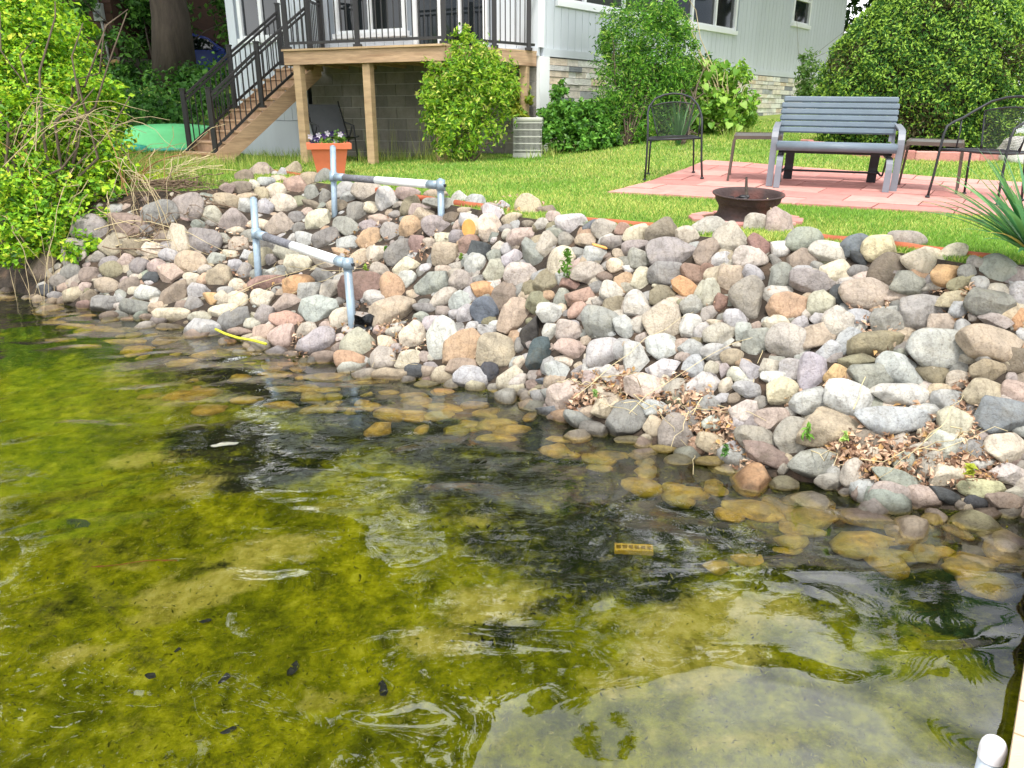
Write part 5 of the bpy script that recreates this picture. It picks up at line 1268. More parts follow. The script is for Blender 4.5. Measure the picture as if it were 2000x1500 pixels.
def make_chair(x, y, rz, label):
    t = thing('wire_chair', (x,y,G(x,y)+.022), label, 'chair', 'black wrought iron barrel chairs on the patio', rz); slope_rot(t, x, y); f = dict(world=False)
    w, d, sh = .29, .25, .43
    # one tube: front foot, arm, round the back, other front foot
    half = [(-.315,-.27,0),(-.30,-.262,.2),(-.292,-.255,.43),(-.29,-.245,.56),(-.29,-.215,.63),(-.29,-.12,.665),(-.288,.02,.70),(-.268,.16,.76),(-.2,.265,.835),(-.1,.318,.872),(0,.332,.882)]
    path = half+[(-q[0],q[1],q[2]) for q in half[-2::-1]]
    MB().tube(path, .0115, 8).build('arm_frame', DARKM, t, **f)
    MB().tube([(-.285,-.25,sh),(0,-.28,sh+.004),(.285,-.25,sh),(.27,.1,sh-.01),(.2,.22,sh-.01),(0,.25,sh-.01),(-.2,.22,sh-.01),(-.27,.1,sh-.01),(-.285,-.25,sh)], .011, 7).build('seat_ring', DARKM, t, **f)
    mesh_panel(lambda s, u: ((s-.5)*2*(.275-.09*max(0,u-.6)*2), -.25+u*.47, sh-.03*math.sin(math.pi*s)*math.sin(math.pi*u)), 34, 30).build('seat_mesh', DARKM, t, **f)
    def bk(s, u):
        a = (s-.5)*2; wd = .165+.075*u; return (a*wd, .245+.07*u-.05*a*a-.0, sh+.0+u*(.36-.035*a*a))
    mesh_panel(bk, 30, 26).build('back_mesh', DARKM, t, **f)
    MB().tube([bk(0,j/6) for j in range(7)]+[bk(i/8,1) for i in range(1,9)]+[bk(1,1-j/6) for j in range(1,7)], .0075, 6).build('back_frame', DARKM, t, **f)
    for s in (-1,1):
        MB().tube([(s*.24,.17,sh),(s*.25,.2,.25),(s*.262,.25,0)], .0105, 7).build('rear_leg', DARKM, t, **f)
        MB().tube([(s*.29,.0,.70),(s*.285,.0,.55),(s*.278,-.02,sh)], .007, 6).build('arm_brace', DARKM, t, **f)
        for yy, xx in ((-.27,.315),(.25,.262)): MB().lathe([(.006,.02),(.019,.016),(.021,.0)], 10, (s*xx,yy,0), False, True).build('foot', DARKM, t, **f)
    return t
p1c, p2c = gp(1262,355), gp(1368,354); m_ = (p1c+p2c)/2; dv = p2c-p1c; rz1 = math.atan2(dv[1],dv[0])+.12
make_chair(m_[0]+.27*math.sin(-rz1), m_[1]+.27*math.cos(rz1), rz1, 'black wire barrel chair by itself near the big shrub, left on the patio')
q1, q2 = gp(1823,394), gp(1930,404); m_ = (q1+q2)/2
make_chair(m_[0]+.24, m_[1]+.16, D2R(-58), 'black wire barrel chair cut off by the picture edge, right of the bench')

# fire pit: an old wheel rim
RUST = mat('rusty_rim_steel', S(62,48,46), .75, .35, 6, .4, 40, dirt=S(110,62,52), dscale=3.5, damt=.8)
pp = gp(1455,433); fp = thing('fire_pit', tuple(pp), 'dark rusty wheel rim used as a fire pit at the patio edge', 'fire pit'); slope_rot(fp, pp[0], pp[1]); fp.rotation_euler.x += D2R(5); fp.scale = (1,1,.8)
prof = [(.245,0),(.25,.02),(.235,.045),(.215,.07),(.205,.11),(.208,.15),(.222,.18),(.236,.2),(.24,.235),(.252,.25),(.262,.258),(.262,.268),(.25,.27),(.238,.262),(.228,.24),(.215,.2),(.2,.16),(.195,.1)]
MB().lathe(prof, 40).build('rim', RUST, fp, world=False)
MB().lathe([(0,.15),(.1,.155),(.2,.15)], 24).build('ash_bed', mat('wood_ash', S(120,116,110), .95, .4, 18, .8, 60), fp, world=False)
CHAR = mat('charcoal', S(34,32,34), .9, .5, 14, .6, 50, dirt=S(150,150,150), dscale=9, damt=.5)
rg = np.random.default_rng(3)
for i in range(12):
    V, Fs = rock_shape('a', rg, 2); s = rg.uniform(.02,.045); V = V*np.array([s,s*.7,s*.6])
    a = rg.uniform(1.6,4.4); r = rg.uniform(.02,.16); o = place('charcoal_lump', np_mesh('charcoal_lump', V, Fs), CHAR, fp, (r*math.cos(a), r*math.sin(a), .185+rg.uniform(0,.05)))
base = thing('brick_hearth', tuple(pp), 'red brick pavers bedded in soil round the fire pit base', 'hearth')
for i in range(9):
    a = i*2*math.pi/9+.3; MB().box((pp[0]+.36*math.cos(a), pp[1]+.36*math.sin(a), G(pp[0]+.36*math.cos(a),pp[1]+.36*math.sin(a))+.012), (.2,.1,.05), Matrix.Rotation(a+1.57,3,'Z'), .006).build('brick', PAVM[i % 4], base)
STK = mat('charred_stick', S(70,60,52), .9, .5, 20, .8, 60, dirt=S(20,18,18), dscale=8, damt=.8)
tp_ = Vector(at_depth(1458,346,depth(pp)+.02)); bt = Vector((pp[0]+.005,pp[1]+.03,pp[2]+.1))
tag(MB().tube([bt, bt.lerp(tp_,.35)+Vector((.006,0,0)), bt.lerp(tp_,.7), tp_], [.012,.013,.011,.008], 8).build('stick', STK), 'charred stick standing upright in the fire pit', 'stick')
s0, s1 = Vector(at_depth(1499,388,depth(pp)-.12)), Vector(at_depth(1508,434,depth(pp)-.42))
tag(MB().tube([s0, s0.lerp(s1,.5)+Vector((.012,0,0)), s1], [.005,.006,.005], 6).build('dry_twig', mat('dry_stem', S(196,180,140), .9, .2, 10, .2)), 'pale dry twig leaning on the right of the fire pit', 'twig')

# =====================================================================  PIPE HANDRAILS
GALV = mat('galvanised_pipe', S(150,168,182), .45, .14, 9, .15, 50, metal=.35, spec=.5, dirt=S(110,118,124), dscale=4, damt=.5)
WRAP = mat('worn_gray_grip', S(112,112,118), .8, .35, 30, .6, 70); PVC = mat('white_pvc', S(238,240,240), .4, .03, 4, .03)
def handrail(a, b, label, r):
    """a, b: (pixel foot, pixel top) of the upper and lower post; posts are plumb"""
    pa, pb = Vector(gp(*a[0])), Vector(gp(*b[0])); ta, tb = Vector(at_depth(*a[1], depth(pa))), Vector(at_depth(*b[1], depth(pb)))
    ja, jb = Vector(at_depth(*a[2], depth(pa))), Vector(at_depth(*b[2], depth(pb)))
    t = thing('pipe_handrail', tuple(pa), label, 'handrail', 'galvanised pipe handrails down the rocks')
    up = Vector((0,0,1))
    for p, q, j in ((pa,ta,ja),(pb,tb,jb)):
        m = MB().tube([p-up*.3+(p-q)*.0, q], r, 12); n = (q-p).normalized()
        m.tube([q, q+n*.008, q+n*.018], [r*1.02, r*.8, r*.3], 12); po = m.build('post', GALV, t)
        MB().tube([j-n*.045, j+n*.045], r*1.32, 12).build('tee_fitting', GALV, t)
        MB().lathe([(r*.5,-.012),(r*.5,.012)],8,tuple(j+Vector((r*1.2,-.02,.0)))).build('set_screw', DARKM, t)
    d = jb-ja
    MB().tube([ja, jb], r*.82, 12).build('rail', GALV, t)
    MB().tube([ja+d*.03, ja+d*.12], r*1.25, 12).build('coupling', GALV, t); MB().tube([jb-d*.1, jb-d*.02], r*1.25, 12).build('coupling', GALV, t)
    MB().tube([ja+d*.1, ja+d*.45], r*1.12, 12).build('grip', WRAP, t)
    MB().tube([ja+d*.44, jb-d*.09], r*1.2, 12).build('sleeve', PVC, t)
handrail(((651,428),(650,287),(651,345)), ((862,430),(860,352),(861,362)), 'rear galvanised pipe handrail with white sleeve beside the flowerpot', .031)
handrail(((503,556),(495,388),(500,456)), ((690,646),(678,512),(680,516)), 'front galvanised pipe handrail with white sleeve down to the water', .034)

# =====================================================================  ODDMENTS
TERRA = mat('terracotta_plastic', S(206,112,78), .6, .08, 6, .08, dirt=S(180,92,66), dscale=3, damt=.3)
gpn = gp(646,341); pot = thing('flower_pot', tuple(gpn), 'square tapered terracotta flowerpot on the lawn before the deck', 'flowerpot', rz=.25)
def sq(h, z, r=.02): return [(sx*h, sy*h, z) for sx, sy in ((-1,-1),(1,-1),(1,1),(-1,1))]
def frustum(mb, lv):
    V = []; [V.extend(sq(h,z)) for h, z in lv]; return mb.add(V, [(i*4+k,i*4+(k+1)%4,(i+1)*4+(k+1)%4,(i+1)*4+k) for i in range(len(lv)-1) for k in range(4)])
frustum(MB(), [(.175,0),(.235,.34)]).build('pot_body', TERRA, pot, world=False)
frustum(MB(), [(.235,.335),(.285,.34),(.29,.41),(.265,.415),(.255,.38)]).build('pot_rim', TERRA, pot, world=False)
frustum(MB(), [(.25,.36),(.0,.375)]).build('potting_soil', BANKM, pot, world=False)
LOGM = mat('log_bark', S(200,184,150), .9, .2, 8, .5, 30); CUT = mat('sawn_wood', S(216,156,86), .8, .18, 14, .2, 50, dirt=S(180,112,60), dscale=10, damt=.4)
lp_ = Vector(at_depth(916,446,depth(gp(916,462))-.08)); ld = Vector((.34,.42,-.06))
lg = MB().tube([lp_, lp_+ld*.5, lp_+ld], [.082,.086,.084], 16).build('log', LOGM); tag(lg, 'cut log with an orange sawn end lying among the rocks', 'log')
dn = -ld.normalized(); u_ = dn.cross(Vector((0,0,1))).normalized(); w2_ = dn.cross(u_)
MB().add([lp_+dn*.004]+[lp_+dn*.004+(u_*math.cos(a)+w2_*math.sin(a))*.076 for a in [2*math.pi*k/18 for k in range(18)]], [(0,1+k,1+(k+1)%18) for k in range(18)]).build('sawn_end', CUT, lg)
cp = Vector(at_depth(1171,481,depth(gp(1171,490))-.16)); tag(MB().box(cp, (.105,.05,.016), Matrix.Rotation(.3,3,'Y')@Matrix.Rotation(.3,3,'Z'), .006).build('wood_chip', CUT), 'flat orange wood chip resting on the rocks below the timber', 'wood chip')
YR = mat('yellow_rope', S(196,196,52), .6, .1, 20, .3); pr = [(421,643),(440,652),(465,660),(495,665),(520,672)]
tag(MB().tube([Vector(at_depth(u,v,depth(gp(u,v))-.24)) for u, v in pr], .011, 7).build('rope', YR), 'yellow rope end trailing into the water at the shore', 'rope')
bl = thing('plastic_sheet', tuple(gp(712,640)), 'black plastic sheet showing between rocks at the front handrail post', 'plastic sheet')
bm_ = MB(); rg = np.random.default_rng(8); c = Vector(at_depth(712,630,depth(gp(712,640))-.06)); V = []
for j in range(6):
    for i in range(6): V.append(c+Vector(((i-2.5)*.032, -.02*math.sin(i*1.7+j)+.03*rg.normal()*.5, (j-2.5)*.024+.012*math.sin(i*2+j*1.3))))
bm_.add(V, [(j*6+i,j*6+i+1,j*6+i+7,j*6+i+6) for j in range(5) for i in range(5)], True).build('sheet', mat('black_plastic', (.008,.009,.011), .25, .3, 5, .4, 20), bl)
ws = gp(438,871,refr=True); V = [ws+np.array([dx,dy,.03+dz]) for dx, dy, dz in ((-.075,-.012,0),(-.03,.02,.012),(.03,.028,.012),(.075,.03,0),(.07,.0,.008),(.02,-.014,.02),(-.04,-.03,.012))]
tag(MB().add(V, [tuple(range(7))]).add([v-np.array([0,0,.006]) for v in V], [tuple(range(6,-1,-1))]).build('white_scrap', mat('white_petal', S(244,244,230), .6, .05, 4, 0)), 'white scrap lying on a dark patch of the lake bottom', 'scrap')
yb = gp(1237,1077,refr=True); ybt = thing('perforated_block', (yb[0],yb[1],yb[2]+.012), 'yellow block with a row of holes on the lake bottom', 'block', rz=-.1)
YEL = mat('yellow_block', S(186,156,24), .8, .3, 14, .3, dirt=S(120,116,20), dscale=12, damt=.7); m_ = MB(); L_ = .175
m_.box((0,-.022,.02),(L_,.014,.05)).box((0,.022,.02),(L_,.014,.05)).box((0,0,-.0),(L_,.032,.01))
for i in range(7): m_.box((-L_/2+L_*i/6*.96+.004,0,.025),(.008,.03,.04))
m_.build('block_body', YEL, ybt, world=False)
for u_, v_, s_ in ((150,1028,.07),(400,1218,.035),(570,1312,.05),(750,1350,.05),(447,1430,.03),(300,1320,.03),(438,1322,.035),(345,1277,.022)):
    q = gp(u_, v_, refr=True); a = RNG.uniform(0,3); k = 7; V = [q+np.array([math.cos(a)*x_-math.sin(a)*y_, math.sin(a)*x_+math.cos(a)*y_, .012+RNG.uniform(0,.01)]) for x_, y_ in [(s_*math.cos(2*math.pi*i/k)*RNG.uniform(.6,1.2), s_*.5*math.sin(2*math.pi*i/k)*RNG.uniform(.6,1.2)) for i in range(k)]]
    tag(MB().add(V, [tuple(range(k))]).build('sunken_leaf', mat('sunken_leaf', (.02,.022,.016), .8, .3, 9, .2)), f'dark waterlogged leaf on the lake bottom, {dict([(150,"the long one near the left edge"),(400,"above a cluster of small specks"),(570,"the forked one in the middle"),(750,"the rightmost double one"),(447,"the lowest one"),(300,"leftmost of a row of three"),(438,"rightmost of a row of three"),(345,"small one above the row of three")])[u_]}', 'leaf', 'dark sunken leaves on the lake bottom')
a_, b_ = gp(175,1110,refr=True), gp(345,1103,refr=True)
tag(MB().tube([a_+np.array([0,0,.03]), (a_+b_)/2+np.array([0,.01,.04]), b_+np.array([0,0,.03])], .004, 6).build('reddish_stem', mat('red_stem', S(150,90,40), .8, .2, 8, .1)), 'thin reddish stem lying on the lake bottom at left', 'stem')

# dock at the right
DOCKM = mat('cream_dock_board', S(196,174,144), .75, .1, 4, .2, 40, stretch=(.6,4,1)); E0 = np.array([1.167,1.405]); ED = np.array([.593,.805]); EN = np.array([ED[1],-ED[0]]); ZK = .35
dock = thing('dock', (E0[0],E0[1],ZK), 'cream boarded dock at the lower right corner', 'dock')
for i in range(-14, 32):
    t0 = i*.142; p = E0+ED*t0; V = []
    for z in (ZK-.035, ZK):
        for a, b in ((0,0),(1.25,0),(1.25,.135),(0,.135)): q = p+EN*a+ED*b; V.append((q[0],q[1],z))
    MB().add(V, [(3,2,1,0),(4,5,6,7),(0,1,5,4),(1,2,6,5),(2,3,7,6),(3,0,4,7)]).build('dock_board', DOCKM, dock)
pa, pb = E0-ED*2+EN*.03, E0+ED*4.6+EN*.03
MB().bar((*pa,ZK-.1),(*pb,ZK-.1),.04,.125).bar((*(pa+EN*1.2),ZK-.1),(*(pb+EN*1.2),ZK-.1),.04,.125).build('side_beam', mat('weathered_beam', S(120,104,84), .9, .2, 6, .3), dock)
dp = Vector(at_depth(1940,1462,1.95)); dpt = thing('dock_post', (dp.x,dp.y,0), 'galvanised dock pipe with a white domed cap', 'post')
MB().tube([(dp.x,dp.y,-.75),(dp.x,dp.y,dp.z-.002)], .0285, 16).build('pipe', mat('pale_galvanised', S(176,186,196), .4, .12, 9, .1, metal=.3), dpt)
MB().lathe([(.0305,-.03),(.031,.0),(.0295,.012),(.024,.024),(.014,.032),(.0,.035)], 20, tuple(dp)).build('cap', mat('white_cap', S(240,236,240), .35, .02, 3, 0), dpt)

# air conditioner by the house
AC = mat('ac_paint', S(186,186,178), .6, .08, 6, .1); aq = np.array([.27,13.1,G(.27,13.1)]); ac = thing('air_conditioner', tuple(aq), 'beige air conditioner unit on the lawn by the deck corner', 'air conditioner', rz=-.12)
h_, a_ = .62, .225
MB().box((0,0,h_-.03),(2*a_+.02,2*a_+.02,.06), None, .015).build('cabinet_top', AC, ac, world=False); MB().box((0,0,.04),(2*a_+.01,2*a_+.01,.08)).build('cabinet_base', AC, ac, world=False)
MB().box((0,0,h_/2),(2*a_-.05,2*a_-.05,h_-.1)).build('coil', mat('ac_coil', S(90,92,90), .7, .2, 30, .2), ac, world=False)
gr = MB()
for i in range(24):
    x_ = -a_+2*a_*i/23
    for k in (0,1): gr.bar((x_,-a_,.06),(x_,-a_,h_-.04),.006,.006,(0,1,0)) if k == 0 else gr.bar((-a_,x_,.06),(-a_,x_,h_-.04),.006,.006,(0,1,0))
    gr.bar((a_,x_,.06),(a_,x_,h_-.04),.006,.006,(0,1,0))
gr.build('louvre_grille', AC, ac, world=False)
for j in range(5):
    z_ = .12+j*.105; MB().bar((-a_-.004,-a_-.004,z_),(a_+.004,-a_-.004,z_),.008,.018).bar((a_+.004,-a_,z_),(a_+.004,a_,z_),.008,.018).build('grille_band', AC, ac, world=False)

# reclining chair under the deck
rp_ = v3(np.array([-3.15,14.1]), 0); rp_.z = G(rp_.x, rp_.y); rc = thing('sling_recliner', tuple(rp_), 'dark sling recliner chair stored under the deck', 'chair', rz=.5); f = dict(world=False)
SL = mat('gray_sling', S(84,86,88), .8, .1, 8, .2)
for k, (p, q, n_) in enumerate((((-.28,.45,.95),(.28,.0,.38),'back_sling'),((-.28,.0,.38),(.28,-.5,.42),'seat_sling'))):
    MB().add([(p[0],p[1],p[2]),(q[0],p[1],p[2]),(q[0],q[1],q[2]),(p[0],q[1],q[2])], [(0,1,2,3)]).add([(p[0],p[1]+.01,p[2]-.015),(q[0],p[1]+.01,p[2]-.015),(q[0],q[1]+.01,q[2]-.015),(p[0],q[1]+.01,q[2]-.015)], [(3,2,1,0)]).build(n_, SL, rc, **f)
for s in (-1,1):
    MB().tube([(s*.3,.5,1.0),(s*.3,.0,.38),(s*.3,-.55,.43)], .014, 7).build('side_rail', DARKM, rc, **f)
    MB().tube([(s*.31,.25,.66),(s*.31,-.3,.6),(s*.31,-.42,.0)], .013, 7).build('front_leg', DARKM, rc, **f); MB().tube([(s*.31,-.2,.58),(s*.31,.4,.0)], .013, 7).build('rear_leg', DARKM, rc, **f)

# green plastic pool turned over behind the stairs
GRN = mat('mint_plastic', S(118,222,146), .45, .06, 3, .1, 12); q0 = gp(335,294); kp = thing('plastic_pool', (q0[0]-.1,q0[1]+.4,G(q0[0],q0[1])), 'mint green plastic wading pool upside down on the lawn', 'pool')
pts = []; NR = 36
def poolring(r, z): return [(r*.86*math.cos(2*math.pi*k/NR)*(1+.04*math.cos(6*math.pi*k/NR)), r*.62*math.sin(2*math.pi*k/NR), z) for k in range(NR)]
V = []; lv = [(1.3,0),(1.32,.05),(1.2,.07),(1.12,.3),(1.06,.4),(.9,.46),(.5,.5),(.02,.51)]
for r_, z_ in lv: V += poolring(r_, z_)
MB().add(V, [(i*NR+k,i*NR+(k+1)%NR,(i+1)*NR+(k+1)%NR,(i+1)*NR+k) for i in range(len(lv)-1) for k in range(NR)], True).build('pool_shell', GRN, kp, world=False)
MB().tube([Vector(p) for p in poolring(1.31,.03)+poolring(1.31,.03)[:1]], .035, 6).build('pool_lip', mat('teal_plastic', S(80,196,176), .45, .05, 3, .05), kp, world=False)
MB().tube([(-1.2,-.72,.05),(-.9,-.86,.12),(-.5,-.9,.1),(-.2,-.85,.04)], .07, 8).build('pool_slide', mat('teal_plastic', S(80,196,176)), kp, world=False)

# =====================================================================  BEYOND THE YARD
def hpt(u, a, z): p = at_depth(u, 200, a); return p[0], p[1]
NB = mat('brown_cabin_siding', S(66,46,36), .9, .2, 4, .3, 30, stretch=(1,1,6)); FST = mat('fieldstone', S(150,128,84), .95, .3, 6, .6, 20)
cab = thing('brown_cabin', (-11.2,21.6,G(-11.2,21.6)), 'dark brown neighbouring cabin on a fieldstone base behind the left shrub', 'house')
bx0, by0 = -9.9, 21.0; zb = G(-10.5,21)-.1
ca = np.array([-.95,.25]); ca /= np.linalg.norm(ca); cw = Wall((bx0,by0), ca, (-ca[1],ca[0]) if ca[0] < 0 and False else (ca[1],-ca[0])); 
if cw.n[1] > 0: cw.n = -cw.n
m_ = MB(); cw.box(m_, 0, 8, zb+.75, zb+4.2, -5, -.02); m_.build('wall', NB, cab)
for j in range(17): m2 = MB(); cw.box(m2, 0, 8, zb+.75+j*.2+.01, zb+.75+(j+1)*.2-.005, -.02, .012); m2.build('log_board', NB, cab)
m_ = MB(); cw.box(m_, .02, 8, zb-.4, zb+.74, -4.9, -.03); fo = m_.build('stone_base', mat('dark_joint', S(110,104,96)), cab)
rg = np.random.default_rng(12)
for j in range(4):
    a = 0
    while a < 5:
        L_ = rg.uniform(.2,.4); V, Fs = rock_shape('r', rg, 2); q = cw.P(a+L_/2, 0, zb-.1+j*.22); e_ = np.stack([np.append(cw.d,0), np.append(cw.n,0), [0,0,1]])
        place('base_stone', np_mesh('base_stone', (V*np.array([L_*.52,.1,.12]))@e_+np.array(q)-np.array(cab.location), Fs, smooth=True), FST, fo); a += L_
m_ = MB(); V = [cw.P(a,o,z_) for a, o, z_ in ((-.5,.5,zb+4.2),(8.5,.5,zb+4.2),(8.5,-5.5,zb+4.2),(-.5,-5.5,zb+4.2),(-.5,-2.5,zb+6),(8.5,-2.5,zb+6))]
m_.add(V, [(0,1,2,3),(0,4,5,1),(3,2,5,4),(0,3,4),(1,5,2)]).build('roof', ROOF, cab)
mt = Vector(cw.P(.35,.06,zb+1.75)); em = thing('electric_meter', tuple(mt), 'gray electric meter box with conduit on the brown cabin wall', 'meter')
MB().box(mt, (.26,.12,.4), Matrix.Rotation(math.atan2(ca[1],ca[0]),3,'Z'), .01).build('meter_box', mat('meter_gray', S(150,156,152), .5, .05, 4, 0), em)
MB().lathe([(.0,.06),(.07,.055),(.08,.0)], 14).build('meter_dial', mat('meter_glass', S(120,126,130), .15, .05, 4, 0), em, world=False, loc=(0,-.1,-.05)).rotation_euler = (math.pi/2,0,0)
MB().tube([mt+Vector((0,0,.2)), mt+Vector((0,0,2.6))], .035, 8).build('upper_conduit', mat('conduit_gray', S(168,170,166), .5, .05, 4, 0), em)
MB().tube([mt-Vector((-.03,0,.2)), mt-Vector((-.06,0,.5)), mt-Vector((-.08,0,1.75))], .03, 8).build('lower_conduit', mat('conduit_gray', S(168,170,166)), em)
def make_car(name, x, y, rz, paint, label):
    t = thing(name, (x,y,G(x,y)), label, 'car', 'cars parked behind the house', rz); f = dict(world=False)
    PT = mat(name+'_paint', paint, .25, .05, 3, 0, spec=.6); Wd = .86
    lower = [(-2.15,.3),(-2.2,.55),(-2.1,.85),(-1.95,.95),(-1.0,.98),(.9,.98),(1.9,.88),(2.2,.72),(2.2,.35),(2.1,.25),(-2.05,.25)]
    cabin = [(-1.9,.95),(-1.6,1.36),(-1.2,1.47),(.0,1.47),(.45,1.36),(1.05,.96)]
    def ext(prof, w0, w1=None):
        w1 = w1 or w0; n = len(prof); zmx = max(z for _, z in prof); zmn = min(z for _, z in prof)
        wd = lambda z: w0+(w1-w0)*(z-zmn)/(zmx-zmn)
        V = [(x_, -wd(z_), z_) for x_, z_ in prof]+[(x_, wd(z_), z_) for x_, z_ in prof]
        return MB().add(V, [tuple(range(n)), tuple(range(2*n-1,n-1,-1))]+[(i,i+n,(i+1)%n+n,(i+1)%n) for i in range(n)])
    ext(lower, Wd).build('body', PT, t, **f); cb_ = ext(cabin, Wd-.03, Wd-.2).build('cabin', PT, t, **f)
    for s in (-1,1):
        for q in ([(-1.7,1.0),(-1.5,1.32),(-.75,1.38),(-.7,1.0)],[(-.62,1.0),(-.66,1.38),(.1,1.38),(.5,1.28),(.88,1.0)]):
            yy = lambda z_: s*(Wd-.03+(-.17)*(z_-.95)/.52+.006); MB().add([(x_,yy(z_),z_) for x_, z_ in q], [tuple(range(4)) if s > 0 else tuple(range(3,-1,-1))] if len(q) == 4 else [tuple(range(5)) if s > 0 else tuple(range(4,-1,-1))]).build('side_window', GLASS, t, **f)
        for wx in (-1.35,1.35):
            w_o = MB().lathe([(.2,-.1),(.33,-.1),(.34,0),(.33,.1),(.2,.1)], 20).build('wheel', mat('tyre', (.012,.012,.013), .9, .2, 8, .2), t, world=False, loc=(wx,s*.76,.34)); w_o.rotation_euler = (math.pi/2,0,0)
            MB().lathe([(0,.09),(.1,.1),(.2,.08),(.2,-.08),(0,-.08)], 14).build('hubcap', GALV, w_o, world=False)
        MB().box((2.15,s*.62,.7),(.12,.36,.16),None,.03).build('headlight', mat('lamp_clear', S(220,224,226), .15, .03, 3, 0), t, **f)
        MB().box((-2.14,s*.66,.78),(.1,.3,.26),None,.03).build('tail_light', mat('lamp_red', S(170,40,30), .25, .1, 3, 0), t, **f)
        MB().box((.75,s*.98,1.02),(.14,.2,.13),None,.03).build('wing_mirror', PT, t, **f)
    MB().add([(.52,-.68,1.34),(.52,.68,1.34),(1.0,.78,1.0),(1.0,-.78,1.0)], [(0,1,2,3)]).build('windscreen', GLASS, t, **f).location.x = .03
    MB().add([(-1.62,-.66,1.34),(-1.62,.66,1.34),(-1.87,.78,1.0),(-1.87,-.78,1.0)], [(3,2,1,0)]).build('rear_window', GLASS, t, **f).location.x = -.03
    MB().box((2.2,0,.45),(.12,1.6,.2),None,.03).box((-2.17,0,.48),(.12,1.6,.2),None,.03).build('bumper', PT, t, **f)
    return t
make_car('blue_car', -9.3, 24.6, D2R(8), S(44,70,160), 'dark blue car parked behind the big tree trunk')
make_car('white_car', -13.5, 24.4, D2R(14), S(226,228,228), 'white car whose tail shows beside the brown cabin')
# neighbour's white house at the right edge
nh = thing('white_house', (8.5,14.6,G(8.5,14.6)), 'white clapboard neighbouring house at the right edge behind the yew', 'house')
nw = Wall((8.5,14.6), (.954,-.3), (-.3,-.954)); zb = G(9.3,15)-.3; m_ = MB(); nw.box(m_, -.2, 7, zb, zb+5, -5, -.03); m_.build('wall', TRIM, nh)
CLAP = mat('white_clapboard', S(236,240,244), .6, .03, 3, .05)
for j in range(25):
    V = [nw.P(a,o,z_) for a in (-.2,7) for o, z_ in ((-.03,zb+j*.2),(.02,zb+j*.2),(.0,zb+(j+1)*.2),(-.03,zb+(j+1)*.2))]
    MB().add(V, [(0,1,2,3),(7,6,5,4),(0,4,5,1),(1,5,6,2),(2,6,7,3),(3,7,4,0)]).build('clapboard', CLAP, nh)
m_ = MB(); V = [nw.P(a,o,z_) for a, o, z_ in ((-.7,.5,zb+5),(7.5,.5,zb+5),(7.5,-5.5,zb+5),(-.7,-5.5,zb+5),(-.7,-2.5,zb+7),(7.5,-2.5,zb+7))]; m_.add(V, [(0,1,2,3),(0,4,5,1),(3,2,5,4),(0,3,4),(1,5,2)]).build('roof', ROOF, nh)
wr = Vector(gp(1992,322)); V, Fs = rock_shape('r', np.random.default_rng(77), 3); tag(place('pale_boulder', np_mesh('pale_boulder', V*np.array([.3,.25,.22]), Fs, np.array(S(214,212,206))*.8, smooth=True), ROCKM, None, (wr.x+.2,wr.y+.3,wr.z+.12)), 'pale boulder at the right edge behind the wire chair', 'rock')
# =====================================================================  PLANTS
LEAF = leaf_mat('leaf'); LEAFD = leaf_mat('leaf_deep', .55, .2); BARK = mat('bark', S(92,80,66), .95, .3, 9, .9, 30, stretch=(1,1,.25)); STEM = mat('dry_stem', S(196,180,140), .9, .2, 10, .2); BARKD = mat('dark_bark', S(70,62,54), .95, .35, 7, 1.0, 22, stretch=(1,1,.2))
def leaves(P, out, size, rng, cols, up=.5, spread=.6, aspect=.5, var=.25, droop=0.0, fold=.15):
    """one small folded leaf (two triangles) per point; cols: list of (linear colour, weight)"""
    n = len(P); nr = unit(out*.45+np.array([0,0,up])+rng.normal(size=(n,3))*spread)
    t = rng.normal(size=(n,3))+out*.5-np.array([0,0,droop]); t = unit(t-nr*(t*nr).sum(1,keepdims=True)); b = np.cross(nr, t)
    L = size*rng.uniform(1-var*1.4, 1+var, size=(n,1)); w = L*aspect*.5
    V = np.stack([P-t*L*.5, P-b*w-t*L*.05+nr*L*fold, P+t*L*.5, P+b*w-t*L*.05+nr*L*fold], 1).reshape(-1,3)
    i = np.arange(n)[:,None]*4; T = np.concatenate([i+[0,2,1], i+[0,3,2]], 1).reshape(-1,3)
    ca = np.array([c for c, _ in cols]); k = rng.choice(len(cols), n, p=np.array([w_ for _, w_ in cols])/sum(w_ for _, w_ in cols))
    c = ca[k]*(1+rng.normal(size=(n,1))*.16)
    return V, T, np.repeat(np.clip(c,.004,.8), 4, 0)
def crown_points(lobes, n, rng, inner=.5, clump=26, csize=.16, floor=None):
    """clumped points in a set of ellipsoid lobes ((x,y,z),(rx,ry,rz)); returns points and outward directions"""
    C = np.array([l[0] for l in lobes]); R = np.array([l[1] for l in lobes]); wt = (R[:,0]*R[:,2]); wt = wt/wt.sum()
    nc = max(4, n//clump); k = rng.choice(len(lobes), nc, p=wt); d = unit(rng.normal(size=(nc,3))); rr = rng.uniform(inner**2, 1.06, size=(nc,1))**.5
    cc = C[k]+d*R[k]*rr; j = rng.integers(nc, size=n); sc = R[k[j]].mean(1,keepdims=True)
    P = cc[j]+rng.normal(size=(n,3))*csize*np.minimum(sc,1.2); o = unit(d[j]+rng.normal(size=(n,3))*.25)
    if floor is not None: keep = P[:,2] > ground_z(P[:,0],P[:,1])+floor; P, o = P[keep], o[keep]
    return P, o
def px_lobes(lst, a):
    """lobes surveyed as (pixel x, y, radius x, radius y, extra depth)"""
    out = []
    for u, v, ru, rv, da in lst: s = F_PX/(a+da); p = at_depth(u, v, a+da); out.append((p, (ru/s, .5*(ru+rv)/s, rv/s)))
    return out
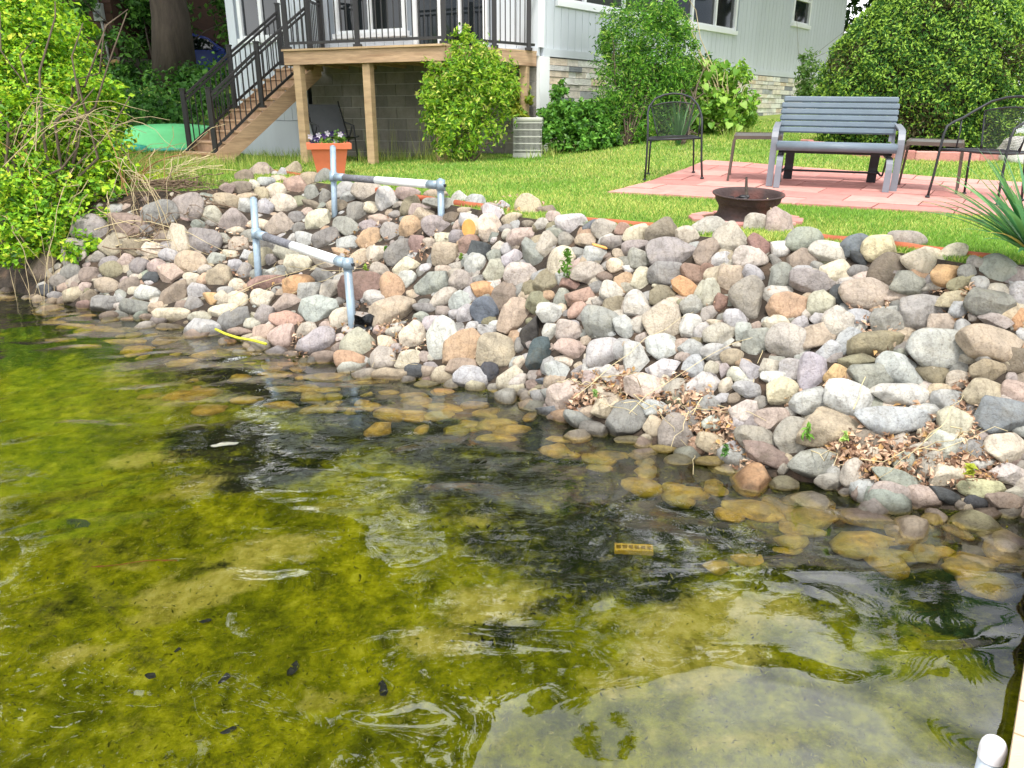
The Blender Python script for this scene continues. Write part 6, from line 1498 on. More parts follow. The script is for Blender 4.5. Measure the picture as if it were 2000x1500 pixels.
def crown(name, lobes, n, size, cols, parent, seed, m=None, world=True, floor=.02, inner=.5, clump=26, csize=.16, **kw):
    rng = np.random.default_rng(seed); P, o = crown_points(lobes, n, rng, inner, clump, csize, floor); V, T, c = leaves(P, o, size, rng, cols, **kw)
    off = np.array(parent.location) if parent is not None else 0
    return place(name, np_mesh(name, V-off, T, c), m or LEAF, parent)
def stems(base, tips, r, rng, bend=.15, n=5):
    mb = MB(); b = Vector(base)
    for q in tips:
        q = Vector(q); pts = []
        for i in range(n+1):
            t = i/n; p = b.lerp(q, t)+Vector(rng.normal(size=3))*bend*(q-b).length*.12*math.sin(math.pi*t); p.z += (q-b).length*.06*math.sin(math.pi*t); pts.append(p)
        mb.tube(pts, [r*(1-.75*i/n) for i in range(n+1)], 5)
    return mb
Y1, Y2, Y3, Y4, Y5 = S(164,200,46), S(126,176,46), S(90,140,38), S(206,220,76), S(50,88,28)
# --- the big yellow-green shrub overhanging the water at left (nearest)
bb = gp(90,478); bush = thing('overhanging_shrub', tuple(bb), 'bright yellow-green leafy shrub overhanging the water at the left edge', 'shrub')
A0 = 8.6
LB = px_lobes([(20,60,110,110,.6),(-60,200,150,150,.4),(90,130,95,100,.5),(150,215,90,75,.4),(60,270,130,90,0),(180,300,85,60,.2),(190,205,50,55,.4),(215,320,50,40,.1),(30,380,110,70,-.3),(110,380,90,55,-.3),(200,390,70,45,-.1),(160,440,75,40,-.4),(60,455,100,45,-.5),(150,490,55,26,-.6),(20,500,60,24,-.6),(255,380,38,28,0),(-30,-30,120,90,.8)], A0)
crown('foliage', LB, 52000, .062, [(Y1,.3),(Y2,.34),(Y4,.12),(Y3,.18),(Y5,.06)], bush, 1, inner=.3, clump=30, csize=.12, aspect=.62, up=.7, var=.42)
crown('large_foliage', px_lobes([(20,60,110,110,.9),(100,60,50,70,1.3),(165,60,22,30,1.6),(-40,160,120,120,.6)], A0), 3200, .13, [(Y1,.3),(Y2,.4),(Y3,.3)], bush, 9, inner=.2, clump=14, csize=.18, aspect=.8, up=.6)
rg = np.random.default_rng(2); tips = [at_depth(rg.uniform(-60,260), rg.uniform(0,420), A0+rg.uniform(-.5,1)) for _ in range(46)]
stems(bb, tips, .022, rg, .5).build('branch_cluster', BARK, bush)
def arcs(name, lst, m, parent, seed, count, r=.006):
    """thin arching dead stems from one pixel area to another"""
    rng = np.random.default_rng(seed); mb = MB()
    for _ in range(count):
        (u0,v0,s0),(u1,v1,s1),a,sag = lst[rng.integers(len(lst))]; p = Vector(at_depth(u0+rng.normal()*s0, v0+rng.normal()*s0*.6, a+rng.normal()*.25)); q = Vector(at_depth(u1+rng.normal()*s1, v1+rng.normal()*s1*.6, a+rng.normal()*.3))
        q.z = max(q.z, G(q.x,q.y)+.01); k = 7; pts = []
        for i in range(k+1):
            t = i/k; x = p.lerp(q, t); x.z += sag*(p-q).length*math.sin(math.pi*t); x += Vector(rng.normal(size=3))*.012; pts.append(x)
        mb.tube(pts, [r*rng.uniform(.8,1.2)*(1-.6*i/k) for i in range(k+1)], 4, False)
    return mb.build(name, m, parent)
arcs('hanging_stem_cluster', [((150,360,40),(90,600,45),8.3,.12),((180,420,50),(235,575,40),8.2,.1),((40,430,40),(60,620,30),8.2,.1),((240,330,40),(300,560,40),8.3,.15),((100,300,60),(250,250,50),8.3,.2),((20,290,30),(150,240,40),8.1,.3)], mat('gray_stem', S(168,152,118), .9, .25, 10, .2), bush, 4, 70, .005)
arcs('twig_cluster', [((120,420,60),(30,300,60),8.4,.2),((220,430,40),(330,300,40),8.8,.15),((260,390,30),(120,250,60),8.8,.2)], mat('brown_stem', S(150,112,74), .9, .2, 10, .2), bush, 5, 40, .0055)
# --- brush pile of dead twigs
bp = gp(335,425); brush = thing('brush_pile', tuple(bp), 'heap of dry gray-brown twigs between shrub and rocks at left', 'brush pile')
arcs('twigs', [((300,400,40),(400,420,40),8.9,.05),((330,430,45),(270,470,50),8.7,.06),((380,385,30),(310,450,40),8.9,.05),((290,470,40),(340,520,40),8.2,.05),((350,400,40),(390,450,40),8.7,.03)], mat('gray_twig', S(112,94,76), .95, .3, 12, .2), brush, 6, 900, .007)['kind'] = 'stuff'
arcs('pale_twigs', [((420,340,30),(270,430,40),9.2,.05),((260,480,50),(360,560,40),8.0,.12),((330,360,40),(380,300,40),9.6,.05)], STEM, brush, 7, 34, .005)['kind'] = 'stuff'
crown('green_shoots', px_lobes([(268,375,32,24,0),(300,345,40,20,.3)], 9.0), 900, .06, [(Y1,.6),(Y4,.4)], brush, 8, aspect=.55)
# --- generic shrub helper
def shrub(name, base_px, lobes, a, n, size, cols, label, seed, cat='shrub', stem=14, m=None, **kw):
    b = gp(*base_px); t = thing(name, tuple(b), label, cat); L_ = px_lobes(lobes, a); o = crown('foliage', L_, n, size, cols, t, seed, m, **kw)
    rng = np.random.default_rng(seed+50); tips = [L_[rng.integers(len(L_))][0]+rng.normal(size=3)*.2*L_[0][1][0] for _ in range(stem)]
    stems(np.array(b)-np.array([0,0,.05]), tips, .016, rng, .4).build('stem_cluster', BARK, t); return t
shrub('deck_shrub', (920,316), [(915,170,72,80,0),(870,200,42,75,.1),(955,200,50,75,0),(900,250,60,55,-.1),(905,105,36,45,.1),(900,80,20,30,.1),(960,130,38,40,.1),(985,165,34,40,.1),(850,160,20,50,.1),(848,225,28,70,.1),(835,190,14,40,.1),(890,285,60,28,0)], 11.6, 11500, .085, [(S(156,190,54),.4),(S(116,162,48),.3),(S(76,120,36),.2),(S(206,212,110),.1)], 'rounded yellow-green shrub growing in front of the deck', 21, aspect=.38, csize=.14, inner=.4)
shrub('vine_shrub', (1020,235), [(1005,185,28,30,0),(1018,210,26,26,0)], 13.0, 1100, .1, [(S(150,160,50),.6),(S(104,140,40),.4)], 'small yellow-green bush behind the air conditioner', 22, stem=5)
shrub('willow_shrub', (1225,285), [(1250,60,75,70,0),(1215,140,55,60,0),(1270,130,65,60,-.1),(1240,200,70,50,-.1),(1300,40,35,45,0),(1185,80,25,40,0),(1300,190,45,45,0),(1250,250,80,34,-.2),(1190,220,40,50,-.1),(1320,230,40,45,-.1),(1335,90,30,50,.1),(1330,150,40,45,0)], 12.8, 21000, .085, [(S(116,168,58),.4),(S(84,138,46),.3),(S(50,92,34),.2),(S(176,206,96),.1)], 'tall narrow-leaved green shrub against the side wall of the house', 23, aspect=.26, csize=.15, inner=.3)
shrub('ground_shrub', (1100,295), [(1095,235,45,35,0),(1075,270,35,25,-.2),(1140,270,45,28,-.2),(1130,225,40,25,.1),(1185,275,40,22,-.2),(1095,205,16,40,.1),(1150,240,45,35,-.1),(1070,235,28,30,-.1)], 12.7, 7600, .085, [(S(92,146,54),.5),(S(124,176,68),.3),(S(54,94,36),.2)], 'low dark green bushes between air conditioner and tall shrub', 24, aspect=.6, csize=.13)
shrub('small_shrub', (1585,205), [(1575,150,16,45,0),(1590,170,28,32,0),(1565,120,8,22,0)], 17.0, 1500, .1, [(S(120,150,80),.5),(S(80,120,50),.5)], 'thin leggy bush at the far end of the side wall', 25, stem=8, aspect=.4)
shrub('wall_shrub', (1330,285), [(1345,235,40,45,0),(1330,270,50,25,0),(1310,160,40,40,.2),(1365,130,40,22,.2)], 13.8, 3200, .085, [(S(60,106,40),.5),(S(96,140,56),.3),(S(34,68,26),.2)], 'dark leafy bush behind the wire chair', 26, aspect=.4)
# --- catalpa-like seedling with big heart leaves, each a leaf of its own
cbp = gp(1420,262); cat_ = thing('heart_leaf_plant', tuple(cbp), 'light green plant with large heart shaped leaves by the stone wall', 'plant')
GL = [leaf_mat('leaf')]; rg = np.random.default_rng(31)
HEART = np.array([(0,0),(-.32,-.1),(-.5,.12),(-.46,.42),(-.26,.74),(0,1.0),(.26,.74),(.46,.42),(.5,.12),(.32,-.1)])
def heart_mesh(col):
    V = np.array([(x, y, .1*abs(x)*2-.16*y*y) for x, y in HEART]+[(0,.35,-.03)]); n = len(HEART); T = np.array([(i,(i+1)%n,n) for i in range(n)]); return np_mesh('leaf', V, T, col, smooth=True)
HM = [heart_mesh(np.array(c)) for c in (S(128,172,60),S(104,152,48),S(150,186,78))]
for m_ in HM: m_.materials.append(LEAF)
def big_leaf(u, v, s_px, a):
    p = at_depth(u, v, a); s = .72*s_px/(F_PX/a); o = bpy.data.objects.new('leaf', HM[rg.integers(3)]); COL.objects.link(o); o.parent = cat_
    o.location = Vector(p)-cat_.location; o.scale = (s,s,s); o.rotation_euler = (D2R(rg.uniform(-95,-25)), D2R(rg.uniform(-25,25)), D2R(180+rg.uniform(-60,60))); return p
tips = []
for u, v, sp in [(1420,150,26),(1395,170,26),(1440,175,22),(1385,140,24),(1410,190,26),(1450,200,22),(1375,165,22),(1430,215,22),(1400,215,24),(1460,215,18),(1425,240,22),(1445,245,20),(1370,195,22),(1350,150,20),(1390,240,20),(1415,120,22),(1440,135,20),(1380,118,20),(1465,188,18),(1410,260,18),(1365,230,20),(1345,175,20),(1458,170,16),(1350,205,20),(1395,128,18),(1330,20,24),(1345,40,22),(1325,60,20),(1350,65,18),(1340,-5,22),(1435,190,20),(1418,170,22)]:
    big_leaf(u, v, sp, 13.2+rg.uniform(-.4,.3)); tips.append(at_depth(u, v-5, 13.2))
stems(cbp, tips, .014, rg, .3).build('stem_cluster', STEM, cat_)
crown('foliage', px_lobes([(1420,230,50,35,.2),(1455,215,24,35,.2),(1400,190,40,40,.3),(1385,150,40,35,.3),(1430,165,40,40,.3),(1370,215,45,50,.2)], 13.3), 5600, .1, [(S(110,156,56),.6),(S(150,186,70),.4)], cat_, 32, aspect=.6)
# --- hosta and iris clumps seen through the chair
def blade_clump(name, label, base, blades, m, cat='plant', k=6):
    """each blade a child: (azimuth deg, lean 0-1, length m, width m, colour)"""
    t = thing(name, tuple(base), label, cat)
    for az, lean, L_, w, col in blades:
        a = D2R(az); d = np.array([math.cos(a), math.sin(a), 0]); sd = np.array([-math.sin(a), math.cos(a), 0]); V = []; pos = np.array([0,0,0.]); th = lean*.85
        for i in range(k+1):
            t_ = i/k; ww = w*(.55+.9*t_ if t_ < .35 else (1-((t_-.35)/.65)**2.2))*.5+.0006
            V += [pos-sd*ww+np.array([0,0,ww*.25]), pos-np.array([0,0,0]), pos+sd*ww+np.array([0,0,ww*.25])]
            ang_ = th+lean*.5*t_**1.7; pos = pos+(d*math.sin(ang_)+np.array([0,0,math.cos(ang_)]))*L_/k
        T = []
        for i in range(k):
            o = i*3; T += [(o,o+1,o+4),(o,o+4,o+3),(o+1,o+2,o+5),(o+1,o+5,o+4)]
        place('blade', np_mesh('blade', np.array(V), np.array(T), np.array(col), smooth=True), m, t)
    return t
rg = np.random.default_rng(41)
hb = gp(1232,278); blade_clump('hosta_clump', 'arching pale green strap leaves under the tall shrub', hb, [(rg.uniform(180,360), rg.uniform(.5,1.1), rg.uniform(.3,.5), .05, S(*[(150,176,96),(122,156,76)][i%2])) for i in range(14)], LEAF)
ib = gp(1325,285); blade_clump('iris_clump', 'fan of slim green blades seen through the wire chair', ib, [(rg.uniform(0,360), rg.uniform(.15,.75), rg.uniform(.5,.8), .03, S(*[(96,140,84),(76,120,70)][i%2])) for i in range(26)], LEAF)
# yucca at the right edge
yb_ = gp(2012,522)+np.array([0,0,.06])
YB = []
for i in range(58):
    az = rg.uniform(95,300) if i < 40 else rg.uniform(0,360); YB.append((az, rg.uniform(.25,1.3), rg.uniform(.42,.74), rg.uniform(.032,.046), S(*[(86,140,92),(70,122,80),(112,160,100),(96,146,84)][i%4])))
for az, lean, L_ in ((178,1.12,.7),(172,1.2,.66),(186,1.2,.66),(150,.72,.66),(142,.58,.68),(160,.85,.7),(120,.35,.56),(200,1.3,.42),(225,1.4,.36),(245,1.45,.34),(190,1.25,.5),(165,1.05,.5)): YB.append((az, lean, L_, .042, S(*[(90,146,96),(120,168,112)][int(L_*100)%2])))
for az, lean in ((182,1.15),(165,.9),(208,1.25)): YB.append((az, lean, .5, .026, S(206,180,96)))
blade_clump('spiky_plant', 'spiky green sword-leaved plant at the right edge above the rocks', yb_, YB, LEAF, k=7)
# --- clipped yew mound
yw0 = gp(1812,334); yew = thing('yew_mound', tuple(yw0), 'large rounded dark green clipped yew behind the bench', 'shrub')
YA = 11.1; ycn = at_depth(1790,175,YA); zb = G(ycn[0],ycn[1]); top = at_depth(1800,-45,YA)[2]; rg = np.random.default_rng(51)
n = 80000; d = unit(rg.normal(size=(n,3))); hgt = (top-zb); rx = 1.36
# dome profile: widest a third of the way up, with knobbly surface
zz = rg.uniform(.0,1.0,size=n)**.9; prof = np.where(zz < .33, .9+.1*np.sin(zz/.33*1.57), np.sqrt(np.clip(1-np.clip((zz-.33)/.67,0,1)**1.6,0,1)))
an = rg.uniform(0,6.283,size=n); bump = 1+.07*np.sin(an*9+zz*13)*np.sin(zz*21+an*3)+.03*np.sin(an*23)*np.sin(zz*37)
rr = prof*rx*bump*(1-.16*rg.uniform(0,1,size=n)**2); P = np.stack([ycn[0]+.03+.24*zz**2+np.cos(an)*rr, ycn[1]+np.sin(an)*rr, zb+.05+zz*hgt], 1)
o = unit(np.stack([np.cos(an)*prof, np.sin(an)*prof, (zz-.3)*1.1], 1)); bare = (np.sin(an*3.1+1)*np.sin(zz*9+.5)+rg.normal(size=n)*.25) > .62
tip = rg.uniform(size=n) < .3
cols = np.where(bare[:,None]&(rg.uniform(size=(n,1)) < .6), S(84,80,44), np.where(tip[:,None], S(158,196,72), S(74,124,46))); P = P+o*(tip*.03)[:,None]
V, T, c = leaves(P, o, .055, rg, [((1,1,1),1)], up=.15, spread=.7, aspect=.42); c = c*np.repeat(cols,4,0)
place('foliage', np_mesh('foliage', V-np.array(yew.location), T, c), LEAFD, yew)
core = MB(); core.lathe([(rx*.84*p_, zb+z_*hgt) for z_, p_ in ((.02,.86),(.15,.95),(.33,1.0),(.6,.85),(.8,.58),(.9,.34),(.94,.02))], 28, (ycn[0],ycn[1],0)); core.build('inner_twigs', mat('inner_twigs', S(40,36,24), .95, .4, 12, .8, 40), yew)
ring = thing('curved_edging', (ycn[0],ycn[1],zb), 'curved pink brick edging round the foot of the yew', 'edging')
for i in range(13):
    a = D2R(186+i*9.5); r_ = rx+.2; x_, y_ = ycn[0]+r_*math.cos(a), ycn[1]+r_*math.sin(a); MB().box((x_,y_,G(x_,y_)+.05), (.262,.09,.13), Matrix.Rotation(a+1.57,3,'Z'), .012).build('edging_block', PAVM[i % 4], ring)
# --- flowers in the pot
pz = thing('pansy_plant', (gpn[0],gpn[1],gpn[2]+.37), 'purple and white pansies growing in the terracotta flowerpot', 'flowers'); rg = np.random.default_rng(61)
crown('foliage', [(np.array(gpn)+np.array([0,0,.43]), (.24,.24,.08))], 420, .055, [(S(120,150,60),.6),(S(80,120,44),.4)], pz, 62, floor=None, aspect=.5)
for i in range(18):
    q = np.array([rg.uniform(-.2,.2), rg.uniform(-.2,.1), rg.uniform(.05,.16)]); c = S(*[(62,34,96),(48,28,84),(78,50,112),(206,200,212)][rg.choice(4,p=[.35,.3,.15,.2])]); V = []; T = []
    for k in range(5):
        a = k*1.257; V += [q, q+np.array([math.cos(a-.5)*.03, -.008, math.sin(a-.5)*.03]), q+np.array([math.cos(a)*.042, -.014, math.sin(a)*.042]), q+np.array([math.cos(a+.5)*.03, -.008, math.sin(a+.5)*.03])]; T += [(k*4,k*4+1,k*4+2),(k*4,k*4+2,k*4+3)]
    place('blossom', np_mesh('blossom', np.array(V), np.array(T), np.array(c)), LEAF, pz)
# --- weeds in the rocks
def weed(u, v, h, label, seed, col=(96,140,52), n=26, size=.035, lift=.1, da=-.12):
    b = Vector(at_depth(u, v, depth(gp(u,v))+da)); t = thing('weed', tuple(b), label, 'weed', 'small weeds sprouting among the rocks'); rng = np.random.default_rng(seed); s = rng.uniform(0,1,size=n)
    P = np.array(b)+np.stack([rng.normal(size=n)*h*.16*(1.2-s), rng.normal(size=n)*h*.12, s*h], 1); V, T, c = leaves(P, unit(rng.normal(size=(n,3))+np.array([0,-.5,.3])), size, rng, [(S(*col),1)], aspect=.4, up=.4)
    place('foliage', np_mesh('foliage', V-np.array(b), T, c), LEAF, t); MB().tube([b, b+Vector((.004,0,h*.5)), b+Vector((0,0,h))], [.004,.003,.0015], 5).build('stem', mat('weed_stem', S(90,120,50), .8, .1, 5, 0), t)
weed(1107,542,.2,'tall feathery weed growing in front of a cream rock',1,n=70,size=.05); weed(755,495,.06,'small leafy green weed above the white handrail sleeve',2,n=34,size=.045); weed(714,528,.05,'tiny pale green weed at the top of the front handrail post',3,(150,180,70),26,.04); weed(901,508,.05,'little weed beside the square tan rock near the log',4,(120,150,60),20,.04)
weed(1417,890,.06,'fresh green sprig at the waterline below the leaf litter',5,(84,128,62),22,.04,.02); weed(1162,772,.03,'pale green leaf sprout in the dry leaf litter',6,(150,180,110),18,.05); weed(1576,858,.09,'thin weed between two big rocks near the right shore',7,(110,160,60),26,.035); weed(1650,862,.05,'pale sprout in front of the large tan shore rock',8,(160,190,100),16,.04); weed(1893,925,.04,'yellow-green leaf tuft in the dead leaves at far right',9,(180,190,70),16,.06)
# --- dead leaves between the rocks
def litter(name, label, areas, n, seed):
    rng = np.random.default_rng(seed); wt = np.array([a[2]*a[3] for a in areas], float); wt /= wt.sum(); P = []
    for _ in range(n):
        u, v, ru, rv, up_ = areas[rng.choice(len(areas), p=wt)]; a = rng.uniform(0,6.28); r = math.sqrt(rng.uniform()); q = gp(u+ru*r*math.cos(a), v+rv*r*math.sin(a))
        P.append(q+np.array([0,0,rng.uniform(.01,up_)]))
    P = np.array(P); V, T, c = leaves(P, unit(rng.normal(size=P.shape)), .042, rng, [(S(190,160,134),.3),(S(168,136,112),.22),(S(206,182,156),.24),(S(132,102,82),.14),(S(192,156,104),.1)], up=.8, spread=.8, aspect=.6, fold=.22)
    tag(place(name, np_mesh(name, V, T, c), leaf_mat('dead_leaf', .8, .15)), label, 'leaves', kind='stuff')
litter('leaf_litter', 'dry brown leaves lying on the bank above the water', [(1190,770,90,36,.07),(1130,790,50,20,.06),(1330,790,60,45,.07),(1390,850,60,40,.07),(1330,840,40,20,.06),(1460,900,40,30,.06),(1690,890,110,36,.07),(1760,930,90,36,.07),(1640,900,60,18,.06),(1850,880,60,60,.07),(1900,930,60,40,.06),(1760,820,50,20,.05),(1890,790,40,40,.06),(1560,790,30,20,.05)], 2600, 71)
litter('leaf_scraps', 'scraps of dead leaf caught in the gaps between rocks', [(450,480,50,40,.06),(490,560,60,40,.05),(760,480,120,50,.05),(700,640,60,40,.06),(780,670,60,40,.06),(590,690,40,30,.05),(1390,615,20,12,.06),(1740,560,30,25,.06),(1700,650,60,60,.06),(1010,410,60,16,.07),(1640,780,40,40,.05),(560,660,60,25,.05),(1860,600,60,40,.05)], 900, 72)
arcs('bank_twigs', [((1180,770,60),(1240,790,60),4.6,.02),((1350,800,60),(1420,830,60),4.3,.02),((1660,880,70),(1740,900,60),4.0,.02),((560,600,70),(600,620,70),7.0,.02),((740,680,40),(780,700,40),5.9,.02),((1830,870,40),(1900,860,40),4.0,.03)], STEM, None, 73, 60, .003); tag(bpy.data.objects['bank_twigs'], 'thin dry twigs scattered over the bank', 'twigs', kind='stuff')
# --- grass: short lawn blades, longer tufts at the edges
def grass(name, label, P, hgt, wid, cols, seed, lean=.5):
    rng = np.random.default_rng(seed); n = len(P); a = rng.uniform(0,6.283,size=n); b = np.stack([np.cos(a),np.sin(a),np.zeros(n)],1); h = hgt*rng.uniform(.6,1.3,size=(n,1)); w = wid[:,None] if hasattr(wid,'__len__') else wid
    l = rng.normal(size=(n,3))*lean*h; l[:,2] = 0; V = np.stack([P-b*w, P+b*w, P+l+np.array([0,0,1.])*h], 1).reshape(-1,3); T = np.arange(3*n).reshape(-1,3)
    k = rng.choice(len(cols), n, p=np.array([c[1] for c in cols])/sum(c[1] for c in cols)); c = np.array([c[0] for c in cols])[k]
    dry = .5+.5*np.sin(P[:,0]*2.3+np.sin(P[:,1]*1.7)*1.5)*np.sin(P[:,1]*1.9+P[:,0]*.7); c = np.where((rng.uniform(size=n) < dry*.5)[:,None], np.array(S(200,202,112)), c)*(1+rng.normal(size=(n,1))*.15)
    tag(place(name, np_mesh(name, V, T, np.repeat(np.clip(c,.01,.8),3,0)), LEAF), label, 'grass', kind='stuff')
rg = np.random.default_rng(81); n = 520000; y = 1/rg.uniform(1/19.,1/4.0,size=n); x = rg.uniform(-.62,.74,size=n)*(y+.8); keep = (y > yc(x)+.03) & ~in_patio(x,y,.02)
x, y = x[keep], y[keep]
inh = lambda x, y, m=0.: (((x-C0[0])*_f[0]+(y-C0[1])*_f[1]) > -m) & (((x-C0[0])*_s[0]+(y-C0[1])*_s[1]) > -m)
k2 = ~inh(x,y) & ((x-pp[0])**2+(y-pp[1])**2 > .3**2); x, y = x[k2], y[k2]
P = np.stack([x,y,ground_z(x,y)-.004],1)
grass('lawn_grass', 'short mown grass blades of the lawn', P, (.021+.0014*np.clip(y,4,14))[:,None], .0016+.00045*y, [(S(116,160,58),.42),(S(140,178,74),.33),(S(92,134,50),.25)], 82)
def tuft_points(areas, n, seed):
    rng = np.random.default_rng(seed); P = []
    for u, v, ru, rv in areas:
        m_ = int(n*ru*rv/sum(a[2]*a[3] for a in areas))
        for _ in range(m_): P.append(gp(u+rng.uniform(-ru,ru), v+rng.uniform(-rv,rv)))
    return np.array(P)
grass('tall_grass', 'longer unmown grass along the foundation, stairs and left bank', tuft_points([(790,308,90,9),(560,318,70,10),(470,330,60,12),(370,345,60,22),(320,330,60,25),(300,318,80,14),(760,296,60,6),(1060,306,30,6),(1440,262,30,14)], 5200, 83), .2, .006, [(S(128,160,60),.4),(S(160,178,90),.35),(S(100,140,50),.25)], 84, .35)
grass('seed_stalks', 'tall thin seed stalks standing before the block wall', tuft_points([(780,306,70,8),(860,306,30,6)], 150, 85), .6, .004, [(S(160,170,110),1)], 86, .16)
# --- ground cover on the slope behind the stairs, hedge tuft by the trunk
gc = np.random.default_rng(91); lob = []
for _ in range(60): x_, y_ = gc.uniform(-12.5,-6.2), gc.uniform(17.2,21.5); lob.append((np.array([x_,y_,G(x_,y_)+.16]), (.5,.5,.3)))
tag(crown('ground_cover', lob, 17000, .13, [(S(62,110,40),.5),(S(92,140,56),.3),(S(36,74,28),.2)], None, 92, aspect=.7, csize=.3), 'leafy green ground cover on the slope behind the pool', 'ground cover', kind='stuff')
# --- trees
def tree(name, x, y, h, rt, label, seed, crown_lobes, n, size, cols, group=None, bark=None, lean=(0,0)):
    z0 = G(x,y)-.1; t = thing(name, (x,y,z0), label, 'tree', group); rng = np.random.default_rng(seed); mb = MB(); k = 9
    pts = [Vector((x+lean[0]*(i/k)**1.3+rng.normal()*.04, y+lean[1]*(i/k)**1.3+rng.normal()*.04, z0+h*.85*i/k)) for i in range(k+1)]; rr = [rt*(1.35 if i == 0 else 1.06 if i == 1 else 1-.78*i/k) for i in range(k+1)]
    mb.tube(pts, rr, 14); mb.build('trunk', bark or BARK, t); lm = MB()
    for c, r in crown_lobes:
        q = Vector(c); i = min(k-1, max(3, int((q.z-z0)/h*k*.75))); p = pts[i]; d = q-p; lm.tube([p, p+d*.35+Vector((0,0,.1*d.length)), p+d*.7+Vector((0,0,.1*d.length)), q], [rr[i]*.45, rr[i]*.34, rr[i]*.2, .03], 7)
    lm.build('limbs', bark or BARK, t); rng2 = np.random.default_rng(seed+1); P, o = crown_points(crown_lobes, n, rng2, .35, 24, .16, .3); V, T, c = leaves(P, o, size, rng2, cols, aspect=.62, up=.6)
    place('crown', np_mesh('crown', V-np.array(t.location), T, c), LEAFD, t); return t
def lobes_for(x, y, z, R, hh, k, seed):
    rng = np.random.default_rng(seed); L_ = [(np.array([x,y,z]), (R*.75,R*.75,hh*.75))]
    for i in range(k): a = rng.uniform(0,6.28); r = R*rng.uniform(.45,.75); L_.append((np.array([x+r*math.cos(a), y+r*math.sin(a), z+rng.uniform(-.55,.6)*hh]), tuple(np.array([1,1,.75])*R*rng.uniform(.35,.5))))
    return L_
DK = [(S(52,88,36),.45),(S(36,66,28),.35),(S(84,122,52),.2)]
tree('big_oak', -8.35, 20.6, 17, .42, 'massive dark tree trunk standing behind the stairs', 101, lobes_for(-8.4,20.8,13,5.2,5.5,12,1), 17000, .36, DK, bark=BARKD)
BT = [(-13.5,26,17,5.5,'shade tree standing behind the brown cabin'),(-3.0,28.5,23,6.5,'shade tree standing behind the blue car'),(5.2,31,26,6.5,'tall shade tree behind the left half of the house'),(11.2,25,13.5,4.6,'tall shade tree filling the gap between house and yew'),(17.5,24,12,4.8,'shade tree behind the roof of the white neighbouring house'),(-19,21,15,5.5,'shade tree at the far left beyond the shrub'),(24,30,13,5,'smaller shade tree at the far right beyond the white house')]
for i, (x_, y_, h_, R_, lb) in enumerate(BT): tree('shade_tree', x_, y_, h_, .3, lb, 110+i*3, lobes_for(x_,y_,G(x_,y_)+h_*.62,R_,h_*.42,11,20+i), 10500, .45, DK, 'shade trees behind the houses')
tree('leaning_tree', -8.2, 11.8, 15.5, .24, 'tree leaning over the yard from behind the left shrub', 160, [(np.array([x_,y_,z_]), (r_,r_,r_*.8)) for x_, y_, z_, r_ in ((-7,12.4,12.5,2.7),(-4.6,12.2,13.5,2.6),(-9,11,11,2.6),(-2.4,12.5,14.2,2.2),(-6,14.5,10.2,2.4),(-10.5,9,10,2.4),(-4.5,14.8,11.4,2.2),(-8.5,8.5,12.5,2.4),(-1.6,14.6,11.6,1.9),(-6.2,10,14.6,2.4),(-3.6,10.2,13.2,2.2),(-8,10,13.6,2.4),(-1.2,12,15.2,2.0))], 24000, .3, DK, lean=(2.6,.6))
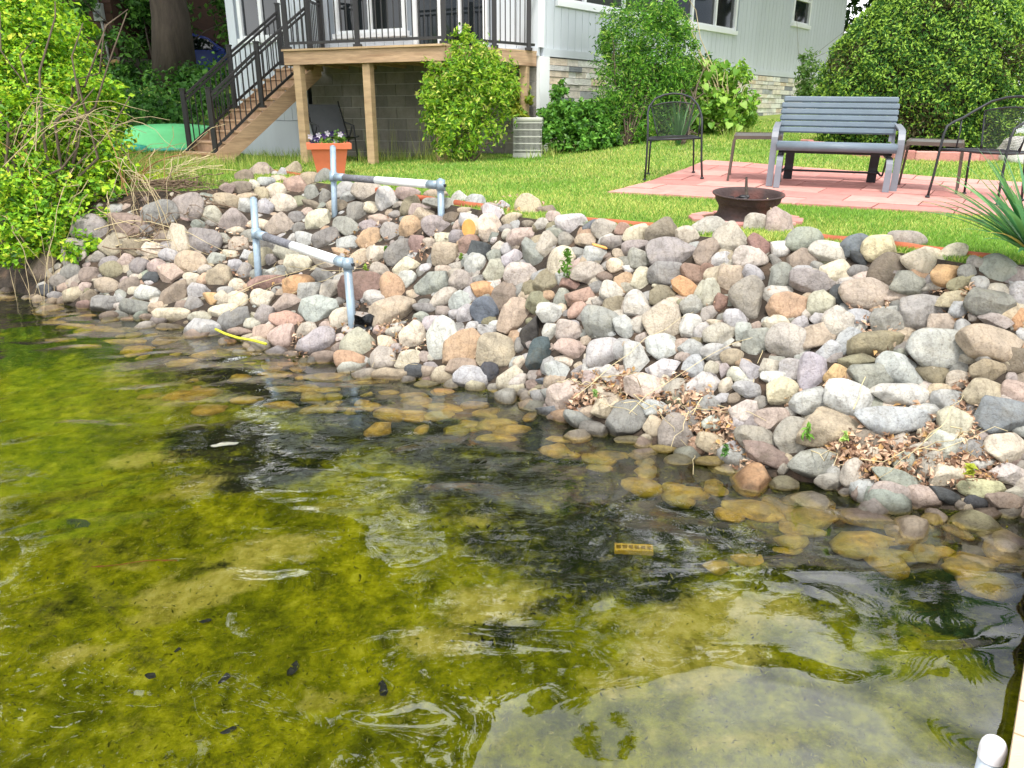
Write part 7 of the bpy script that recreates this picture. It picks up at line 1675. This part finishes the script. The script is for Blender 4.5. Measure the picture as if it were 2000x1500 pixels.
# understory that closes the view between the trunks
und = [(np.array([x_, y_, G(x_,y_)+z_]), (1.9,1.5,1.7)) for x_, y_, z_ in [(q, 29.5+1.2*math.sin(q), z) for q in np.arange(-22,2,1.7) for z in (.8,2.8,5.0)]+[(q, 33, z) for q in np.arange(9,26,2.2) for z in (1,3.4,5.8)]+[(q, 26.5+.3*q%1, z) for q in (9.2,10.6,12.2) for z in (.8,2.8,4.8,6.8)]]
tag(crown('undergrowth', und, 34000, .3, [(S(44,78,32),.5),(S(30,58,24),.3),(S(84,124,52),.2)], None, 140, LEAFD, csize=.35, inner=.2), 'dark green undergrowth and trees behind the cars', 'undergrowth', kind='stuff')
sap = [(np.array([x_,y_,z_]), r_) for x_, y_, z_, r_ in [(-9.6,20.4,3.2,(.5,.5,.7)),(-9.5,22,4.6,(1.2,.8,1.0)),(-10.3,20.2,4.5,(.5,.5,.8)),(-7.2,22.6,4.6,(.7,.6,1.3))]]
st_ = thing('sapling', (-9.0,20.6,G(-9.0,20.6)), 'leafy green saplings round the foot of the big trunk', 'sapling'); crown('foliage', sap, 5200, .17, [(S(64,108,40),.5),(S(100,148,60),.3),(S(40,76,28),.2)], st_, 150, csize=.2)
stems(np.array([-9.0,20.6,G(-9,20.6)]), [l[0] for l in sap], .03, np.random.default_rng(3), .3).build('stem_cluster', BARKD, st_)

rg = np.random.default_rng(171); n = 60000; x = rg.uniform(-5.5,3.4,size=n); y = 1/rg.uniform(1/8.5,1/1.15,size=n); keep = (y < yw(x)-.12) & (np.abs(x) < .75*y+.8); x, y = x[keep], y[keep]
P = np.stack([x,y,ground_z(x,y)+.012+rg.uniform(0,.03,size=len(x))],1); iv = (np.round((yw(x)-y)/.04)).astype(int).clip(0,len(ds)-1)
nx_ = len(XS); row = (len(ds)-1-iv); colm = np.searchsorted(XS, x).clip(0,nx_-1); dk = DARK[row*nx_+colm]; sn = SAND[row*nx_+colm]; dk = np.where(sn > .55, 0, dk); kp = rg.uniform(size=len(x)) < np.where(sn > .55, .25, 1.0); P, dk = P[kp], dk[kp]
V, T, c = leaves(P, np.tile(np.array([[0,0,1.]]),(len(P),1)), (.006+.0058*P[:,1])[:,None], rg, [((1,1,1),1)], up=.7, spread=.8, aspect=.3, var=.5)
base = np.array([S(110,116,8),S(140,144,16),S(84,90,6),S(164,162,50)])[rg.choice(4,len(P),p=[.36,.34,.15,.15])]; base = np.where((rg.uniform(size=len(P)) < dk*.85)[:,None], np.array(S(26,30,12)), base)  # tufts inside the dark patches are darkened along with the painted shade
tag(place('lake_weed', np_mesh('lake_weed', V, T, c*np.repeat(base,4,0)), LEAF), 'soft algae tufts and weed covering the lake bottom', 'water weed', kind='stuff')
